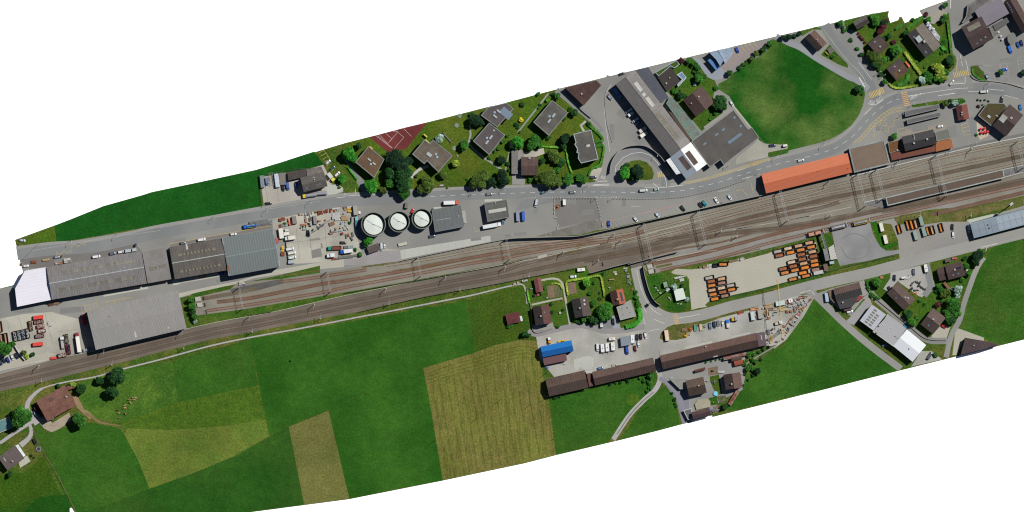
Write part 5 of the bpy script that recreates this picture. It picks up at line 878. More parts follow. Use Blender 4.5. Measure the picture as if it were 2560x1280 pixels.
lines('bay_line', [t('A',860,878,1030,845,1018,745,980,750),t('A',1030,845,1038,895),t('A',1100,835,1310,798,1400,785)]+[t('A',865+43*i,878-8*i,880+43*i,948-8*i) for i in range(4)]+[t('A',1128,828,1135,868),t('A',1220,812,1225,850),t('A',1310,798,1315,832),t('A',1045,745,1300,695,1580,655)], .7, YL, 'yellow bay lines between the left halls')
zz1 = [t('A',605,335,600,297,645,328,682,283,725,313,755,270,765,303), t('A',755,225,757,255,792,213,838,243,873,202,915,232,915,190)]
lines('zigzag_line', zz1, .9, YL, 'yellow zigzag bus stop lines on the left road')
zz2 = [t('P',240,710,262,733,270,680,325,675,338,620,392,612,385,590,370,590), t('P',375,665,402,687,405,632,455,622,465,560,510,548,485,525), t('P',235,655,250,678,262,625,320,615,330,565,385,558,375,540)]
lines('zigzag_line', zz2, .8, YL, 'yellow zigzag bus bay lines in the station square')
up = t('P',45,795,130,720,230,600,340,500,440,445,548,432); lo = t('P',105,780,175,715,240,640,330,560,430,490,560,462)
ups, los = resample(catmull(up), 9), resample(catmull(lo), 9)
lines('hatch_line', [up, lo]+[[los[min(i, len(los)-1)], ups[min(i+1, len(ups)-1)]] for i in range(len(los))], .8, YL, 'yellow hatched strip along the station square')
up = t('L',890,328,1100,285,1330,215,1500,165,1707,95)+t('Q',120,380,365,322); lo = t('L',905,345,1130,300,1340,235,1500,188,1707,122)+t('Q',150,398,370,340)
ups, los = resample(up, 7), resample(lo, 7)
lines('hatch_line', [up, lo]+[[los[min(i, len(los)-1)], ups[min(i+1, len(ups)-1)]] for i in range(len(los))], .7, YL, 'yellow hatched footway along the main road')
lines('bay_line', [t('P',1140,605,1200,590),t('P',1135,605,1160,715,1225,702),t('P',1145,640,1212,625),t('P',1155,675,1220,663),t('P',492,655,580,637,588,665),t('P',492,655,498,685)], .7, YL, 'yellow bay lines beside the red shed')
lines('bay_line', [t('L',1255,425,1385,395),t('L',332,580,435,577)], 1.6, FADE, 'white arrows on the parking lane')
st, en = t('L',190,712,235,775), t('L',1430,440,1480,495); PK = []
top = t('L',50,748,200,712,420,655,640,610,860,558,1080,510,1300,465,1420,432)
for i, p in enumerate(resample(top, 10.6)):
    PK.append([p, (p[0]+12.5, p[1]+17)])
lines('bay_line', PK+[top], .6, FADE, 'slanted white parking bay lines along the tracks')
RED = mat((226,120,104), v2=.1, tone='red_paint'); DOT = []
for i, p in enumerate(resample(t('L',50,748,1080,510), 10.6)): DOT.append([(p[0]-1.2,p[1]-1),(p[0]+1.2,p[1]-1),(p[0]+1.2,p[1]+1),(p[0]-1.2,p[1]+1)])
sheet('bay_number_mark', DOT, RED, 'small red marks at the head of each parking bay')
lines('bay_line', [t('Q',160,590,188,695),t('Q',225,560,245,670),t('Q',0,670,65,658,125,720)], .7, YL, 'yellow bay lines at the end of the orange shed')
lines('bay_line', [t('O',1585,1030,1630,1290),t('O',1590,1030,1707,1010),t('O',1600,1085,1707,1065),t('O',1610,1145,1707,1125),t('O',1270,1140,1285,1215),t('O',1280,1140,1410,1130,1430,1280),t('O',1285,1215,1420,1195)], .6, FADE, 'white bay lines of the upper right parking lot')
lines('bay_line', [t('P',1360,75,1450,85,1475,165),t('P',1410,80,1425,160),t('P',1450,85,1600,100),t('P',1520,0,1545,160),t('P',1590,10,1620,185),t('P',1530,130,1615,122),t('P',1700,0,1740,200)], .6, FADE, 'white bay lines around the lone parking tree')
lines('lane_line', dashes(t('P',1230,15,1500,10), 6, 5, False)+dashes(t('O',880,1160,1100,1165,1300,1120,1500,1040,1707,960), 6, 6, False), .6, FADE, 'dashed line through the upper right parking lot')
lines('bay_line', [t('N',1470+45*i,225+(-20)*i,1570+45*i,290-25*i)[0:2] for i in range(5)]+[t('M',500,270,550,340)]+[t('M',520+40*i,255-18*i,585+40*i,318-18*i) for i in range(5)]+[t('E',800+45*i,60+4*i,850+28*i,110+20*i) for i in range(0)], .7, YL, 'yellow bay lines of the top edge parking lots')
lines('bay_line', [t('E',890,60,960,160)]+[t('E',838+22*i,100+30*i,892+22*i,68+32*i) for i in range(4)]+[t('E',920,235,945,222),t('E',970,290,1000,270)], .7, YL, 'yellow bay lines beside the dark green meadow')
lines('edge_line', [t('H',1395,375,1400,420,1680,375,1672,330)], .7, YL, 'yellow box around the white truck')
lines('edge_line', [t('I',1335,335,1390,385,1447,438)], .8, YL, 'yellow line in the narrow lane')
lines('edge_line', [t('O',520,1010,520,1130,500,1280)], .9, YL, 'yellow kerb line at the upper crossing')
lines('edge_line', [t('O',570,970,590,1050),t('O',595,1090,615,1170)]+dashes(t('O',670,1070,715,1250),1.4,1.2,False), 1.0, WL, 'white dashes at the upper street mouth')
lines('edge_line', dashes(t('O',405,0,395,150), 1.4, 1.3, False), 1.6, WL, 'white teeth at the top of the street')
lines('edge_line', dashes(t('P',1040,200,1168,193), 2, 1.5, False)+[t('P',1170,125,1172,190)], 1.1, WL, 'dotted give way line at the upper crossing')
def zebra(label, a, b, n, ln, dirv, m=YL, wd=1.9):
    e = empty('zebra_crossing', 0, 0, 0); e.location = (*m2(a), 0); tag(e, label, kind='structure'); lx, ly = dirv
    z = raise_layer([[ (a[0]-lx*ln/2,a[1]-ly*ln/2),(b[0]-lx*ln/2,b[1]-ly*ln/2),(b[0]+lx*ln/2,b[1]+ly*ln/2),(a[0]+lx*ln/2,a[1]+ly*ln/2)]])
    for i in range(n):
        k = i/(n-1); p = (a[0]+(b[0]-a[0])*k, a[1]+(b[1]-a[1])*k); x, y = m2(p); ex_, ey_ = m2(a)
        o = MB().box(0,0,0,ln/S,wd/S,.006).build('stripe', m, e); o.location = (x-ex_, y-ey_, z); o.rotation_euler = (0,0,math.atan2(-ly, lx))
OY = mat((226,176,100), v2=.1, tone='orange_line')
zebra('yellow zebra crossing at the mouth of the avenue', (2175,239), (2207.5,225), 10, 15, (.40,.92), wd=1.8)
zebra('yellow orange zebra crossing over the main road at the hedge', (2260,232), (2268,263), 8, 15, (.97,-.22), OY, wd=1.8)
zebra('yellow zebra crossing below the dark brown gabled building', t('P',1060,110)[0], t('P',1200,82)[0], 9, 13, (.25,.97), wd=1.8)
zebra('yellow zebra crossing beside the loop road island', t('L',620,240)[0], t('L',735,222)[0], 7, 14, (.2,.98), wd=2.3)
zebra('yellow zebra crossing of the south road', t('U',610,1080)[0], t('U',628,1185)[0], 6, 11, (.98,-.15), OY, wd=1.7)
def text(label, s, p, size, ang, m=WL, name='road_lettering', z=None, parent=None):
    cu = bpy.data.curves.new(name, 'FONT'); cu.body = s; cu.size = size; cu.align_x = 'CENTER'; cu.align_y = 'CENTER'
    o0 = bpy.data.objects.new('t', cu); COL.objects.link(o0); me = bpy.data.meshes.new_from_object(o0.evaluated_get(bpy.context.evaluated_depsgraph_get()))
    bpy.data.objects.remove(o0); me.name = name; me.materials.clear(); me.materials.append(m); o = bpy.data.objects.new(name, me); COL.objects.link(o); x, y = m2(p)
    o.location = (x, y, (gz(*p)+.006) if z is None else z); o.rotation_euler = (0,0,math.radians(ang)); o.scale = (.75,1.6,1); tag(o, label, kind='structure'); return o
text('white STOP lettering left at the avenue stop line', 'STOP', (2180.5,254.5), 1.9, 172); text('white STOP lettering right at the avenue stop line', 'STOP', (2195.5,249.5), 1.9, 214)
text('white STOP lettering at the street mouth', 'STOP', t('I',1482,950)[0], 1.7, 172)
# ================= VEHICLES =================
def carmesh(Lc=4.3, Wc=1.78, H=1.45, hood=.9, boot=.35, van=False):
    hw = Wc/2
    def ring(w_, z0, z1, r=.12): return [(-w_, z0), (w_, z0), (w_, z1-r), (w_-r*1.4, z1), (-w_+r*1.4, z1), (-w_, z1-r)]
    zb = .85 if not van else 1.15; x = Lc/2
    body = MB().loft([(-x, ring(hw*.80,.35,zb-.15)), (-x+.25, ring(hw*.96,.28,zb)), (-x*.4, ring(hw,.25,zb+.04)), (x*.35, ring(hw,.25,zb+.02)), (x-.35, ring(hw*.92,.28,zb-.10)), (x, ring(hw*.70,.38,zb-.28))])
    fx = x-hood; bx = -x+boot; rf = fx-.55; rb = bx+(.5 if not van else .12)
    gl = MB(); hw2 = hw-.10; hr = hw-.30
    gl.add([(bx,-hw2,zb),(fx,-hw2,zb),(fx,hw2,zb),(bx,hw2,zb),(rb,-hr,H),(rf,-hr,H),(rf,hr,H),(rb,hr,H)], [(3,2,1,0),(4,5,6,7),(0,1,5,4),(1,2,6,5),(2,3,7,6),(3,0,4,7)])
    roof = MB(); roof.box((rb+rf)/2,0,H-.02,(rf-rb)+.06,2*hr+.08,.06)
    return body, gl, roof, x, hw
WHEEL = MB().tube((0,-.1,0),(0,.1,0),.32,12).mesh('wheel'); WHEEL.materials.append(TYRE)
LAMP = MB().box(0,0,0,.14,.34,.14).mesh('headlight'); LAMP.materials.append(paint((225,230,232)))
TAIL = MB().box(0,0,0,.1,.3,.16).mesh('tail_light'); TAIL.materials.append(paint((150,24,20)))
def inst(name, me, parent, loc, rot=(0,0,0)):
    o = bpy.data.objects.new(name, me); COL.objects.link(o); o.parent = parent; o.location = loc; o.rotation_euler = rot; return o
_pr = {}
def car(p, ang, rgb, words, kind='car', z=None, group=None):
    key = kind
    if key not in _pr:
        P = {'car': (4.3,1.78,1.45,.95,.35,False), 'estate': (4.6,1.8,1.5,1.0,.12,False), 'van': (5.3,2.0,2.1,.85,.05,True), 'sedan': (4.6,1.8,1.42,1.1,.75,False), 'small': (3.7,1.68,1.48,.75,.15,False)}[kind]
        b_, g_, r_, x, hw = carmesh(*P); mb, mg, mr_ = b_.mesh('body'), g_.mesh('windows'), r_.mesh('roof'); mb.materials.append(GLASS); mg.materials.append(GLASS); mr_.materials.append(GLASS)
        for q in mb.polygons: q.use_smooth = True
        _pr[key] = (mb, mg, mr_, x, hw)
    mb, mg, mr_, x, hw = _pr[key]; X, Y = m2(p); e = empty('parked_'+('van' if kind == 'van' else 'car'), X, Y, gz(*p) if z is None else z, math.radians(ang)); pm = paint(rgb)
    for nm, me in (('body', mb), ('windows', mg), ('roof', mr_)):
        o = inst(nm, me, e, (0,0,0))
        if nm != 'windows': setmat(o, pm)
    for sx in (-1, 1):
        for sy in (-1, 1): inst('wheel', WHEEL, e, (sx*x*.62, sy*(hw-.08), .32))
    for sy in (-1, 1): inst('headlight', LAMP, e, (x-.22, sy*hw*.62, .62)); inst('tail_light', TAIL, e, (-x+.05, sy*hw*.7, .68))
    look(e, words, p, 'van' if kind == 'van' else 'car', group); return e
def wheels(e, xs, hw, r=.45):
    for x in xs:
        for s in (-1, 1): o = inst('wheel', WHEEL, e, (x, s*hw, r)); o.scale = (r/.32,)*3
def truck(p, ang, L, cab, box, words, boxkind='box', W=2.5, H=3.4, cabL=2.1, name='truck', cat='truck'):
    X, Y = m2(p); e = empty(name, X, Y, gz(*p), math.radians(ang)); x = L/2
    MB().box(-.3,0,.7,L-.6,.9,.3).build('chassis', DARK, e)
    c = MB().loft([(x-cabL, [(-W/2+.05,.6),(W/2-.05,.6),(W/2-.05,2.5),(-W/2+.05,2.5)]), (x-.25, [(-W/2+.08,.6),(W/2-.08,.6),(W/2-.15,2.4),(-W/2+.15,2.4)]), (x, [(-W/2+.12,.6),(W/2-.12,.6),(W/2-.2,1.4),(-W/2+.2,1.4)])]).build('cab', paint(cab), e)
    MB().box(x-.28,0,1.55,.3,W-.5,.75).build('windscreen', GLASS, c)
    bl = L-cabL-.35; bx = -x+bl/2
    if boxkind == 'box': MB().box(bx,0,1.0,bl,W,H-1.0).build('cargo_box', mat(box, v1=.03, v2=.04, tone='box'), e); MB().box(bx,0,H,bl-.3,W-.3,.04).build('box_roof', mat(box, v1=.05, v2=.05, k=1.05, tone='box'), e)
    elif boxkind == 'tank':
        MB().tube((bx-bl/2,0,2.0),(bx+bl/2,0,2.0),1.15,18).build('tank', mat(box, v1=.06, v2=.06, rough=.35, tone='tank', metal=.3), e, smooth=False)
        b = MB(); [b.box(bx-bl/2+.6+i*1.3,0,3.1,.5,.5,.2) for i in range(int(bl/1.3))]; b.build('hatches', STEEL, e)
    elif boxkind == 'open':
        MB().box(bx,0,1.0,bl,W,.25).build('load_floor', mat(box, v1=.15, v2=.25, tone='load'), e); MB().box(bx,W/2-.06,1.25,bl,.12,.8).box(bx,-W/2+.06,1.25,bl,.12,.8).box(bx-bl/2+.06,0,1.25,.12,W,.8).box(bx+bl/2-.06,0,1.25,.12,W,.8).build('side_board', mat(tuple(int(v*.8) for v in box), v2=.1, tone='board'), e)
    elif boxkind == 'cars': 
        MB().box(bx,0,1.0,bl,W,.2).build('load_floor', DARK, e)
        b = MB(); [b.box(bx-bl/2+1+i*1.9,0,1.2,1.3,W-.5,.9) for i in range(int(bl/1.9))]; b.build('load', mat(box, v1=.2, v2=.2, tone='load'), e)
    wheels(e, [x-1.2, -x+1.0, -x+2.1], W/2-.2); look(e, words, p, cat); return e
def trailer(p, ang, L, W, rgb, words, kind='flat', name='trailer', cat='trailer'):
    X, Y = m2(p); e = empty(name, X, Y, gz(*p), math.radians(ang)); m = mat(rgb, v1=.05, v2=.08, tone='trailer')
    if kind == 'flat': MB().box(0,0,.6,L,W,.3).build('bed', m, e); MB().box(0,W/2-.04,.9,L,.08,.35).box(0,-W/2+.04,.9,L,.08,.35).box(L/2-.04,0,.9,.08,W,.35).box(-L/2+.04,0,.9,.08,W,.35).build('side_board', STEEL, e)
    elif kind == 'caravan':
        MB().loft([(-L/2, [(-W/2,.5),(W/2,.5),(W/2-.1,2.3),(-W/2+.1,2.3)]), (-L/2+.3, [(-W/2,.5),(W/2,.5),(W/2-.05,2.6),(-W/2+.05,2.6)]), (L/2-.5, [(-W/2,.5),(W/2,.5),(W/2-.05,2.6),(-W/2+.05,2.6)]), (L/2, [(-W/2+.1,.6),(W/2-.1,.6),(W/2-.2,1.9),(-W/2+.2,1.9)])]).build('body', m, e)
        MB().box(0,0,2.6,.8,.8,.12).build('roof_hatch', SKYL, e); MB().box(-L/4,.3,2.6,.4,.4,.12).build('roof_vent', STEEL, e); MB().box(L/2+.7,0,.5,1.4,.12,.12).build('drawbar', DARK, e)
    elif kind == 'box': MB().box(0,0,.6,L,W,2.0).build('body', m, e); MB().box(0,0,2.6,L-.3,W-.3,.05).build('lid', mat(rgb, v1=.06, v2=.05, k=1.04, tone='lid'), e)
    elif kind == 'tanktrailer': MB().tube((-L/2,0,1.9),(L/2,0,1.9),1.1,18).build('tank', mat(rgb, rough=.4, metal=.3, v1=.1, tone='tank'), e)
    elif kind == 'lattice':
        b = MB()
        for s in (-1, 1): b.tube((-L/2,s*W/2,1),(L/2,s*W/2,1),.09,4)
        n = int(L/1.0); [b.tube((-L/2+i*L/n,-W/2*(1 if i%2 else -1),1),(-L/2+(i+1)*L/n,W/2*(1 if i%2 else -1),1),.06,4) for i in range(n)]; b.build('frame', STEEL, e)
    wheels(e, [-.5, .5], W/2-.1, .34); look(e, words, p, cat); return e
CARS = [ # px, py, angle, colour, words, kind
(241,641.5,8,(232,234,236),'white van behind the long hall','van'),(281,634,8,(92,106,124),'blue grey estate car','estate'),(302,630,8,(228,230,232),'white car','estate'),(56,601,-8,(190,205,225),'pale blue white car in the corner','car'),
(64,665,5,(220,222,226),'white and dark car in the left yard','car'),(142,643,5,(150,158,170),'grey car by the zigzag line','car'),
(1,906,-58,(58,74,96),'dark blue grey car','car'),(9,900,-58,(28,36,52),'dark navy car','estate'),(20,900,-62,(34,66,140),'bright blue car','car'),(30.5,893,-68,(220,225,226),'white roofed dark car','car'),(41,890,-62,(30,40,62),'navy car','car'),
(89,1035,-62,(150,180,200),'pale blue white car','car'),(86.7,1104,-66,(28,30,40),'black estate car','estate'),(457,608,8,(96,108,122),'grey car','car'),(504,599,8,(232,234,238),'white delivery van','van'),(583,585.5,6,(214,218,222),'white car','estate'),
(671,508.7,5,(24,28,38),'black car','estate'),(554,683,8,(34,66,150),'blue car in the shade','car'),(667,454,-82,(112,132,170),'pale blue van','van'),(707.5,470,-82,(28,36,44),'dark car','estate'),(719,465.5,-82,(70,108,184),'blue van','van'),(740,463.5,-85,(24,72,190),'vivid blue car','car'),
(820,405.7,42,(206,214,224),'silver white car','car'),(831,420.5,35,(20,92,84),'dark teal car','car'),(843,435.5,42,(230,232,232),'white car','estate'),
(725,622.5,8,(222,230,228),'white utility van','van'),(729.6,632.5,8,(226,226,216),'cream white van','van'),(730.8,643.5,8,(216,228,224),'white van with a teal cab','van'),(770.6,583.8,-82,(20,30,42),'black estate car in the concrete yard','estate'),(858,606.8,-3,(50,40,36),'dark brown car','car'),
(1080,591,10,(66,78,98),'dark blue grey car','estate'),(954,617,-87,(206,214,218),'white silver car','van'),(961.5,614,-87,(232,236,236),'short white van','small'),(1257,553.7,-87,(90,130,160),'blue grey car','car'),(1521.7,560,-85,(28,70,168),'royal blue car','car'),
(1223,485.8,2,(126,132,134),'pale grey moving car','estate'),(1358.6,480.6,22,(86,122,132),'teal grey car in tree shade','car'),(1431,481,2,(128,132,134),'light grey moving car','estate'),(1340.5,508,-102,(196,204,204),'pale silver van','van'),(1432.4,691.5,3,(224,230,238),'white car on the grass','estate'),
(1483,443,0,(66,78,92),'dark blue grey car','estate'),(1525,244,-50,(150,160,172),'silver grey car','estate'),(1554.5,184.5,20,(36,44,60),'dark car','car'),(1572.6,276.6,215,(226,232,234),'white van','van'),(1588,300.5,215,(214,222,228),'white van','van'),(1593.6,307.5,215,(104,146,196),'light blue car','car'),
(1829,258,-60,(228,232,236),'white car','car'),(1843,125.6,-65,(24,76,190),'vivid blue car','car'),(1589,548,-52,(224,228,228),'white dark car','car'),(1643.4,537.5,-52,(206,220,238),'pale blue white car','car'),(1707,521,-52,(30,36,42),'black car','estate'),(1751.4,513,-54,(26,32,40),'black car left of the teal one','car'),(1761,509,-54,(20,140,156),'bright teal car','estate'),(1790.6,501,-58,(236,238,232),'bright white sedan','sedan'),(1824,493,-55,(208,220,232),'silver white car','car'),
(1609,476,3,(206,212,204),'pale white van on the road','van'),(1640.6,473.7,5,(160,190,180),'small pale green car','small'),(1931,364,3,(24,44,86),'dark blue car','estate'),(2001.7,401,12,(190,202,204),'silver car on the road','estate'),(2379,207,50,(190,196,196),'pale silver car at the crossing','estate'),(2468,192.5,-72,(150,180,196),'light blue car','car'),(2511,174,6,(30,86,190),'blue car behind the parking tree','car'),
(2460.5,229,3,(200,204,200),'silver van on the curve','van'),(2504,249,86,(34,44,50),'dark grey car','estate'),(2550.5,269,-78,(30,120,204),'bright blue car','car'),(2349.5,316,6,(226,230,232),'white car','car'),(2525,124,-70,(34,112,222),'vivid blue van','van'),(2545,112.5,-72,(30,92,176),'blue car in shade','car'),(2554,108,-72,(26,52,112),'dark blue car in shade','car'),(2357,18.5,60,(210,214,214),'white car','small'),
(2380.7,568,-92,(26,32,42),'black car','car'),(2383,586.8,-86,(226,230,230),'white car','estate'),(2423,571,-84,(228,234,234),'white van','van'),(1533,804.7,-85,(28,34,44),'black car','estate'),(1545,800.5,-85,(24,32,56),'dark navy car','car'),(1494,868.5,-88,(230,234,234),'white van','van'),(1592.7,844,-90,(26,36,54),'dark blue car','estate'),(1602,842,-88,(60,30,40),'dark car with pink white bonnet','car'),(1614,839,-80,(236,232,232),'white car with a pink front','estate'),(1596.7,861,-80,(230,234,234),'white car','car'),(1587.5,872,-80,(104,28,40),'dark red car','car'),(1567.4,876,-84,(34,80,190),'blue camper van with white trim','van'),(1501,920.5,14,(96,136,170),'light blue grey car','car'),
(1775,816,-84,(112,132,152),'blue grey car','estate'),(1785.7,812,-82,(38,50,78),'navy blue car','estate'),(1807,809,-84,(224,232,236),'silver white car','car'),(2236,695,-92,(28,34,42),'black car','car'),(2284,681,-88,(96,102,112),'dark grey car','estate'),(2224,722,-60,(44,52,58),'dark car half under the eaves','small'),(2324,889,60,(82,88,102),'grey blue estate car','van'),(2359,816,-35,(206,26,30),'small bright red car','small'),(2124,779,10,(230,234,234),'white estate car','estate'),(2211,863,15,(110,150,190),'small blue car in shade','small'),(2265,816,-35,(40,140,180),'turquoise car beside the white hall','car'),(1030.6,527.6,62,(222,24,28),'bright red sports car','small')]
for px, py, a, c, wd, k in CARS: car((px,py), a, c, wd, k)
truck((624,565),188,8.5,(24,110,200),(150,156,160),'blue mobile crane with its boom pointing right','open')
o_ = PENDING[-1][0]; trailer((664,557),8,10,2.2,(190,192,194),'grey lattice mast sections','lattice'); MB().box(-1.5,0,2.2,7,.7,.6).build('boom', paint((30,120,206)), o_)
trailer((655.5,453.7),96,8,2.6,(128,140,148),'grey covered trailer','box'); trailer((678,448),96,9,2.2,(200,200,200),'lattice ladder trailer','lattice'); trailer((692.6,451),98,9,2.9,(196,204,212),'pale grey box trailer','box')
for px_ in (706,): trailer((px_,447),92,8,4.2,(128,122,116),'brown grey covered stack','box')
truck((774,488.4),188,9.5,(226,206,60),(176,178,184),'tanker truck with a yellow cab','tank'); trailer((803,483.5),4,7.8,2.3,(168,170,178),'silver tank trailer','tanktrailer')
truck((828,442.5),-52,6.4,(236,222,96),(206,206,196),'white box truck with a yellow cab'); truck((1128,506.5),2,10,(216,96,56),(232,232,232),'white box truck with an orange cab','box'); truck((1230,564),10,12.3,(244,244,246),(222,228,228),'long white articulated truck','box')
truck((725,595),188,7.2,(214,226,226),(226,222,206),'white flatbed truck with a cream load','box',cabL=2.0); truck((836.7,620),183,9,(26,160,130),(132,74,54),'green cabbed tipper with a rusty bed','open'); truck((866,628),188,8.5,(28,90,190),(226,226,226),'white truck with a blue cab','box'); truck((826.6,638.4),188,5.4,(226,230,230),(224,226,226),'short white truck','box')
truck((1543,232.6),-55,7.6,(110,156,204),(104,150,200),'pale blue bus in shade','box',H=3.1); trailer((1410.8,505.7),92,3.8,1.9,(236,234,226),'white box trailer','box'); trailer((1577,285),35,4,2,(232,236,236),'white box trailer by the diagonal hall','box'); trailer((1607,324),35,5.4,2.5,(214,208,196),'cream covered trailer','box'); trailer((1609.5,336),35,5.2,2.4,(236,234,224),'white covered trailer','box')
trailer((1294,541),-86,6.2,1.9,(142,152,176),'long grey blue trailer','box'); trailer((1308.5,539.7),-86,6.2,1.9,(62,104,190),'long blue trailer','box'); trailer((1007.6,609.6),14,6.4,2.2,(196,192,180),'open crate trailer','flat'); trailer((1452.6,674),6,5.2,2.2,(240,240,230),'white caravan under the track wall','caravan'); trailer((320,627),8,4,2,(176,184,192),'grey tarpaulin trailer','box'); trailer((335.6,624.6),8,2.8,1.9,(176,186,192),'short grey tarpaulin trailer','box'); trailer((339.5,612),65,1.6,1.1,(50,70,110),'small dark blue bin','box',cat='bin')
for i, q in enumerate(((1506.5,870.8),(1518.4,869),(1532.5,866.6))): trailer(q,-86,5.6,2.4,(240,240,238),('left','middle','right')[i]+' white caravan of the row of three','caravan')
trailer((1530,847),4,4.4,1.9,(232,230,218),'small white trailer with drawbar','caravan'); trailer((1581.4,848),-86,5.8,2.3,(240,240,240),'white motor caravan beside the grey shelter','caravan'); truck((1503.6,810),-86,4.6,(226,228,222),(206,204,192),'white pickup truck','box',W=1.9,H=2.1); truck((1373.5,851),-82,4.2,(226,160,40),(232,232,228),'small truck with an amber cab','box',W=1.7,H=2.2); truck((1819.8,809),96,5.4,(34,120,216),(210,208,202),'blue cabbed truck with a white bed','box',W=2,H=2); truck((1836.5,797),190,4.4,(222,176,40),(160,168,176),'grey box truck with a yellow cab','box',W=2.6); truck((1947,807),14,5.2,(236,238,236),(206,196,170),'white flatbed truck with sacks','open',W=2.1)
trailer((1739,819),-86,4.2,2,(90,150,130),'teal framed trailer'); trailer((1753,818),-84,4.4,2.2,(206,188,150),'cream boarded trailer'); trailer((1795.8,808),-80,3.6,1.7,(112,118,124),'grey car trailer'); trailer((1763,815.5),-86,1.6,1,(170,170,160),'tiny pale trailer'); trailer((2067,743),-82,6,2.2,(170,190,206),'pale blue covered trailer','box'); trailer((2097,761),-80,2.6,1.4,(150,180,196),'small blue trailer','box'); trailer((2315,671),-80,5.4,2.2,(236,236,234),'white motorhome','caravan'); trailer((828,583),0,3,1,(90,90,90),'short dark trailer')
trailer((129,1046),20,2.8,1.7,(150,160,168),'grey livestock trailer','box'); trailer((2259,694),12,2.8,1.2,(225,225,225),'white roofed market trailer','box'); trailer((1963,363.5),10,2.8,1.4,(226,226,220),'white box trailer','box')
# ================= CONTAINERS AND SKIPS =================
def container(p, ang, rgb_in, rgb_rim, words, L=6.0, W=2.45, H=1.9, closed=False, load=None, name='skip_container', cat='container', group=None):
    X, Y = m2(p); e = empty(name, X, Y, gz(*p), math.radians(ang)); rim = mat(rgb_rim, v1=.1, v2=.2, tone='steel_side')
    if closed:
        MB().box(0,0,0,L,W,H).build('body', rim, e); MB().box(0,0,H,L-.08,W-.08,.06).build('roof', mat(rgb_in, v1=.06, s1=.5, v2=.06, wave=.08, ws=.6, tone='container_roof'), e)
        MB().box(L/2+.02,0,.1,.04,W-.2,H-.2).build('door', rim, e)
    else:
        MB().box(0,0,.15,L-.2,W-.2,.08).build('floor', mat(rgb_in, v1=.18, s1=.6, v2=.2, s2=2.5, tone='rust_floor'), e)
        tt = .13; MB().box(0,W/2-tt/2,0,L,tt,H).box(0,-W/2+tt/2,0,L,tt,H).box(L/2-tt/2,0,0,tt,W-2*tt,H).box(-L/2+tt/2,0,0,tt,W-2*tt,H).build('side', rim, e)
        b = MB(); n = 7
        for i in range(n): b.box(-L/2+L*(i+.5)/n, W/2+.06,.1,.12,.12,H-.1).box(-L/2+L*(i+.5)/n, -W/2-.06,.1,.12,.12,H-.1)
        tag(b.build('rib', rim, e), kind='stuff')
        if load:
            b = MB(); r2 = random.Random(int(p[0]*7+p[1]))
            for i in range(60):
                b.box(r2.uniform(-L/2+.3,L/2-.3), r2.uniform(-W/2+.3,W/2-.3), .2, r2.uniform(.2,.7), r2.uniform(.15,.5), H-.7+r2.uniform(0,.5), r2.uniform(0,3))
            tag(b.build('load', mat(load, v1=.2, s1=.8, v2=.35, s2=2.5, island=.45, alt=(150,150,152), altamt=.6, alts=.8, tone='scrap'), e), kind='stuff')
    look(e, words, p, cat, group); return e
OC = {'o': ((202,128,62),'orange rust floored'), 'b': ((224,132,44),'bright orange floored'), 'r': ((158,96,62),'dark rust floored'), 't': ((196,158,122),'tan floored'), 'm': ((160,124,110),'mauve brown floored'), 'g': ((176,168,158),'grey floored'), 'c': ((206,186,160),'cream floored')}
RIMD = (62,54,50)
ul = 'g1018 632 r1043 673 o1050 722 t1052 778 o1065 828 b1085 882 t1165 643 m1168 692 c1165 752 r1180 800 m1205 845 g1272 722 o1285 770'
def plist(s): 
    tk = s.split(); return [(tk[i][0], float(tk[i][1:]), float(tk[i+1])) for i in range(0, len(tk), 2)]
for k, x, y in plist(ul): container(t('U',x,y)[0], 12, OC[k][0], RIMD if k != 'g' else (90,110,100), OC[k][1]+' open container', L=6.0, W=2.45, group='open containers stored in rows')
container(t('U',1183,472)[0], 2, OC['o'][0], (40,38,40), 'lone black rimmed orange open container', L=6.0, W=2.6); container(t('U',1090,487)[0], 4, (40,42,48), (30,32,36), 'black empty open container', L=3.6, W=2.2)
xl = 'g453 372 c563 340 t675 312 t788 280 r470 415 b590 383 o700 355 o810 325 r705 405 t823 375 r715 455 r835 423 c600 487 t730 500 o845 473 r510 558 r620 530 b745 545 b850 517 o530 600 o638 572 b722 600 m858 565 o755 635 o615 670'
for k, x, y in plist(xl): container(t('X',x,y)[0], 13, OC[k][0], RIMD, OC[k][1]+' open container', L=6.2, W=2.5, group='open containers stored in rows')
container(t('X',880,603)[0], 11, (190,190,190), (150,150,150), 'closed pale grey container at the end of its row', closed=True, L=6.4)
for k, x, y, L in (('b',378,905,6),('o',473,862,6.4),('b',517,858,6.4),('t',560,850,6),('o',687,925,5.6),('t',735,915,5.8),('o',825,890,5.8)): container(t('R',x,y)[0], 106, OC[k][0], RIMD, OC[k][1]+' upright open container', L=L, W=2.4, group='open containers in the dusty yard')
for q, lab in ((t('R',612,822)[0],'upper'),(t('R',641,935)[0],'middle')): container(q, 106, (140,164,154), (104,124,116), lab+' closed pale green container', L=6.2, closed=True, H=2.5)
container(t('R',549,975)[0], 106, (150,168,158), (104,124,116), 'lower left closed pale green container', L=6.2, W=2.3, closed=True, H=2.5)
container(t('R',188,887)[0], 104, (228,228,214), (180,180,170), 'upper white container beside the green strip', L=5.8, closed=True, H=2.4, W=2.4); container(t('R',230,1017)[0], 104, (228,228,214), (180,180,170), 'lower white container beside the green strip', L=5.8, closed=True, H=2.4, W=2.4)
REDC = (224,74,62)
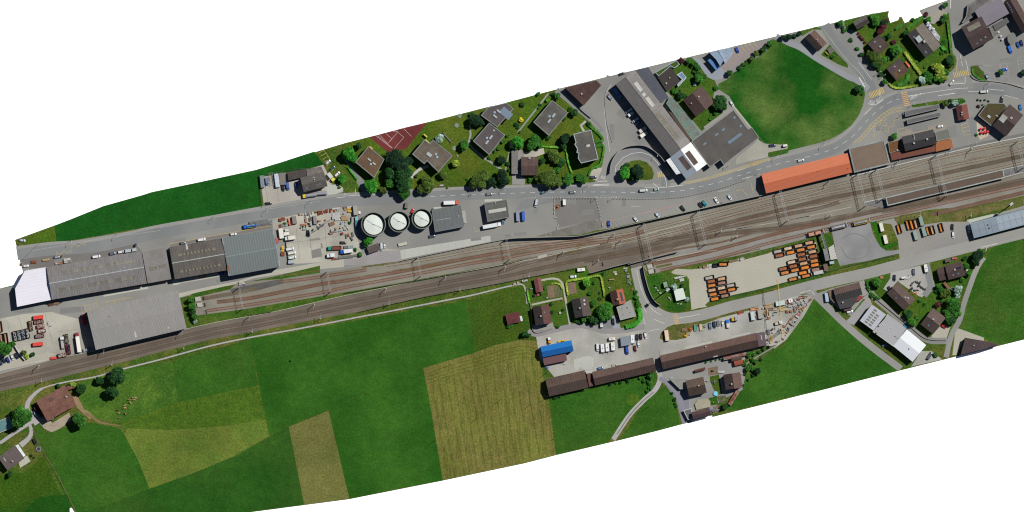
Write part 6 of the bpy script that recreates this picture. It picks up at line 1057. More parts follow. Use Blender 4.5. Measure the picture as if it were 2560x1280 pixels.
for x, y, L, k, wd in ((408,142,6.6,'lid','upper closed bright red skip'),(415,190,6.4,'load','red skip with crushed grey brown load'),(432,240,5.2,'load2','red rimmed skip with a smooth pale load'),(446,287,5.2,'load3','red rimmed skip with a white lumpy load'),(425,340,6,'load4','lowest red rimmed grey loaded skip'),(403,428,6.8,'lid','lower closed bright red skip')):
    if k == 'lid': container(t('B',x,y)[0], 6, REDC, (170,50,44), wd, L=L, closed=True, H=2.2, cat='skip')
    else: container(t('B',x,y)[0], 7, (150,130,120), (170,60,56), wd, L=L, W=2.3, H=1.7, load={'load':(168,150,140),'load2':(190,170,160),'load3':(196,190,184),'load4':(160,148,140)}[k], cat='skip')
for x, y, ld, wd in ((160,342,(176,172,164),'leftmost grey loaded scrap skip'),(205,333,(150,186,196),'blue white loaded scrap skip'),(250,324,(146,150,168),'dark blue loaded scrap skip'),(295,311,(170,172,172),'metal loaded scrap skip, rightmost of four'),(326,232,(150,128,90),'tall dark skip with yellow scrap')): container(t('B',x,y)[0], 100, (90,80,76), (80,50,46), wd, L=6.6, W=2.4, H=1.8, load=ld, cat='skip')
for x, y, wd in ((6,240,'rust open container at the very left edge'),(22,372,'left of two tan lined open containers'),(68,365,'right of two tan lined open containers')): container(t('B',x,y)[0], 98, (176,140,112), (54,40,38), wd, L=7, W=2.3, cat='container')
container(t('B',709,370)[0], 98, (120,110,90), (70,60,54), 'grey green loaded skip beside the white truck', L=6.2, load=(134,130,112), cat='skip'); container(t('B',732,482)[0], 98, (40,44,60), (170,56,52), 'red skip with dark blue scrap', L=6.6, load=(60,64,88), cat='skip'); container(t('B',665,545)[0], 10, (150,160,150), (190,70,62), 'red skip with pale green white scrap', L=5.8, load=(180,188,176), cat='skip'); container(t('B',570,577)[0], 8, REDC, (150,50,46), 'small flat red skip by the railway', L=4, W=1.6, H=1, closed=True, cat='skip')
truck(t('B',668,410)[0], 98, 8, (226,228,228), (190,186,180), 'white cabbed truck with a loaded red skip', 'open'); truck(t('B',833,410)[0], 98, 13, (150,40,40), (244,240,228), 'long cream white semi trailer beside the hall shade', 'box'); truck(t('B',895,165)[0], 100, 7, (190,40,40), (200,44,44), 'red truck in the shade of the pale hall', 'box'); container(t('B',935,488)[0], 10, (196,204,208), (150,160,168), 'white scrap heap container by the rails', L=5.8, W=1.8, H=1.4, load=(206,212,214), cat='skip')
container((1667,838.6), 98, (232,206,184), (176,160,150), 'cream container with rust patches', L=7, W=2.6, H=2.6, closed=True); container((1881.6,789.6), 98, (200,212,212), (120,130,134), 'pale blue grey container', L=5.8, closed=True, H=2.5); container((1901,785.7), 98, (168,166,160), (110,108,104), 'grey flat topped container', L=5.8, closed=True, H=2.4, W=3.2); container((1951,758), 10, (196,214,210), (110,120,120), 'pale green container office', L=6.2, W=3.2, closed=True, H=2.6); container((1976.5,751.5), 12, (236,234,232), (180,180,180), 'white container with a red cross mark', L=2.8, W=2.6, closed=True, H=2.3)
MB().box(0,0,2.4,.9,.25,.05).box(0,0,2.4,.25,.9,.05).build('red_cross', paint((208,40,36)), PENDING[-1][0])
container((703,583.8), 98, (234,230,216), (190,186,176), 'tall white container in the builder yard', L=6.6, W=2.9, H=2.7, closed=True); container((717,575.6), 8, (206,210,210), (160,160,160), 'small pale container', L=2.6, W=1.6, closed=True, H=1.6); container((716,584.3), 8, (232,230,224), (180,180,176), 'white container beside the tall one', L=3.6, W=2.3, closed=True, H=2); container((728,655), 4, (170,184,192), (120,130,136), 'grey blue container at the yard corner', L=4, W=2, closed=True, H=2); container((704.5,549.5), -85, (156,150,146), (110,100,90), 'grey container with an orange end', L=4.2, W=3, closed=True, H=2.3) if 0 else None
container(t('a',460,640)[0], 98, (140,134,128), (196,104,56), 'grey roofed hut with an orange end', L=5, W=2.9, closed=True, H=2.4, cat='hut'); container(t('a',2415,330)[0], 97, (170,168,152), (120,118,108), 'tall pale flat roofed cabin by the tanks', L=6.2, W=2.9, closed=True, H=3, cat='cabin'); container(t('a',2545,400)[0], 95, (236,236,236), (180,180,180), 'small square white cabin', L=1.8, W=1.5, closed=True, H=1.5, cat='cabin'); container(t('a',1120,640)[0], 96, (150,140,136), (120,90,80), 'grey brown slab topped container', L=5.4, W=2.2, closed=True, H=2, cat='container')
container(t('a',2455,770)[0], 95, (96,132,150), (70,90,104), 'blue grey container in tank shade', L=3.6, W=1.9, closed=True, H=2); container(t('a',2450,600)[0], 95, (120,196,220), (90,140,160), 'small turquoise white container', L=2.6, W=1.8, closed=True, H=1.8)
container(t('G',742,1108)[0], 80, (128,122,114), (90,86,80), 'small brown grey kiosk above the tanks', L=3.6, W=2.2, H=2.6, closed=True, cat='kiosk')
for x, y, wd in ((1610,330,'left'),): pass
# rail wagons
def wagon(p, ang, L, rim, load, words, empty_=False):
    X, Y = m2(p); e = empty('rail_wagon', X, Y, .3, math.radians(ang)); m = mat(rim, v1=.1, v2=.15, tone='wagon')
    MB().box(0,0,.6,L,2.4,.3).build('underframe', DARK, e); b = MB()
    l2 = L*.78; b.box(0,1.3,.9,l2,.15,1.9).box(0,-1.3,.9,l2,.15,1.9).box(l2/2,0,.9,.15,2.7,1.9).box(-l2/2,0,.9,.15,2.7,1.9).build('side', m, e)
    lm = mat(load, v1=.08, v2=.16, s2=2.5, tone='gravel_load')
    if empty_: MB().box(l2*.25,0,1.0,l2*.45,2.5,.5).box(-l2*.25,0,1.0,l2*.45,2.5,.5).build('hopper_floor', lm, e); MB().box(0,0,1.2,.4,2.5,1.3).build('divider', m, e)
    else: MB().loft([(-l2/2+.1,[(-1.2,1.3),(1.2,1.3),(1.0,2.0),(-1.0,2.0)]),(-l2*.3,[(-1.2,1.3),(1.2,1.3),(.5,2.7),(-.5,2.7)]),(l2*.3,[(-1.2,1.3),(1.2,1.3),(.5,2.8),(-.5,2.8)]),(l2/2-.1,[(-1.2,1.3),(1.2,1.3),(1.0,2.0),(-1.0,2.0)])]).build('gravel_load', lm, e)
    for s in (-1, 1):
        MB().box(s*(L/2-.3),0,.9,.5,2.4,.12).build('end_platform', STEEL, e); MB().tube((s*L/2,.85,1),(s*(L/2+.6),.85,1),.2,8).tube((s*L/2,-.85,1),(s*(L/2+.6),-.85,1),.2,8).build('buffer', DARK, e)
    wheels(e, [-L/2+1.6, -L/2+3, L/2-3, L/2-1.6], .8, .45); look(e, words, p, 'rail wagon'); return e
wagon(t('X',848,182)[0], 13, 12, (150,104,86), (196,150,124), 'empty brown hopper wagon', True); wagon(t('X',1095,115)[0], 13, 12, (130,112,104), (172,174,178), 'brown wagon heaped with grey gravel'); wagon(t('X',1335,65)[0], 13, 12.4, (228,196,24), (150,152,156), 'bright yellow wagon with grey gravel')
# ================= VEGETATION =================
def crown_mesh(R, seed, dens=1.0, flatk=.85):
    r = np.random.default_rng(seed); V = []; Fc = []
    nl = int(7+R*1.6); lum = [(0, 0, 0, R*.62)]
    for i in range(nl):
        a = r.uniform(0, 6.283); el = r.uniform(-.35, 1.3); d = R*r.uniform(.48, .68); s = R*r.uniform(.24, .42)
        lum.append((d*math.cos(a)*math.cos(el), d*math.sin(a)*math.cos(el), d*math.sin(el)*flatk, s))
    # inner dark body
    for (x, y, z, s) in lum:
        n1, n2 = 6, 4; o = len(V); s2 = s*.80
        for j in range(n2+1):
            ph = math.pi*j/n2
            for i in range(n1): V.append((x+s2*math.sin(ph)*math.cos(6.283*i/n1), y+s2*math.sin(ph)*math.sin(6.283*i/n1), z+s2*math.cos(ph)))
        for j in range(n2):
            for i in range(n1): Fc.append((o+j*n1+i, o+(j+1)*n1+i, o+(j+1)*n1+(i+1) % n1, o+j*n1+(i+1) % n1))
    tot = sum(l[3]**2 for l in lum); N = int(min(5200, 150*dens*tot)); ls = .34 if R < 3 else .44
    for (x, y, z, s) in lum:
        n = int(N*s*s/tot)
        for k in range(n):
            d = r.normal(size=3); d /= np.linalg.norm(d)+1e-9
            if d[2] < -.3: d[2] *= -1
            q = s*r.uniform(.78, 1.16); c = np.array((x, y, z))+d*q
            nn = d*.7+r.normal(size=3)*.55+np.array((0,0,.35)); nn /= np.linalg.norm(nn); u = np.cross(nn, r.normal(size=3)); u /= np.linalg.norm(u)+1e-9; w_ = np.cross(nn, u); sz = ls*r.uniform(.6, 1.35)
            o = len(V); V += [tuple(c+u*sz), tuple(c+w_*sz*.7), tuple(c-u*sz), tuple(c-w_*sz*.7)]; Fc.append((o, o+1, o+2, o+3))
    me = bpy.data.meshes.new('crown'); me.from_pydata(V, [], Fc); me.update(); me.materials.append(GLASS); return me
PROT = {}
for R in (1.2, 2.2, 3.6, 5.5, 7.6):
    PROT[R] = [crown_mesh(R, int(R*10)+i, 1.0) for i in range(3 if R < 7 else 2)]
def tm(rgb, alt): return mat(rgb, v1=.28, s1=.3, v2=.0, island=.55, alt=alt, altamt=.7, alts=.25, rough=.8, spec=.12, k=2.15, tone='foliage')
TM = {'d': tm((26,58,26),(38,72,28)), 'm': tm((38,82,26),(54,98,32)), 'b': tm((34,96,24),(54,118,34)), 'o': tm((52,72,26),(70,86,34)), 'y': tm((98,118,40),(124,134,54)), 'Y': tm((176,160,30),(150,150,40)), 'p': tm((70,30,38),(54,26,30)), 's': tm((110,134,120),(140,160,150)), 'k': tm((18,40,24),(28,54,28)), 'l': tm((64,120,30),(90,140,46))}
TW = {'d':'dark green','m':'mid green','b':'bright green','o':'olive green','y':'yellow green','Y':'golden yellow','p':'dark purple','s':'silvery','k':'very dark green','l':'light green'}
BARK = mat((84,68,54), v1=.2, v2=.2, tone='bark')
trm = MB().tube((0,0,0),(0,0,1),.5,7,.25); trm.tube((0,0,.6),(.9,.3,1.25),.2,5,.08).tube((0,0,.65),(-.7,.6,1.25),.18,5,.07).tube((0,0,.7),(.1,-.9,1.3),.18,5,.07); TRUNK = trm.mesh('trunk'); TRUNK.materials.append(BARK)
NT = [0]
def tree(p, rpx, k, words=None, name=None):
    R = rpx/S; q = min(PROT, key=lambda a: abs(math.log(a/R))); NT[0] += 1; X, Y = m2(p); bush = rpx < 7.5
    e = empty('bush' if bush else 'tree', X, Y, 0, random.uniform(0, 6.28)); s = R/q
    o = inst('crown', PROT[q][NT[0] % len(PROT[q])], e, (0,0, R*.55 if bush else R*.75+1.6)); o.scale = (s*1.05, s*random.uniform(.92,1.06), s*(1.0 if bush else 1.05)); setmat(o, TM[k]); o.rotation_euler = (0,0,random.uniform(0,6.28))
    tr = inst('trunk', TRUNK, e, (0,0,0)); tr.scale = (max(.25,R*.12),)*2+((R*.5 if bush else R*.75+1.4),)
    look(e, words or (('small ' if rpx < 9 else 'large ' if rpx > 19 else '')+('round ' if not bush else '')+TW[k]+(' bush' if bush else ' tree')), p, 'bush' if bush else 'tree'); return e
def tl(tile_, s):
    tk = s.split(); 
    for i in range(0, len(tk), 3): tree(t(tile_, float(tk[i][1:]), float(tk[i+1]))[0], float(tk[i+2]), tk[i][0])
tl('Z', 'd295 941 25 d249 951 11 d281 980 18 d203 971 13 m50 1040 29 m199 1050 20 y182 961 9 y174 965 6 m14 875 18 m2 868 14 m30 860 9 o60 882 8 d81 886 7 y67 892 7 d145 965 7 d25 1185 8 d55 1138 4 d79 1139 4 d77 1138 3 d85 1144 3 m477 750 9 m479 766 10 d481 780 8 m487 793 8 s488 804 7 m444 806 5 d12 868 10')
tl('Z', 'b855 446 11 b873 384 18 b886 398 12 d898 364 9 b928 467 19 o958 476 11 k987 396 26 k1003 416 24 d1003 436 26 d980 434 20 k1018 402 14 d1005 462 24 m1008 482 18 m975 456 14 m1020 460 14 o1073 463 19 o1056 472 14 o1062 450 11 o1107 437 11 y1139 409 10 s1099 346 12 m1092 352 7 m1160 363 12 d1158 372 8 o1200 443 18 o1188 456 17 o1205 460 12 k1186 298 17 k1200 306 12 m1160 358 8 d1178 286 7')
tl('Z', 'b1295 356 16 b1290 366 10 m1336 350 16 m1330 364 13 m1348 362 10 k1280 361 11 d1305 262 7 Y1303 300 7 d1291 311 6 d1294 319 4 m1394 241 9 d1383 236 6 m1425 272 6 d1436 282 10 m1410 299 4 m1411 297 5 l1368 251 6 m1346 270 4 k1412 347 14 d1415 340 9 d1409 366 9 o1383 388 14 o1392 398 12 o1376 384 9 d1404 406 12 m1394 426 10 o1362 448 19 o1375 452 19 o1390 452 16 o1350 446 13 o1378 436 14 o1400 456 10 m1420 447 15 m1449 443 13 m1458 450 11 o1197 452 18 o1210 440 14 k1254 440 19 k1262 452 13 k1230 455 13 m1240 464 6 d1270 410 6 d1273 425 5 m1236 378 5 m1224 395 5 k1254 399 11 m1256 354 6 m1268 340 5 d1356 402 8 m1370 345 5 d1371 345 6 d1472 309 6 m1326 450 7 m1182 350 5')
tl('Z', 'b1561 434 16 k1596 429 20 d1590 440 14 d1567 414 8 d1801 250 16 d1796 262 15 d1808 263 12 m1747 196 13 m1758 190 9 d1702 238 10 m1690 231 7 m1683 228 7 p1704 151 8 m1722 152 8 m1735 158 8 m1744 168 8 o1748 178 7 d1742 182 7 m1790 220 7 d1791 272 6 m1789 281 7 d1824 183 8 d1849 170 7 m1860 161 7 o1868 154 6 o1879 147 8 o1890 134 8 o1898 130 6 d1908 124 9 d1916 116 7 m1924 110 8 m1930 104 6 k1958 94 8 k1972 92 8 k1985 90 7 k1998 84 7 m2082 141 6 d2079 127 5 m2088 134 4 d1712 258 4 m1775 298 4 m1740 200 6 s1737 210 5 d1741 163 6 m1730 166 5')
tl('Z', 'm2102 58 8 m2111 76 7 d2107 69 5 m2127 100 6 b2143 121 6 m2122 70 5 d2092 60 5 m2186 46 13 m2190 58 10 k2210 58 10 p2209 66 10 p2201 78 10 p2215 52 7 p2150 91 5 p2156 98 5 p2162 106 4 p2146 84 4 o2184 142 17 o2197 152 14 o2175 134 11 d2190 160 12 m2210 150 9 m2220 146 7 d2154 136 7 m2241 124 15 d2236 136 10 d2223 90 8 p2234 106 7 d2210 96 6 d2202 186 7 m2200 174 7 m2213 205 8 p2315 36 7 m2322 49 8 d2265 83 9 m2297 48 5 m2282 50 6 s2306 200 11 m2322 192 12 m2316 184 9 y2346 172 17 y2352 184 13 m2362 180 11 y2338 166 10 m2330 204 7 d2374 150 12 d2378 160 9 m2363 12 8 m2364 42 8 d2356 52 8 d2350 58 6 m2363 103 7 d2356 110 6 m2366 128 5 m2355 132 5 m2274 205 4 m2289 204 4 l2291 155 5 m2312 168 4 y2364 196 8 m2352 200 8 m2340 196 9')
tl('Z', 'm2502 180 8 d2558 182 8 d2148 222 12 m2157 233 6 m2236 341 9 o2364 259 9 s2388 257 10 s2379 262 7 m2399 254 8 m2408 251 5 k2444 250 3 k2452 251 3 k2462 250 3 k2471 253 3 p2446 265 5 m2456 262 3 m2441 337 4 d2376 251 6 m2350 262 5')
tl('Z', 'l1467 705 12 m1474 734 6 d1507 686 6 m1486 706 5 m1511 774 17 m1508 788 15 m1520 768 14 m1519 788 14 b1500 776 11 m1483 757 9 d1312 834 9 d1322 838 6 m1272 815 6 m1279 814 5 m1394 817 5 d1381 780 5 m1409 773 5 d1378 760 5 m1589 731 6 m1591 744 7 m1594 757 7 m1594 766 5 d1488 802 10 d1478 798 10 m1440 800 7 m1458 800 8 m1448 804 6 d1335 739 4 k1351 736 4 m1500 732 4 m1358 720 6 m1580 708 4 l1575 700 4 m1500 746 5 s1686 717 9 d1706 715 7 s1717 748 7 d1713 722 4 m1640 714 4')
tl('Z', 'k1893 928 9 d1884 938 6 m1870 921 8 m1882 922 7 d1812 1016 9 d1804 1020 6 m1872 888 7 m1627 940 9 m1620 948 7 m1625 956 7 m1626 970 7 m1632 936 6 d1569 951 6 d1552 956 5 d1526 961 5 d1388 992 6 d1400 990 5 d1680 983 4 d1687 998 5 d1688 1009 4 d1691 1016 4 m2192 707 13 m2168 709 5 m2171 717 6 m2180 738 7 d2190 745 6 m2381 766 21 m2372 782 15 m2390 782 14 d2378 800 13 k2443 640 15 k2440 654 12 d2448 632 11 m2416 664 8 m2422 683 8 d2412 646 7 m2405 700 6 o2368 730 11 o2358 738 9 m2352 724 8 p2345 762 8 d2352 756 6 s2396 724 12 s2394 738 9 m2347 716 8 m2343 728 6 d2272 786 12 m2264 778 7 m2281 806 11 m2292 795 6 m2339 887 7 m1817 895 3 m1790 900 3 m1778 903 3 m1765 906 3 d1800 898 3 m2300 752 5 m2312 760 5 b921 603 13 b914 610 8 m888 624 5 m900 636 7 m874 557 4 m712 559 4 d726 902 3')
tl('Z', 'm1846 1050 1 d1822 988 3 y1810 998 3') if 0 else None
tl('Z', 'm1885 885 6 m1898 880 5 d1908 874 5 m1920 868 4 m1880 900 6 m1890 905 7 d1902 898 5 m1862 912 6 m1875 915 7 m1864 935 5 d1870 950 4 m1860 962 4 m1860 905 5 l1850 900 4 m1412 984 5 d1430 980 4 m1540 957 4 m1600 945 5 m1610 952 6 m1618 978 5 m1210 449 9 m1735 178 6 m1715 240 6 d1700 228 5 m1480 350 3 m1300 330 4 m1246 372 5 m1345 235 6 d1350 262 4 d1040 440 5 m1118 470 3 m1168 448 4 m848 468 4')
# hedges
def hedge(label, pts, wd, h, k, tile_=None):
    c = catmull(pts if tile_ is None else pts, 4); c = [m2(p) for p in c]; x0, y0 = c[0]; e = empty('hedge', x0, y0, 0); tag(e, label, 'hedge'); c = [(x-x0, y-y0) for x, y in c]; w2 = wd/S/2
    b = MB(); a1, a2 = offset(c, w2*.85), offset(c, -w2*.85); n = len(c)
    V = [(x,y,0) for x,y in a1]+[(x,y,h*.9) for x,y in a1]+[(x,y,h*.9) for x,y in a2]+[(x,y,0) for x,y in a2]; Fc = [(0,n,2*n,3*n),(n-1,4*n-1,3*n-1,2*n-1)]
    for q in range(3):
        for i in range(n-1): Fc.append((q*n+i, q*n+i+1, (q+1)*n+i+1, (q+1)*n+i)[::-1])
    b.add(V, Fc); rs = resample(c, .22)
    for x, y in rs:
        for _ in range(3):
            qx, qy, qz = x+random.uniform(-1,1)*w2, y+random.uniform(-1,1)*w2, random.uniform(h*.6, h*1.1); s = random.uniform(.15,.32); a = random.uniform(0,3.14); tz = random.uniform(-.15,.15)
            b.add([(qx+s*math.cos(a),qy+s*math.sin(a),qz+tz),(qx-s*math.sin(a),qy+s*math.cos(a),qz-tz),(qx-s*math.cos(a),qy-s*math.sin(a),qz),(qx+s*math.sin(a),qy-s*math.cos(a),qz+tz)], [(0,1,2,3)])
    b.build('foliage', TM[k], e)
hedge('trimmed hedge around the zigzag apartment block garden', t('I',1330,395,1400,450,1470,520,1478,560,1400,572), 6, 1.6, 'm')
hedge('hedge right of the zigzag block running down to the road', t('I',1410,628,1485,612,1488,700,1450,820,1370,858,1330,930), 6, 1.6, 'm')
hedge('thin hedge left of the zigzag block', t('I',835,622,960,632,1080,655,1110,780,1150,905), 4, 1.6, 'l')
hedge('yellow green hedge curving round the street corner', t('N',925,1190,980,1235,1060,1255,1180,1240,1330,1215), 5.5, 1.5, 'y')
hedge('tall pale diagonal hedge between the two houses', t('N',1150,740,1220,840,1300,950,1380,1060), 8, 2.2, 'y')
hedge('rounded hedge in front of the mossy panelled house', t('N',1195,1050,1190,1120,1130,1190,1050,1215), 9, 1.4, 'm')
hedge('dark hedge near the notch of the land edge', t('N',1020,415,1080,380,1150,335), 7, 2, 'm')
hedge('long hedge above the large grey roofed house', t('N',1190,405,1300,320,1405,235), 8, 2, 'm')
hedge('hedge along the top street beside the garden', t('O',345,370,365,560,390,740,410,930), 5, 2, 'm')
hedge('thick green hedge block at the grey house corner', t('O',235,805,265,850,300,890), 9, 1.8, 'b')
hedge('low box hedge around the planted island', t('P',1240,25,1250,90,1290,130,1350,160,1390,168), 4, 1.2, 'm')
hedge('hedge around the vegetable garden and lawn', t('S',770,420,752,290,790,262,960,235,1105,212,1140,320,1158,430), 5, 1.8, 'y')
hedge('thick rounded hedge at the south junction corner', t('S',1520,560,1540,620,1530,690,1470,735,1385,755), 12, 2.2, 'b')
hedge('narrow hedge right of the meadow path', t('S',332,370,345,430,358,500), 4, 1.6, 'l')
hedge('short bright hedge beside the side lane', t('E',1150,250,1200,315,1250,380), 3.5, 1.4, 'b')
hedge('hedge in the lower house terrace', t('S',590,300,640,290,690,310,705,350), 4, 1.2, 'y')
hedge('rough hedge along the workshop garden', t('Y',575,320,590,400,640,460,700,490), 5, 1.6, 'm')
hedge('hedge at the small grey shed', t('M',1470,300,1500,330), 4, 1.6, 'y')
hedge('thin hedge below the workshop', t('Y',450,610,500,550,548,495), 2.5, 1, 'm')
# ================= RAILWAY STRUCTURES =================
GAL = plain((172,176,178), rough=.5)
def gantry(a, b_, h, words, lattice=True, w_=1.3):
    A, B = Vector((*m2(a), 0)), Vector((*m2(b_), 0)); d = B-A; L = d.length; e = empty('catenary_gantry', A.x, A.y, 0, math.atan2(d.y, d.x)); hw = w_/2
    b = MB()
    for s in (-hw, hw):
        b.box(L/2, s, h, L, .12, .12)
        if lattice: b.box(L/2, s, h+.7, L, .1, .1)
    if lattice:
        n = int(L/1.3)
        for i in range(n): b.tube((i*L/n, -hw if i % 2 else hw, h+.7), ((i+1)*L/n, hw if i % 2 else -hw, h+.7), .06, 4); b.tube((i*L/n, -hw if i % 2 else hw, h), ((i+1)*L/n, -hw if i % 2 else hw, h+.7), .05, 4)
    b.build('crossbeam', GAL, e)
    for X in (0, L):
        q = MB().box(X,-hw*.7,0,.22,.22,h+.7).box(X,hw*.7,0,.22,.22,h+.7)
        if lattice:
            for i in range(6): q.tube((X,-hw*.7,i*h/6),(X,hw*.7,(i+1)*h/6),.05,4)
        q.build('mast', GAL, e)
    q = MB()
    for i in range(1, int(L/7)): q.tube((i*7,0,h),(i*7,0,h-1.2),.07,5); q.tube((i*7,-.1,h-1.2),(i*7-.0,1.6,h-1.2),.06,5)
    if q.v: q.build('wire_arm', DARK, e)
    look(e, words, ((a[0]+b_[0])/2, (a[1]+b_[1])/2), 'overhead line gantry'); return e
for a, b2, h, wd, la in (((1610,559),(1630,649),8,'long steel lattice gantry',1),((1746,528),(1765,610),8,'steel lattice gantry',1),((1951,477),(1969,552),8,'steel lattice gantry',1),((2146,433.6),(2164.5,514.5),8,'steel lattice gantry',1),((2192.7,423),(2210,495),8,'steel lattice gantry',1),((2343,386),(2366,490),8.5,'steel lattice gantry',1),((2546,352),(2560,418),8.5,'steel lattice gantry',1),
    ((1045,644),(1052,690),7,'plain steel beam gantry',0),((1265.5,598),(1275,648),7,'plain steel beam gantry',0),((598,719),(607,772),7,'plain steel beam gantry',0),((818,679),(826,730),7,'plain steel beam gantry',0)): gantry(a, b2, h, wd, bool(la), 1.3 if la else .8)
def ang(a, b_): return math.atan2(-(b_[1]-a[1]), b_[0]-a[0])
def mast(p, d, words='grey catenary mast with bracket arm', h=7.5, arm=3.2, double=False):
    X, Y = m2(p); e = empty('catenary_mast', X, Y, 0, d); MB().box(0,0,0,.3,.3,h).build('pole', GAL, e); MB().tube((0,0,h-.4),(arm,0,h-.1),.1,5).tube((0,0,h-1.6),(arm,0,h-.4),.07,5).build('arm', GAL, e); MB().box(0,0,0,.9,.9,.15).build('base', CONC, e)
    if double: MB().tube((0,0,h-.4),(-arm,0,h-.1),.1,5).build('arm', GAL, e)
    look(e, words, p, 'overhead line mast', 'catenary masts along the tracks')
for p, s in (((1409,629),-1),((1554,600),-1),((1263,667),-1),((1496,652),1),((1114,692),-1),((965,722),-1),((1150,726),1),((972,761),1),((1322,692),1),((260,875),-1),((279,912),1),((97,914),-1),((103,954),1),((624,791),-1),((630,830),1),((456,826),-1),((459,871),1),((800,796),1),((786,761),-1),((1803,578),1),((1842,592),1),((1536,585),-1),((2077,538),1),((2074,452),-1),((2250,400),-1),((2300,540),1),((2428,540),1),((2430,372),-1),((1700,700),1)):
    mast(p, -1.75 if s < 0 else 1.4)
def lamp(p, words='slender grey street lamp', h=7, arm=1.6, d=1.2, name='street_lamp', cat='street lamp', group='street lamps'):
    X, Y = m2(p); e = empty(name, X, Y, gz(*p), d); MB().tube((0,0,0),(0,0,h),.12,6,.08).tube((0,0,h),(arm,0,h+.2),.07,5).build('pole', GAL, e); MB().box(arm,0,h+.1,.8,.35,.16).build('lamp_head', PALE, e); look(e, words, p, cat, group)
for p, d in (((1644,384),-1.6),((1821,415),1.3),((1591,452),1.2),((2061.5,357.5),-1.4),((1943,387),-1.4),((1470.6,462),-1.2),((1261,470),-1.2),((2253.8,287.5),.5),((2474,205),-1.6),((2252,227),-1.4),((2170,734),.8),((1190,470),-1.2),((2196,181),.4),((2208,190),.6),((1184,483),1),((2283,261),1),((2344,257),1),((2314,256),-1),((1533,496),1.2),((1490,497),1.2),((178,601),-1.4),((294,584),-1.4),((535,542),-1.4),((668,523),-1.4),((777,502),-1.4),((2440,361),1.2),((2376,378),1.2),((2242,410),1.2),((2176,426),1.2),((2526,430),1.2)): lamp(p, d=d)
def pole(p, h, words, d=0.):
    X, Y = m2(p); e = empty('power_pole', X, Y, 0, d); MB().tube((0,0,0),(0,0,h),.16,6,.1).build('pole', BARK, e); MB().box(0,0,h-.5,1.4,.12,.12).build('cross_arm', BARK, e); look(e, words, p, 'power pole', 'wooden power poles in the fields')
for p in ((1328,1010),(1366,932),(1461,977),(1586,948),(1384,1096),(1194,1045),(1253,998),(1087,1100),(1367,992),(1622,1016)): pole(p, 8, 'thin wooden power pole', .4)
def tall(p, h, words):
    X, Y = m2(p); e = empty('light_mast', X, Y, 0, .7); MB().tube((0,0,0),(0,0,h),.45,8,.22).build('pole', GAL, e); MB().box(0,0,h,2.6,1.6,.5).build('platform', STEEL, e); [MB().box(x,s*.9,h+.3,.5,.3,.5).build('floodlight', DARK, e) for x in (-1,0,1) for s in (-1,1)]; MB().box(0,0,0,2,2,.3).build('base', CONC, e); look(e, words, p, 'floodlight mast')
tall((1669.7,724.5), 24, 'tall floodlight mast casting a long shadow over the road'); tall((2529,510), 18, 'tall floodlight mast behind the blue grey hall')
def post(p, words='low dark bollard', h=.9, r=.13, name='bollard', cat='bollard', group='bollards along the main road', m=None):
    X, Y = m2(p); o = MB().tube((0,0,0),(0,0,h),r,8).disc(0,0,h,r*1.2,.06,8).build(name, m or DARK, None); o.location = (X, Y, gz(*p)); o['label'] = words; o['category'] = cat; o['group'] = group
bp = [p for p in resample(offset(catmull(MAIN,2), 16.5), 7.2) if (1380 < p[0] < 1488) or (1534 < p[0] < 1862)]
for p in bp: post(p, 'short dark bollard in the row along the lower kerb of the main road', r=.22)
for p in resample(t('J',1320,150,1345,230,1362,300,1375,385), 7.5): post(p, 'short pale bollard in the row closing the forecourt bay', r=.25, m=PALE, group='pale bollards of the forecourt bay')
def blk(p, a, L, words='pale concrete barrier block'):
    X, Y = m2(p); o = MB().add([(-L/2,-.35,0),(L/2,-.35,0),(L/2,.35,0),(-L/2,.35,0),(-L/2,-.15,.8),(L/2,-.15,.8),(L/2,.15,.8),(-L/2,.15,.8)], [(3,2,1,0),(4,5,6,7),(0,1,5,4),(1,2,6,5),(2,3,7,6),(3,0,4,7)]).build('barrier_block', PALE); o.location = (X,Y,gz(*p)); o.rotation_euler = (0,0,a); look(o, words, p, 'barrier', 'concrete barrier blocks')
for x, y, a in ((874,178,1.57),(874,222,1.57),(876,268,1.57),(878,312,1.6),(892,360,-.4),(912,475,1.5),(917,445,1.2),(836,535,0),(1335,388,.2),(1388,435,1.5)): blk(t('J',x,y)[0], a, 1.8)
x, y = m2(t('J',915,245)[0]); e = empty('sculpture', x, y, gz(1394,517)); tag(e, 'rusty orange plinth with a small dark and white sculpture on the forecourt', 'sculpture'); MB().box(0,0,0,3.2,2.9,.25,.1).build('plinth', RUST, e); MB().loft([(-.5,[(-.3,.25),(.3,.25),(.2,1.6),(-.2,1.6)]),(0,[(-.4,.25),(.4,.25),(.3,2.4),(-.2,2.4)]),(.6,[(-.2,.25),(.2,.25),(.15,1.2),(-.1,1.2)])]).build('figure', PALE, e); MB().tube((-.9,-.8,.25),(-.2,.1,1.4),.25,6,.1).build('rod', DARK, e)
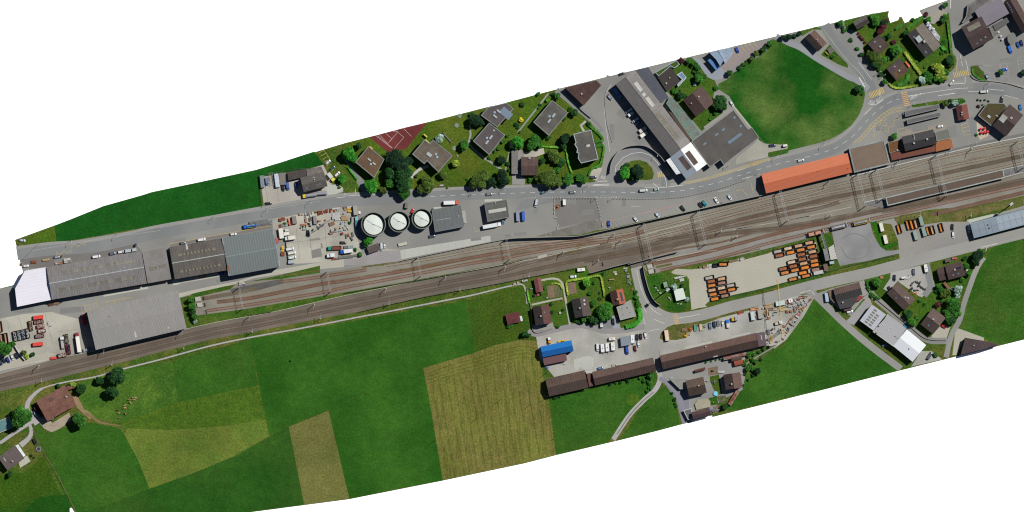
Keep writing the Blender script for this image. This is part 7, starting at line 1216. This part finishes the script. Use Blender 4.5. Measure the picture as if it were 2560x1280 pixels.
# parasols, pool, trampoline
def parasol(p, rgb, words, r=1.3):
    X, Y = m2(p); e = empty('parasol', X, Y, gz(*p), random.random()); MB().tube((0,0,0),(0,0,2.3),.04,5).build('pole', STEEL, e); b = MB(); n = 8; b.add([(0,0,2.6)]+[(r*math.cos(6.283*i/n), r*math.sin(6.283*i/n), 2.1) for i in range(n)], [(0,i+1,(i+1)%n+1) for i in range(n)]); b.build('canopy', paint(rgb), e); look(e, words, p, 'parasol')
for x, y in ((1328,650),(1366,643),(1336,686),(1368,682),(1395,678)): parasol(t('P',x,y)[0], (216,50,50), 'bright red parasol on the sandy terrace', 1.0)
for x, y in ((1255,572),(1295,640),(1325,700)): parasol(t('O',x,y)[0], (226,226,232), 'white courtyard parasol', .7)
for x, y in ((1480,325),(1510,365),(1560,410),(1585,500)): parasol(t('N',x,y)[0], (226,228,236), 'white terrace parasol', .8); PENDING[-1][0].location.z = 5.4
def disc_thing(name, p, r, h, m1, m2_, words, cat, inner=.85):
    X, Y = m2(p); e = empty(name, X, Y, gz(*p)); MB().ring(0,0,0,h,r,r*inner,28).build('rim', m1, e); MB().disc(0,0,.0,r*inner,h*.85,28).build('surface', m2_, e); tag(e, words, cat)
disc_thing('swimming_pool', t('W',797,766)[0], 1.65, .9, paint((90,170,214)), mat((140,212,236), v1=.1, s1=.8, v2=.05, rough=.1, tone='pool_water'), 'round bright blue above ground pool beside the fenced lawn', 'pool')
disc_thing('trampoline', t('C',413,608)[0], 1.6, .8, mat((170,176,180), v2=.1, tone='pad'), DARK, 'round black trampoline in the lower left garden', 'trampoline', .8)
disc_thing('trampoline', t('I',1000,612)[0], 1.3, .8, mat((60,110,100), tone='pad'), DARK, 'round dark trampoline in the shade by the round bush', 'trampoline', .85)
for x, y, wd in ((1370,42,'upper'),(1335,158,'middle'),(1308,430,'lower')): disc_thing('sandpit', t('G',x,y)[0], 1.4, .4, mat((150,150,140), v2=.15, tone='stone_ring'), mat((120,150,136), v1=.1, tone='cover'), wd+' round stone ringed pond on the apartment lawn', 'garden pond', .8)
disc_thing('ring_tub', t('V',883,243)[0], 1.0, .6, paint((222,60,44)), SOIL, 'bright red orange ring beside the south road verge', 'ring', .55)
# cows: one continuous body each
COWM = [mat((196,166,128), v1=.15, s1=1.5, v2=.1, tone='cream_hide'), mat((176,130,92), v1=.2, s1=1.5, v2=.1, tone='tan_hide'), mat((120,60,44), v1=.1, v2=.1, tone='brown_hide')]
def cow_mesh():
    me = bpy.data.meshes.new('cow'); V = [(0,0,1.05),(.55,0,1.1),(.95,0,1.25),(1.25,0,1.15),(1.5,0,1.0),(-.55,0,1.08),(-.85,0,1.1),(-.95,0,.7),(-.95,0,.45)]; E = [(0,1),(1,2),(2,3),(3,4),(0,5),(5,6),(6,7),(7,8)]; R_ = [.40,.36,.22,.17,.10,.38,.27,.04,.03]
    def leg(root, pts, rs):
        nonlocal V, E, R_
        prev = root
        for p, r in zip(pts, rs): V.append(p); R_.append(r); E.append((prev, len(V)-1)); prev = len(V)-1
    for s in (-1, 1):
        leg(1, [(.5,s*.24,.8),(.5,s*.24,.45),(.52,s*.24,.05)], [.15,.08,.06]); leg(5, [(-.55,s*.26,.8),(-.45,s*.26,.6),(-.66,s*.25,.35),(-.62,s*.25,.05)], [.19,.12,.07,.06]); leg(3, [(1.2,s*.22,1.26)], [.05])
    me.from_pydata(V, E, []); o = bpy.data.objects.new('cow', me); COL.objects.link(o); md = o.modifiers.new('s', 'SKIN'); md.use_smooth_shade = True
    for i, r in enumerate(R_): me.skin_vertices[0].data[i].radius = (r, r)
    me.skin_vertices[0].data[0].use_root = True; o.modifiers.new('u', 'SUBSURF').levels = 1
    dg = bpy.context.evaluated_depsgraph_get(); m = bpy.data.meshes.new_from_object(o.evaluated_get(dg)); bpy.data.objects.remove(o); m.materials.clear(); m.materials.append(COWM[0]); return m
cm = cow_mesh()
for i, (x, y, a, k) in enumerate(((1418,998,.3,0),(1448,998,-.4,0),(1440,1013,.5,0),(1430,1024,0,0),(1375,1020,.2,1),(1388,1052,-.8,0),(1335,1078,.5,0),(1328,1086,.2,1),(1336,1108,-.2,0),(1326,1116,.5,1),(1252,1132,0,2),(1272,1163,.6,1),(1338,1172,-1.0,1),(1275,1210,.3,1))):
    o = bpy.data.objects.new('cow', cm); COL.objects.link(o); x_, y_ = m2(t('B',x,y)[0]); o.location = (x_, y_, gz(*t('B',x,y)[0])); o.rotation_euler = (0,0,a+random.choice((0,3.14))); o.scale = (.88,)*3; setmat(o, COWM[k]); look(o, ('cream white','tan','dark brown')[k]+' cow grazing in the pasture', t('B',x,y)[0], 'cow')
# ================= YARD CLUTTER =================
WOOD = [mat((214,186,130), v1=.1, v2=.2, s2=3, tone='timber'), mat((190,160,118), v1=.1, v2=.2, s2=3, tone='timber'), mat((150,120,96), v1=.1, v2=.2, tone='timber')]
def stack(p, a, L, W, H, m, kind, words, cat, group):
    X, Y = m2(p); e = empty(kind, X, Y, gz(*p), a); n = max(2, int(W/.35)); b = MB()
    if kind in ('timber_stack', 'beam_bundle'):
        for j in range(2):
            for i in range(n): b.box(random.uniform(-.15,.15), -W/2+W*(i+.5)/n, j*H/2+.02, L, W/n*.82, H/2-.05)
    elif kind == 'pallet_stack':
        for j in range(4): b.box(0,0,j*H/4,L,W,H/4*.5)
        for i in range(5): b.box(-L/2+L*(i+.5)/5, 0, H, L/5*.7, W, .05)
    elif kind == 'crate_pile':
        for i in range(6): b.box(random.uniform(-L,L)/3, random.uniform(-W,W)/3, 0, random.uniform(.3,.6)*L, random.uniform(.3,.6)*W, random.uniform(.4,1)*H, random.uniform(-.3,.3))
    elif kind == 'machine':
        b.box(0,0,.3,L,W*.8,.5).box(L*.15,0,.8,L*.4,W*.6,.8).tube((-L*.3,0,.6),(-L*.55,0,1.5),.15,6)
    b.build('stacked_pieces', m, e); MB().box(-L*.3,0,0,.1,W,.02).box(L*.3,0,0,.1,W,.02).build('bearer', BARK, e)
    look(e, words, p, cat, group)
M_ = {'w': (WOOD[0],'timber_stack','stack of pale yellow timber'), 'W': (WOOD[1],'timber_stack','stack of tan boards'), 'v': (WOOD[2],'timber_stack','stack of brown boards'), 'r': (mat((150,78,52), v2=.3, s2=3, tone='rusty_steel'),'beam_bundle','bundle of rusty steel'), 'x': (mat((206,206,204), v2=.12, s2=2, tone='white_stock'),'pallet_stack','white covered pallet'), 'g': (mat((128,130,130), v2=.2, tone='grey_stock'),'beam_bundle','bundle of grey beams'), 'k': (DARK,'crate_pile','pile of dark formwork'), 'p': (mat((196,140,110), v2=.2, island=.3, tone='brick_stock'),'pallet_stack','pallet of pinkish bricks'), 'y': (mat((236,190,64), v2=.05, tone='yellow_sheet'),'pallet_stack','yellow sheeted stack'), 'c': (mat((180,180,172), v2=.25, s2=2, island=.3, tone='stone_stock'),'crate_pile','pile of pale stone blocks'), 'o': (paint((226,104,54)),'machine','small orange machine'), 'Y': (paint((228,186,36)),'machine','small yellow excavator'), 'b': (paint((80,110,200)),'crate_pile','small blue drum pile'), 'q': (mat((196,112,108), v2=.1, tone='pink_sheet'),'pallet_stack','pink sheeted stack'), 'G': (mat((150,170,172), v2=.1, tone='grey_green'),'pallet_stack','grey green covered pallet')}
def clutter(tl_, s, a0, grp):
    tk = s.split()
    for i in range(0, len(tk), 5):
        k = tk[i][0]; x, y, L, W = float(tk[i][1:]), float(tk[i+1]), float(tk[i+2]), float(tk[i+3]); a = float(tk[i+4]); kk = TILES[tl_][2]
        m, kd, wd = M_[k]; stack(t(tl_,x,y)[0], math.radians(a), max(.6, L*kk/S), max(.5, W*kk/S), random.uniform(.7,1.3), m, kd, wd, wd.split()[0] if 0 else {'timber_stack':'timber stack','beam_bundle':'beam bundle','pallet_stack':'pallet','crate_pile':'pile','machine':'machine'}[kd], grp)
clutter('a', 'r10 640 100 90 95 r15 820 90 80 95 o270 650 130 40 -70 o310 770 100 80 -60 G90 820 80 70 0 G180 800 80 80 0 r110 600 110 90 0 p620 460 80 50 90 x655 465 60 50 90 c720 470 90 60 0 x820 455 70 60 90 g900 440 90 70 90 x965 470 130 35 95 Y1020 410 90 40 80 k1130 400 80 60 0 r1230 410 140 35 100 r1275 405 130 30 100 r1355 400 130 25 98 r1310 400 120 20 98 r1440 370 80 45 95 r1510 350 110 60 95 r1615 340 120 60 92 x1790 270 250 50 10 r1740 350 70 60 90 c1850 320 70 60 0 v2080 240 100 60 5 W2090 300 70 60 5 y2215 280 130 50 3 x2210 235 130 50 3 y2230 360 130 60 3 v1900 230 70 50 0 r1440 645 50 40 0 k800 545 80 35 5 p835 650 140 60 98 x850 620 60 40 95 g960 620 120 40 95 g1000 600 110 30 95 p680 800 60 50 90 p730 800 60 50 90 p780 790 60 50 90 W840 780 60 50 90 k660 890 60 30 100 k740 870 70 30 100 k820 850 70 30 100 k930 760 80 70 0 k960 830 70 60 0 G800 940 150 40 8 x1750 490 150 130 5 x1860 480 140 140 5 x1720 570 120 100 5 x1830 600 150 110 5 c1940 440 60 60 0 b2030 440 40 40 0 W2060 560 220 60 3 W2080 620 220 60 3 W2050 510 120 30 3 c1980 700 110 50 10 c2090 700 60 60 0 b1950 760 40 50 60 x2120 800 70 50 10 c1960 860 90 70 0 c2050 880 90 70 20 c2150 860 80 80 0 c1930 900 60 50 0 c2090 950 90 60 0 c2190 930 70 80 0 x1670 970 90 80 5 r1760 970 70 40 5 W1800 900 60 60 20 G1850 1000 250 30 8 p1640 1080 90 40 8 r1990 1070 80 80 -70 o1995 1080 60 50 -70 r2180 1130 60 60 0 W2230 1140 180 40 -72 g2120 1160 150 40 -80 g2330 1100 160 60 -75 G2500 1100 70 90 0 g2300 1230 140 50 -60 b2440 920 40 90 90 v2290 620 160 30 95 k1200 700 60 60 0 W1250 660 60 50 0 p1280 660 50 50 0', 0, 'material stored in the concrete builder yard')
clutter('b', 'W380 310 190 30 8 W530 290 70 40 8 W410 375 190 60 9 x270 400 30 40 90 w260 480 100 20 98 w290 480 110 20 98 v330 540 140 50 98 W370 470 130 20 98 w380 560 130 20 98 W420 520 100 20 98 p430 630 70 35 12 v400 660 90 20 12 G540 400 60 50 10 w570 430 110 25 8 w740 375 180 25 9 w700 400 120 20 9 w790 440 190 35 9 v460 440 90 40 5 k570 500 90 20 8 G530 568 45 30 0 x855 335 40 35 0 p855 255 70 60 8 g1015 205 70 30 95 x1060 190 80 30 95 g1100 180 70 30 95 r1145 180 40 50 0 r1215 100 110 20 15 r1240 150 110 20 15 v1310 105 110 25 -5 x1305 145 40 25 0 x1105 250 35 35 0 x1145 245 35 35 0 x910 355 45 40 0 x960 350 45 40 0 x1015 330 45 35 0 p950 295 45 35 0 G1000 285 60 30 0 G910 305 40 30 0 G1090 355 50 40 0 c1210 230 60 60 0 c1260 270 80 50 40 c1310 220 70 80 0 c1320 260 60 60 0 c1200 190 50 50 0 G1160 310 50 40 0 g1220 300 70 20 -50 r1135 385 95 30 45 p1045 380 40 25 0 G1050 415 50 35 0 v1060 470 60 45 0 v870 480 70 50 -5 v960 485 60 50 -5 W965 445 60 30 0 v860 510 60 30 0 p1180 420 50 40 30 p1235 405 40 40 30 p1275 370 50 35 45 y1268 440 50 40 35 r1440 190 60 60 40 v1410 230 40 30 40 x1375 290 60 30 50 v1340 340 60 20 50 x1310 385 60 20 45 g1190 490 70 20 -45 q1150 560 90 60 -35 x1115 605 90 40 -35 v1060 580 70 20 50 c1040 720 80 70 -40 k1060 735 50 40 -40 r880 760 280 15 58 r1000 640 120 12 58 W1000 610 120 12 58 G1000 800 120 20 -40 v960 790 110 20 -40 v780 840 60 50 -35 g860 930 90 20 -45 g900 890 70 20 -45 g890 940 80 20 -45 W870 1000 50 40 -40 x805 940 50 40 0 w820 980 60 20 0 w490 1130 150 60 98 w440 1110 90 35 98 w455 1210 100 50 96 v760 1150 70 30 -40 w840 1050 50 30 50 c570 880 35 40 0 c565 915 30 30 0 k500 920 60 60 0 x515 1000 40 30 0 g410 990 130 70 98 x350 1130 260 40 100 c640 1220 70 50 0 v610 1220 60 30 0 c700 1190 80 40 30 c300 1000 60 40 0 v330 1020 70 30 90 x350 1080 60 40 100 p50 430 90 30 8 r110 400 80 20 8 x30 440 60 20 8 g650 940 60 20 45 c690 900 50 30 0 v130 600 50 60 0', 0, 'material stored in the builder yard with the yellow crane')
clutter('U', 'v905 510 25 20 0 p950 508 30 25 0 c1005 492 60 25 15 v1270 440 50 30 10 v1320 430 70 20 12 c1400 412 60 35 25 c1340 425 50 20 15 x640 635 90 22 12 x690 625 80 14 12 x684 662 55 35 12 c640 945 25 15 0 c677 945 18 20 0 c380 755 30 25 -50 c400 785 20 20 0 c540 880 60 15 -45 c430 815 25 20 0 c510 775 25 30 0', 0, 'odd things beside the gravel yard')
clutter('V', 'v350 405 30 45 95 Y367 465 18 38 95 W390 445 25 40 95 o410 398 25 30 60 r900 235 60 18 8 p1035 205 90 25 5 v840 240 10 10 0', 0, 'small trailers and machines on the gravel')
clutter('A', 'W495 382 80 22 10 W480 385 40 20 10 r360 405 55 30 5 r225 430 20 25 0 g615 357 50 25 5 k645 352 30 30 0 x715 378 75 25 10 k540 858 50 30 5 r545 860 45 25 8 v600 845 60 30 0 k640 835 50 20 8 c530 1065 60 50 0 p625 420 20 30 90 p650 415 20 30 90 k675 412 20 30 90 x700 408 20 30 90 W725 405 20 30 90 G750 400 20 30 90 x600 422 20 20 90', 0, 'material by the left halls')
clutter('E', 'Y455 1118 60 35 90 r455 1170 45 35 80 q395 1030 50 30 95 g1150 1200 200 25 8 y1140 1193 130 10 8 r1020 1225 80 20 5 g1120 1215 180 15 5 x1130 1140 90 25 8 G1180 1098 60 30 8 g1130 1100 45 30 8 k860 880 90 20 30 g200 830 200 30 8 g220 850 200 20 8 v980 850 60 40 20', 0, 'material in the builder yard')
clutter('Y', 'x960 290 60 22 12 x990 272 22 20 0 k1010 350 60 20 45 k1060 330 50 20 -30 k1100 380 70 20 -45 k1050 410 60 20 10 k1000 400 60 25 30 o1040 440 40 15 20 b1000 475 15 12 0 k1130 400 30 20 0 k1080 350 60 15 60 x1540 215 25 20 0 b1530 215 12 15 0 q1420 100 50 18 5 r1440 118 30 12 30 k690 755 30 25 0 G660 800 60 40 30', 0, 'clutter in the gravel forecourt')
clutter('D', 'p455 813 65 25 10 c890 885 70 30 10 b905 910 20 15 0 c860 890 40 40 0 G1070 395 0.1 0.1 0', 0, 'odd material along the track yard edge') if 0 else clutter('D', 'p455 813 65 25 10 c890 885 70 30 10 b905 910 20 15 0 c860 890 40 40 0 r1250 440 30 40 90 r1310 580 30 40 90', 0, 'odd material along the track yard edge')
clutter('S', 'c195 295 40 30 10 c237 285 30 25 10 x305 262 60 20 10 q705 470 15 12 0 x683 607 22 22 0 x1380 130 45 12 5 G1388 155 30 20 40 c1410 190 20 15 0 b1395 215 12 12 0 G1412 220 25 35 95 x545 445 15 15 0 W1235 250 60 10 8 c1210 340 20 18 0 c1270 180 45 40 0 q450 413 30 22 0 G378 350 30 12 0 Y705 905 90 18 12 k770 1040 40 22 10 c720 1145 40 25 5 b545 1190 28 26 0 W1245 1165 25 20 20 x1300 1160 50 14 10 g1415 270 30 40 0 v1430 250 25 25 0 c1440 300 25 30 30 v1455 355 20 25 0 x1640 0 2 2 0', 0, 'garden and yard things near the caravans')
clutter('W', 'x1137 500 20 35 95 x865 480 30 90 85 x895 470 12 60 85 c690 600 14 60 90 k755 465 35 20 5 G1160 640 20 40 95 y765 885 16 14 0 q840 815 14 12 0 x200 560 40 15 20 G825 985 20 50 95 v775 1000 20 50 95 b730 990 22 50 98 g780 610 60 6 10 g780 610 6 60 10', 0, 'garden things by the brown roofed houses')
clutter('X', 'k0 760 10 60 95 p1555 655 35 25 0 G1010 900 20 15 0', 0, 'odd things near the south road')
clutter('G', 'c1345 517 24 20 20 g1215 290 130 9 -48 g1230 315 130 9 -48 c1235 845 30 25 0 g1380 360 70 8 45 x1155 870 18 45 95 c1275 60 30 40 0 c1280 105 30 30 0 s1 1 1 1 0' if 0 else 'c1345 517 24 20 20 g1215 290 130 9 -48 g1230 315 130 9 -48 g1380 360 70 8 45 x1155 870 18 45 95', 0, 'garden furniture by the apartment blocks')
# tower cranes
def crane(p, jib_to, h, rgb, label, tail=8):
    X, Y = m2(p); e = empty('tower_crane', X, Y, 0, ang(p, jib_to)); tag(e, label, 'tower crane'); m = paint(rgb); L = math.hypot(jib_to[0]-p[0], jib_to[1]-p[1])/S
    b = MB()
    for sx in (-.7,.7):
        for sy in (-.7,.7): b.box(sx,sy,0,.16,.16,h)
    for i in range(int(h/1.4)): b.tube((-.7,.7*(-1)**i,i*1.4),(.7,.7*(-1)**i,(i+1)*1.4),.06,4); b.tube((.7*(-1)**i,-.7,i*1.4),(.7*(-1)**i,.7,(i+1)*1.4),.06,4)
    b.build('mast', m, e); b = MB()
    for s in (-.5,.5): b.box((L-tail)/2, s, h, L+tail, .13, .13)
    b.box((L-tail)/2, 0, h+.9, L+tail, .12, .12)
    n = int(L/1.2)
    for i in range(n): b.tube((i*L/n,-.5 if i%2 else .5,h),((i+1)*L/n,.5 if i%2 else -.5,h),.05,4); b.tube((i*L/n,-.5 if i%2 else .5,h),((i+1)*L/n,0,h+.9),.05,4)
    b.build('jib', m, e); MB().box(-tail+1,0,h-1,1.8,1.6,1.2).build('counterweight', CONC, e); MB().box(.3,.9,h-1.8,1.2,1,1.6).build('cabin', GLASS, e); MB().box(0,0,0,3.4,3.4,.8).build('base', CONC, e)
crane((1954.5,826), (1943.5,697), 17, (226,196,120), 'yellow tower crane with its jib reaching over the south road', 5)
crane(t('E',855,875)[0], t('E',960,810)[0], 9, (120,124,130), 'small dark folded crane in the concrete builder yard', 5)
# people
def person(p, rgb, words):
    me = bpy.data.meshes.new('person'); V = [(0,0,.95),(0,0,1.2),(0,0,1.42),(0,0,1.55),(.02,0,1.68)]; E = [(0,1),(1,2),(2,3),(3,4)]; R_ = [.15,.16,.15,.06,.11]
    for s in (-1,1):
        o = len(V); V += [(.02,s*.1,.88),(.05,s*.11,.48),(.0,s*.11,.06),(.14,s*.11,.03)]; R_ += [.1,.07,.05,.04]; E += [(0,o),(o,o+1),(o+1,o+2),(o+2,o+3)]
        o = len(V); V += [(0,s*.2,1.38),(.03,s*.26,1.1),(.16,s*.24,.86)]; R_ += [.07,.05,.04]; E += [(2,o),(o,o+1),(o+1,o+2)]
    me.from_pydata(V, E, []); o = bpy.data.objects.new('person', me); COL.objects.link(o); md = o.modifiers.new('s', 'SKIN')
    for i, r in enumerate(R_): me.skin_vertices[0].data[i].radius = (r, r)
    me.skin_vertices[0].data[0].use_root = True; o.modifiers.new('u', 'SUBSURF').levels = 1
    m = bpy.data.meshes.new_from_object(o.evaluated_get(bpy.context.evaluated_depsgraph_get())); bpy.data.objects.remove(o); m.materials.clear(); m.materials.append(paint(rgb)); o = bpy.data.objects.new('person', m); COL.objects.link(o); x, y = m2(p); o.location = (x,y,gz(*p)); o.rotation_euler = (0,0,random.uniform(0,6)); tag(o, words, 'person')
    hr = MB().disc(.02,0,1.72,.12,.08,8).build('hair', DARK, o)
person((1805,505.5), (226,100,50), 'person in an orange vest standing beside the bright white sedan'); person((1804.5,508.5), (216,216,220), 'person in pale clothes beside the one in the orange vest')
# ================= LABELS THAT SINGLE OUT =================
LMK = [('white lavender hall',85,735),('long grey purple hall',240,672),('brown grey hall',496,644),('green grey ribbed hall',628,632),('biggest pale hall',342,800),('red roofed farmhouse',140,1005),('grey mauve house',30,1145),('depot house',785,453),('largest tank',934,561),('middle tank',998,554),('rightmost tank',1055,547),('slate grey hall',1120,547),('stained square building',1242,527),
('orange mossy block',925,405),('stepped mossy block',1080,390),('blue terrace block',1245,286),('joined grey block',1222,347),('path side grey block',1377,295),('zigzag block',1465,365),('small brown house',1324,415),('top red brown building',1450,235),('diagonal hall',1633,285),('white end roof',1727,396),('dark flat hall',1815,345),('hipped brown house',1745,255),('black brown roof',1672,198),('steel blue building',1790,150),('lane house',2040,103),
('mossy panelled house',2244,185),('upper brown house',2195,112),('large grey roofed house',2310,102),('dark brown gabled building',2443,82),('hexagonal pavilion',2530,97),('bus canopies',2308,285),('brick red shed',2406,277),('restaurant',2510,300),('station building',2298,350),('sandy roofed hall',2174,390),('orange shed',2017,433),('island canopy',2362,468),('blue grey hall',2500,560),('tennis court',990,345),('tree island',1585,428),
('narrow rust shed',1346,712),('lone field shed',1283,795),('maroon house',1355,786),('garden hedge house',1452,767),('orange hipped house',1545,742),('pale flat extension',1565,775),('blue barn',1393,872),('left long shed',1418,958),('middle long shed',1560,928),('longest brown shed',1783,878),('clothes lawn',1792,962),('square white shed',1699,736),('gravel silo',2075,632),('workshop',2118,735),('bicycle forecourt house',2250,740),('white diagonal hall',2232,835),('red car house',2333,802),('long brown house',2390,678),('loop road',1600,385),('gravel yard',1900,690),('round meadow',2010,240),('builder yard crane',1955,826),('caravan lot',1530,868),('concrete builder yard',800,600),('scrap yard',60,850),('pasture',350,990),('dusty yard',2320,590),('parking row',1700,535),('south road',1880,755),('upper right parking lot',2500,200),('land notch',2250,45)]
def place(px, py):
    best = min(LMK, key=lambda l: math.hypot(l[1]-px, l[2]-py)); dx, dy = px-best[1], py-best[2]; d = math.hypot(dx, dy)
    if d < 9: return 'at the '+best[0]
    a = math.degrees(math.atan2(-dy, dx)) % 360; w8 = ['right of','upper right of','above','upper left of','left of','lower left of','below','lower right of'][int(((a+22.5) % 360)//45)]
    return w8+' the '+best[0]
from collections import defaultdict
grp = defaultdict(list)
for o, wd, px in PENDING: grp[wd+', '+place(*px)].append((o, px))
ORD = ['', 'leftmost', 'second from left', 'third from left', 'fourth from left', 'fifth from left', 'sixth from left', 'seventh from left', 'eighth from left', 'ninth from left', 'tenth from left', 'eleventh from left', 'twelfth from left']
for k, v in grp.items():
    if len(v) == 1: v[0][0]['label'] = k
    else:
        v.sort(key=lambda q: q[1][0]); n = len(v)
        for i, (o, px) in enumerate(v):
            nm = 'rightmost' if i == n-1 else ORD[min(i+1, 12)]
            if n == 2: nm = ('left', 'right')[i]+' one of two'
            lb = k+', '+nm
            if len(lb.split()) > 16: lb = lb.replace(' with bracket arm', '').replace('large round ', 'large ').replace(' of two', '')
            o['label'] = lb
            if 'group' not in o: o['group'] = k.split(',')[0]+'s'
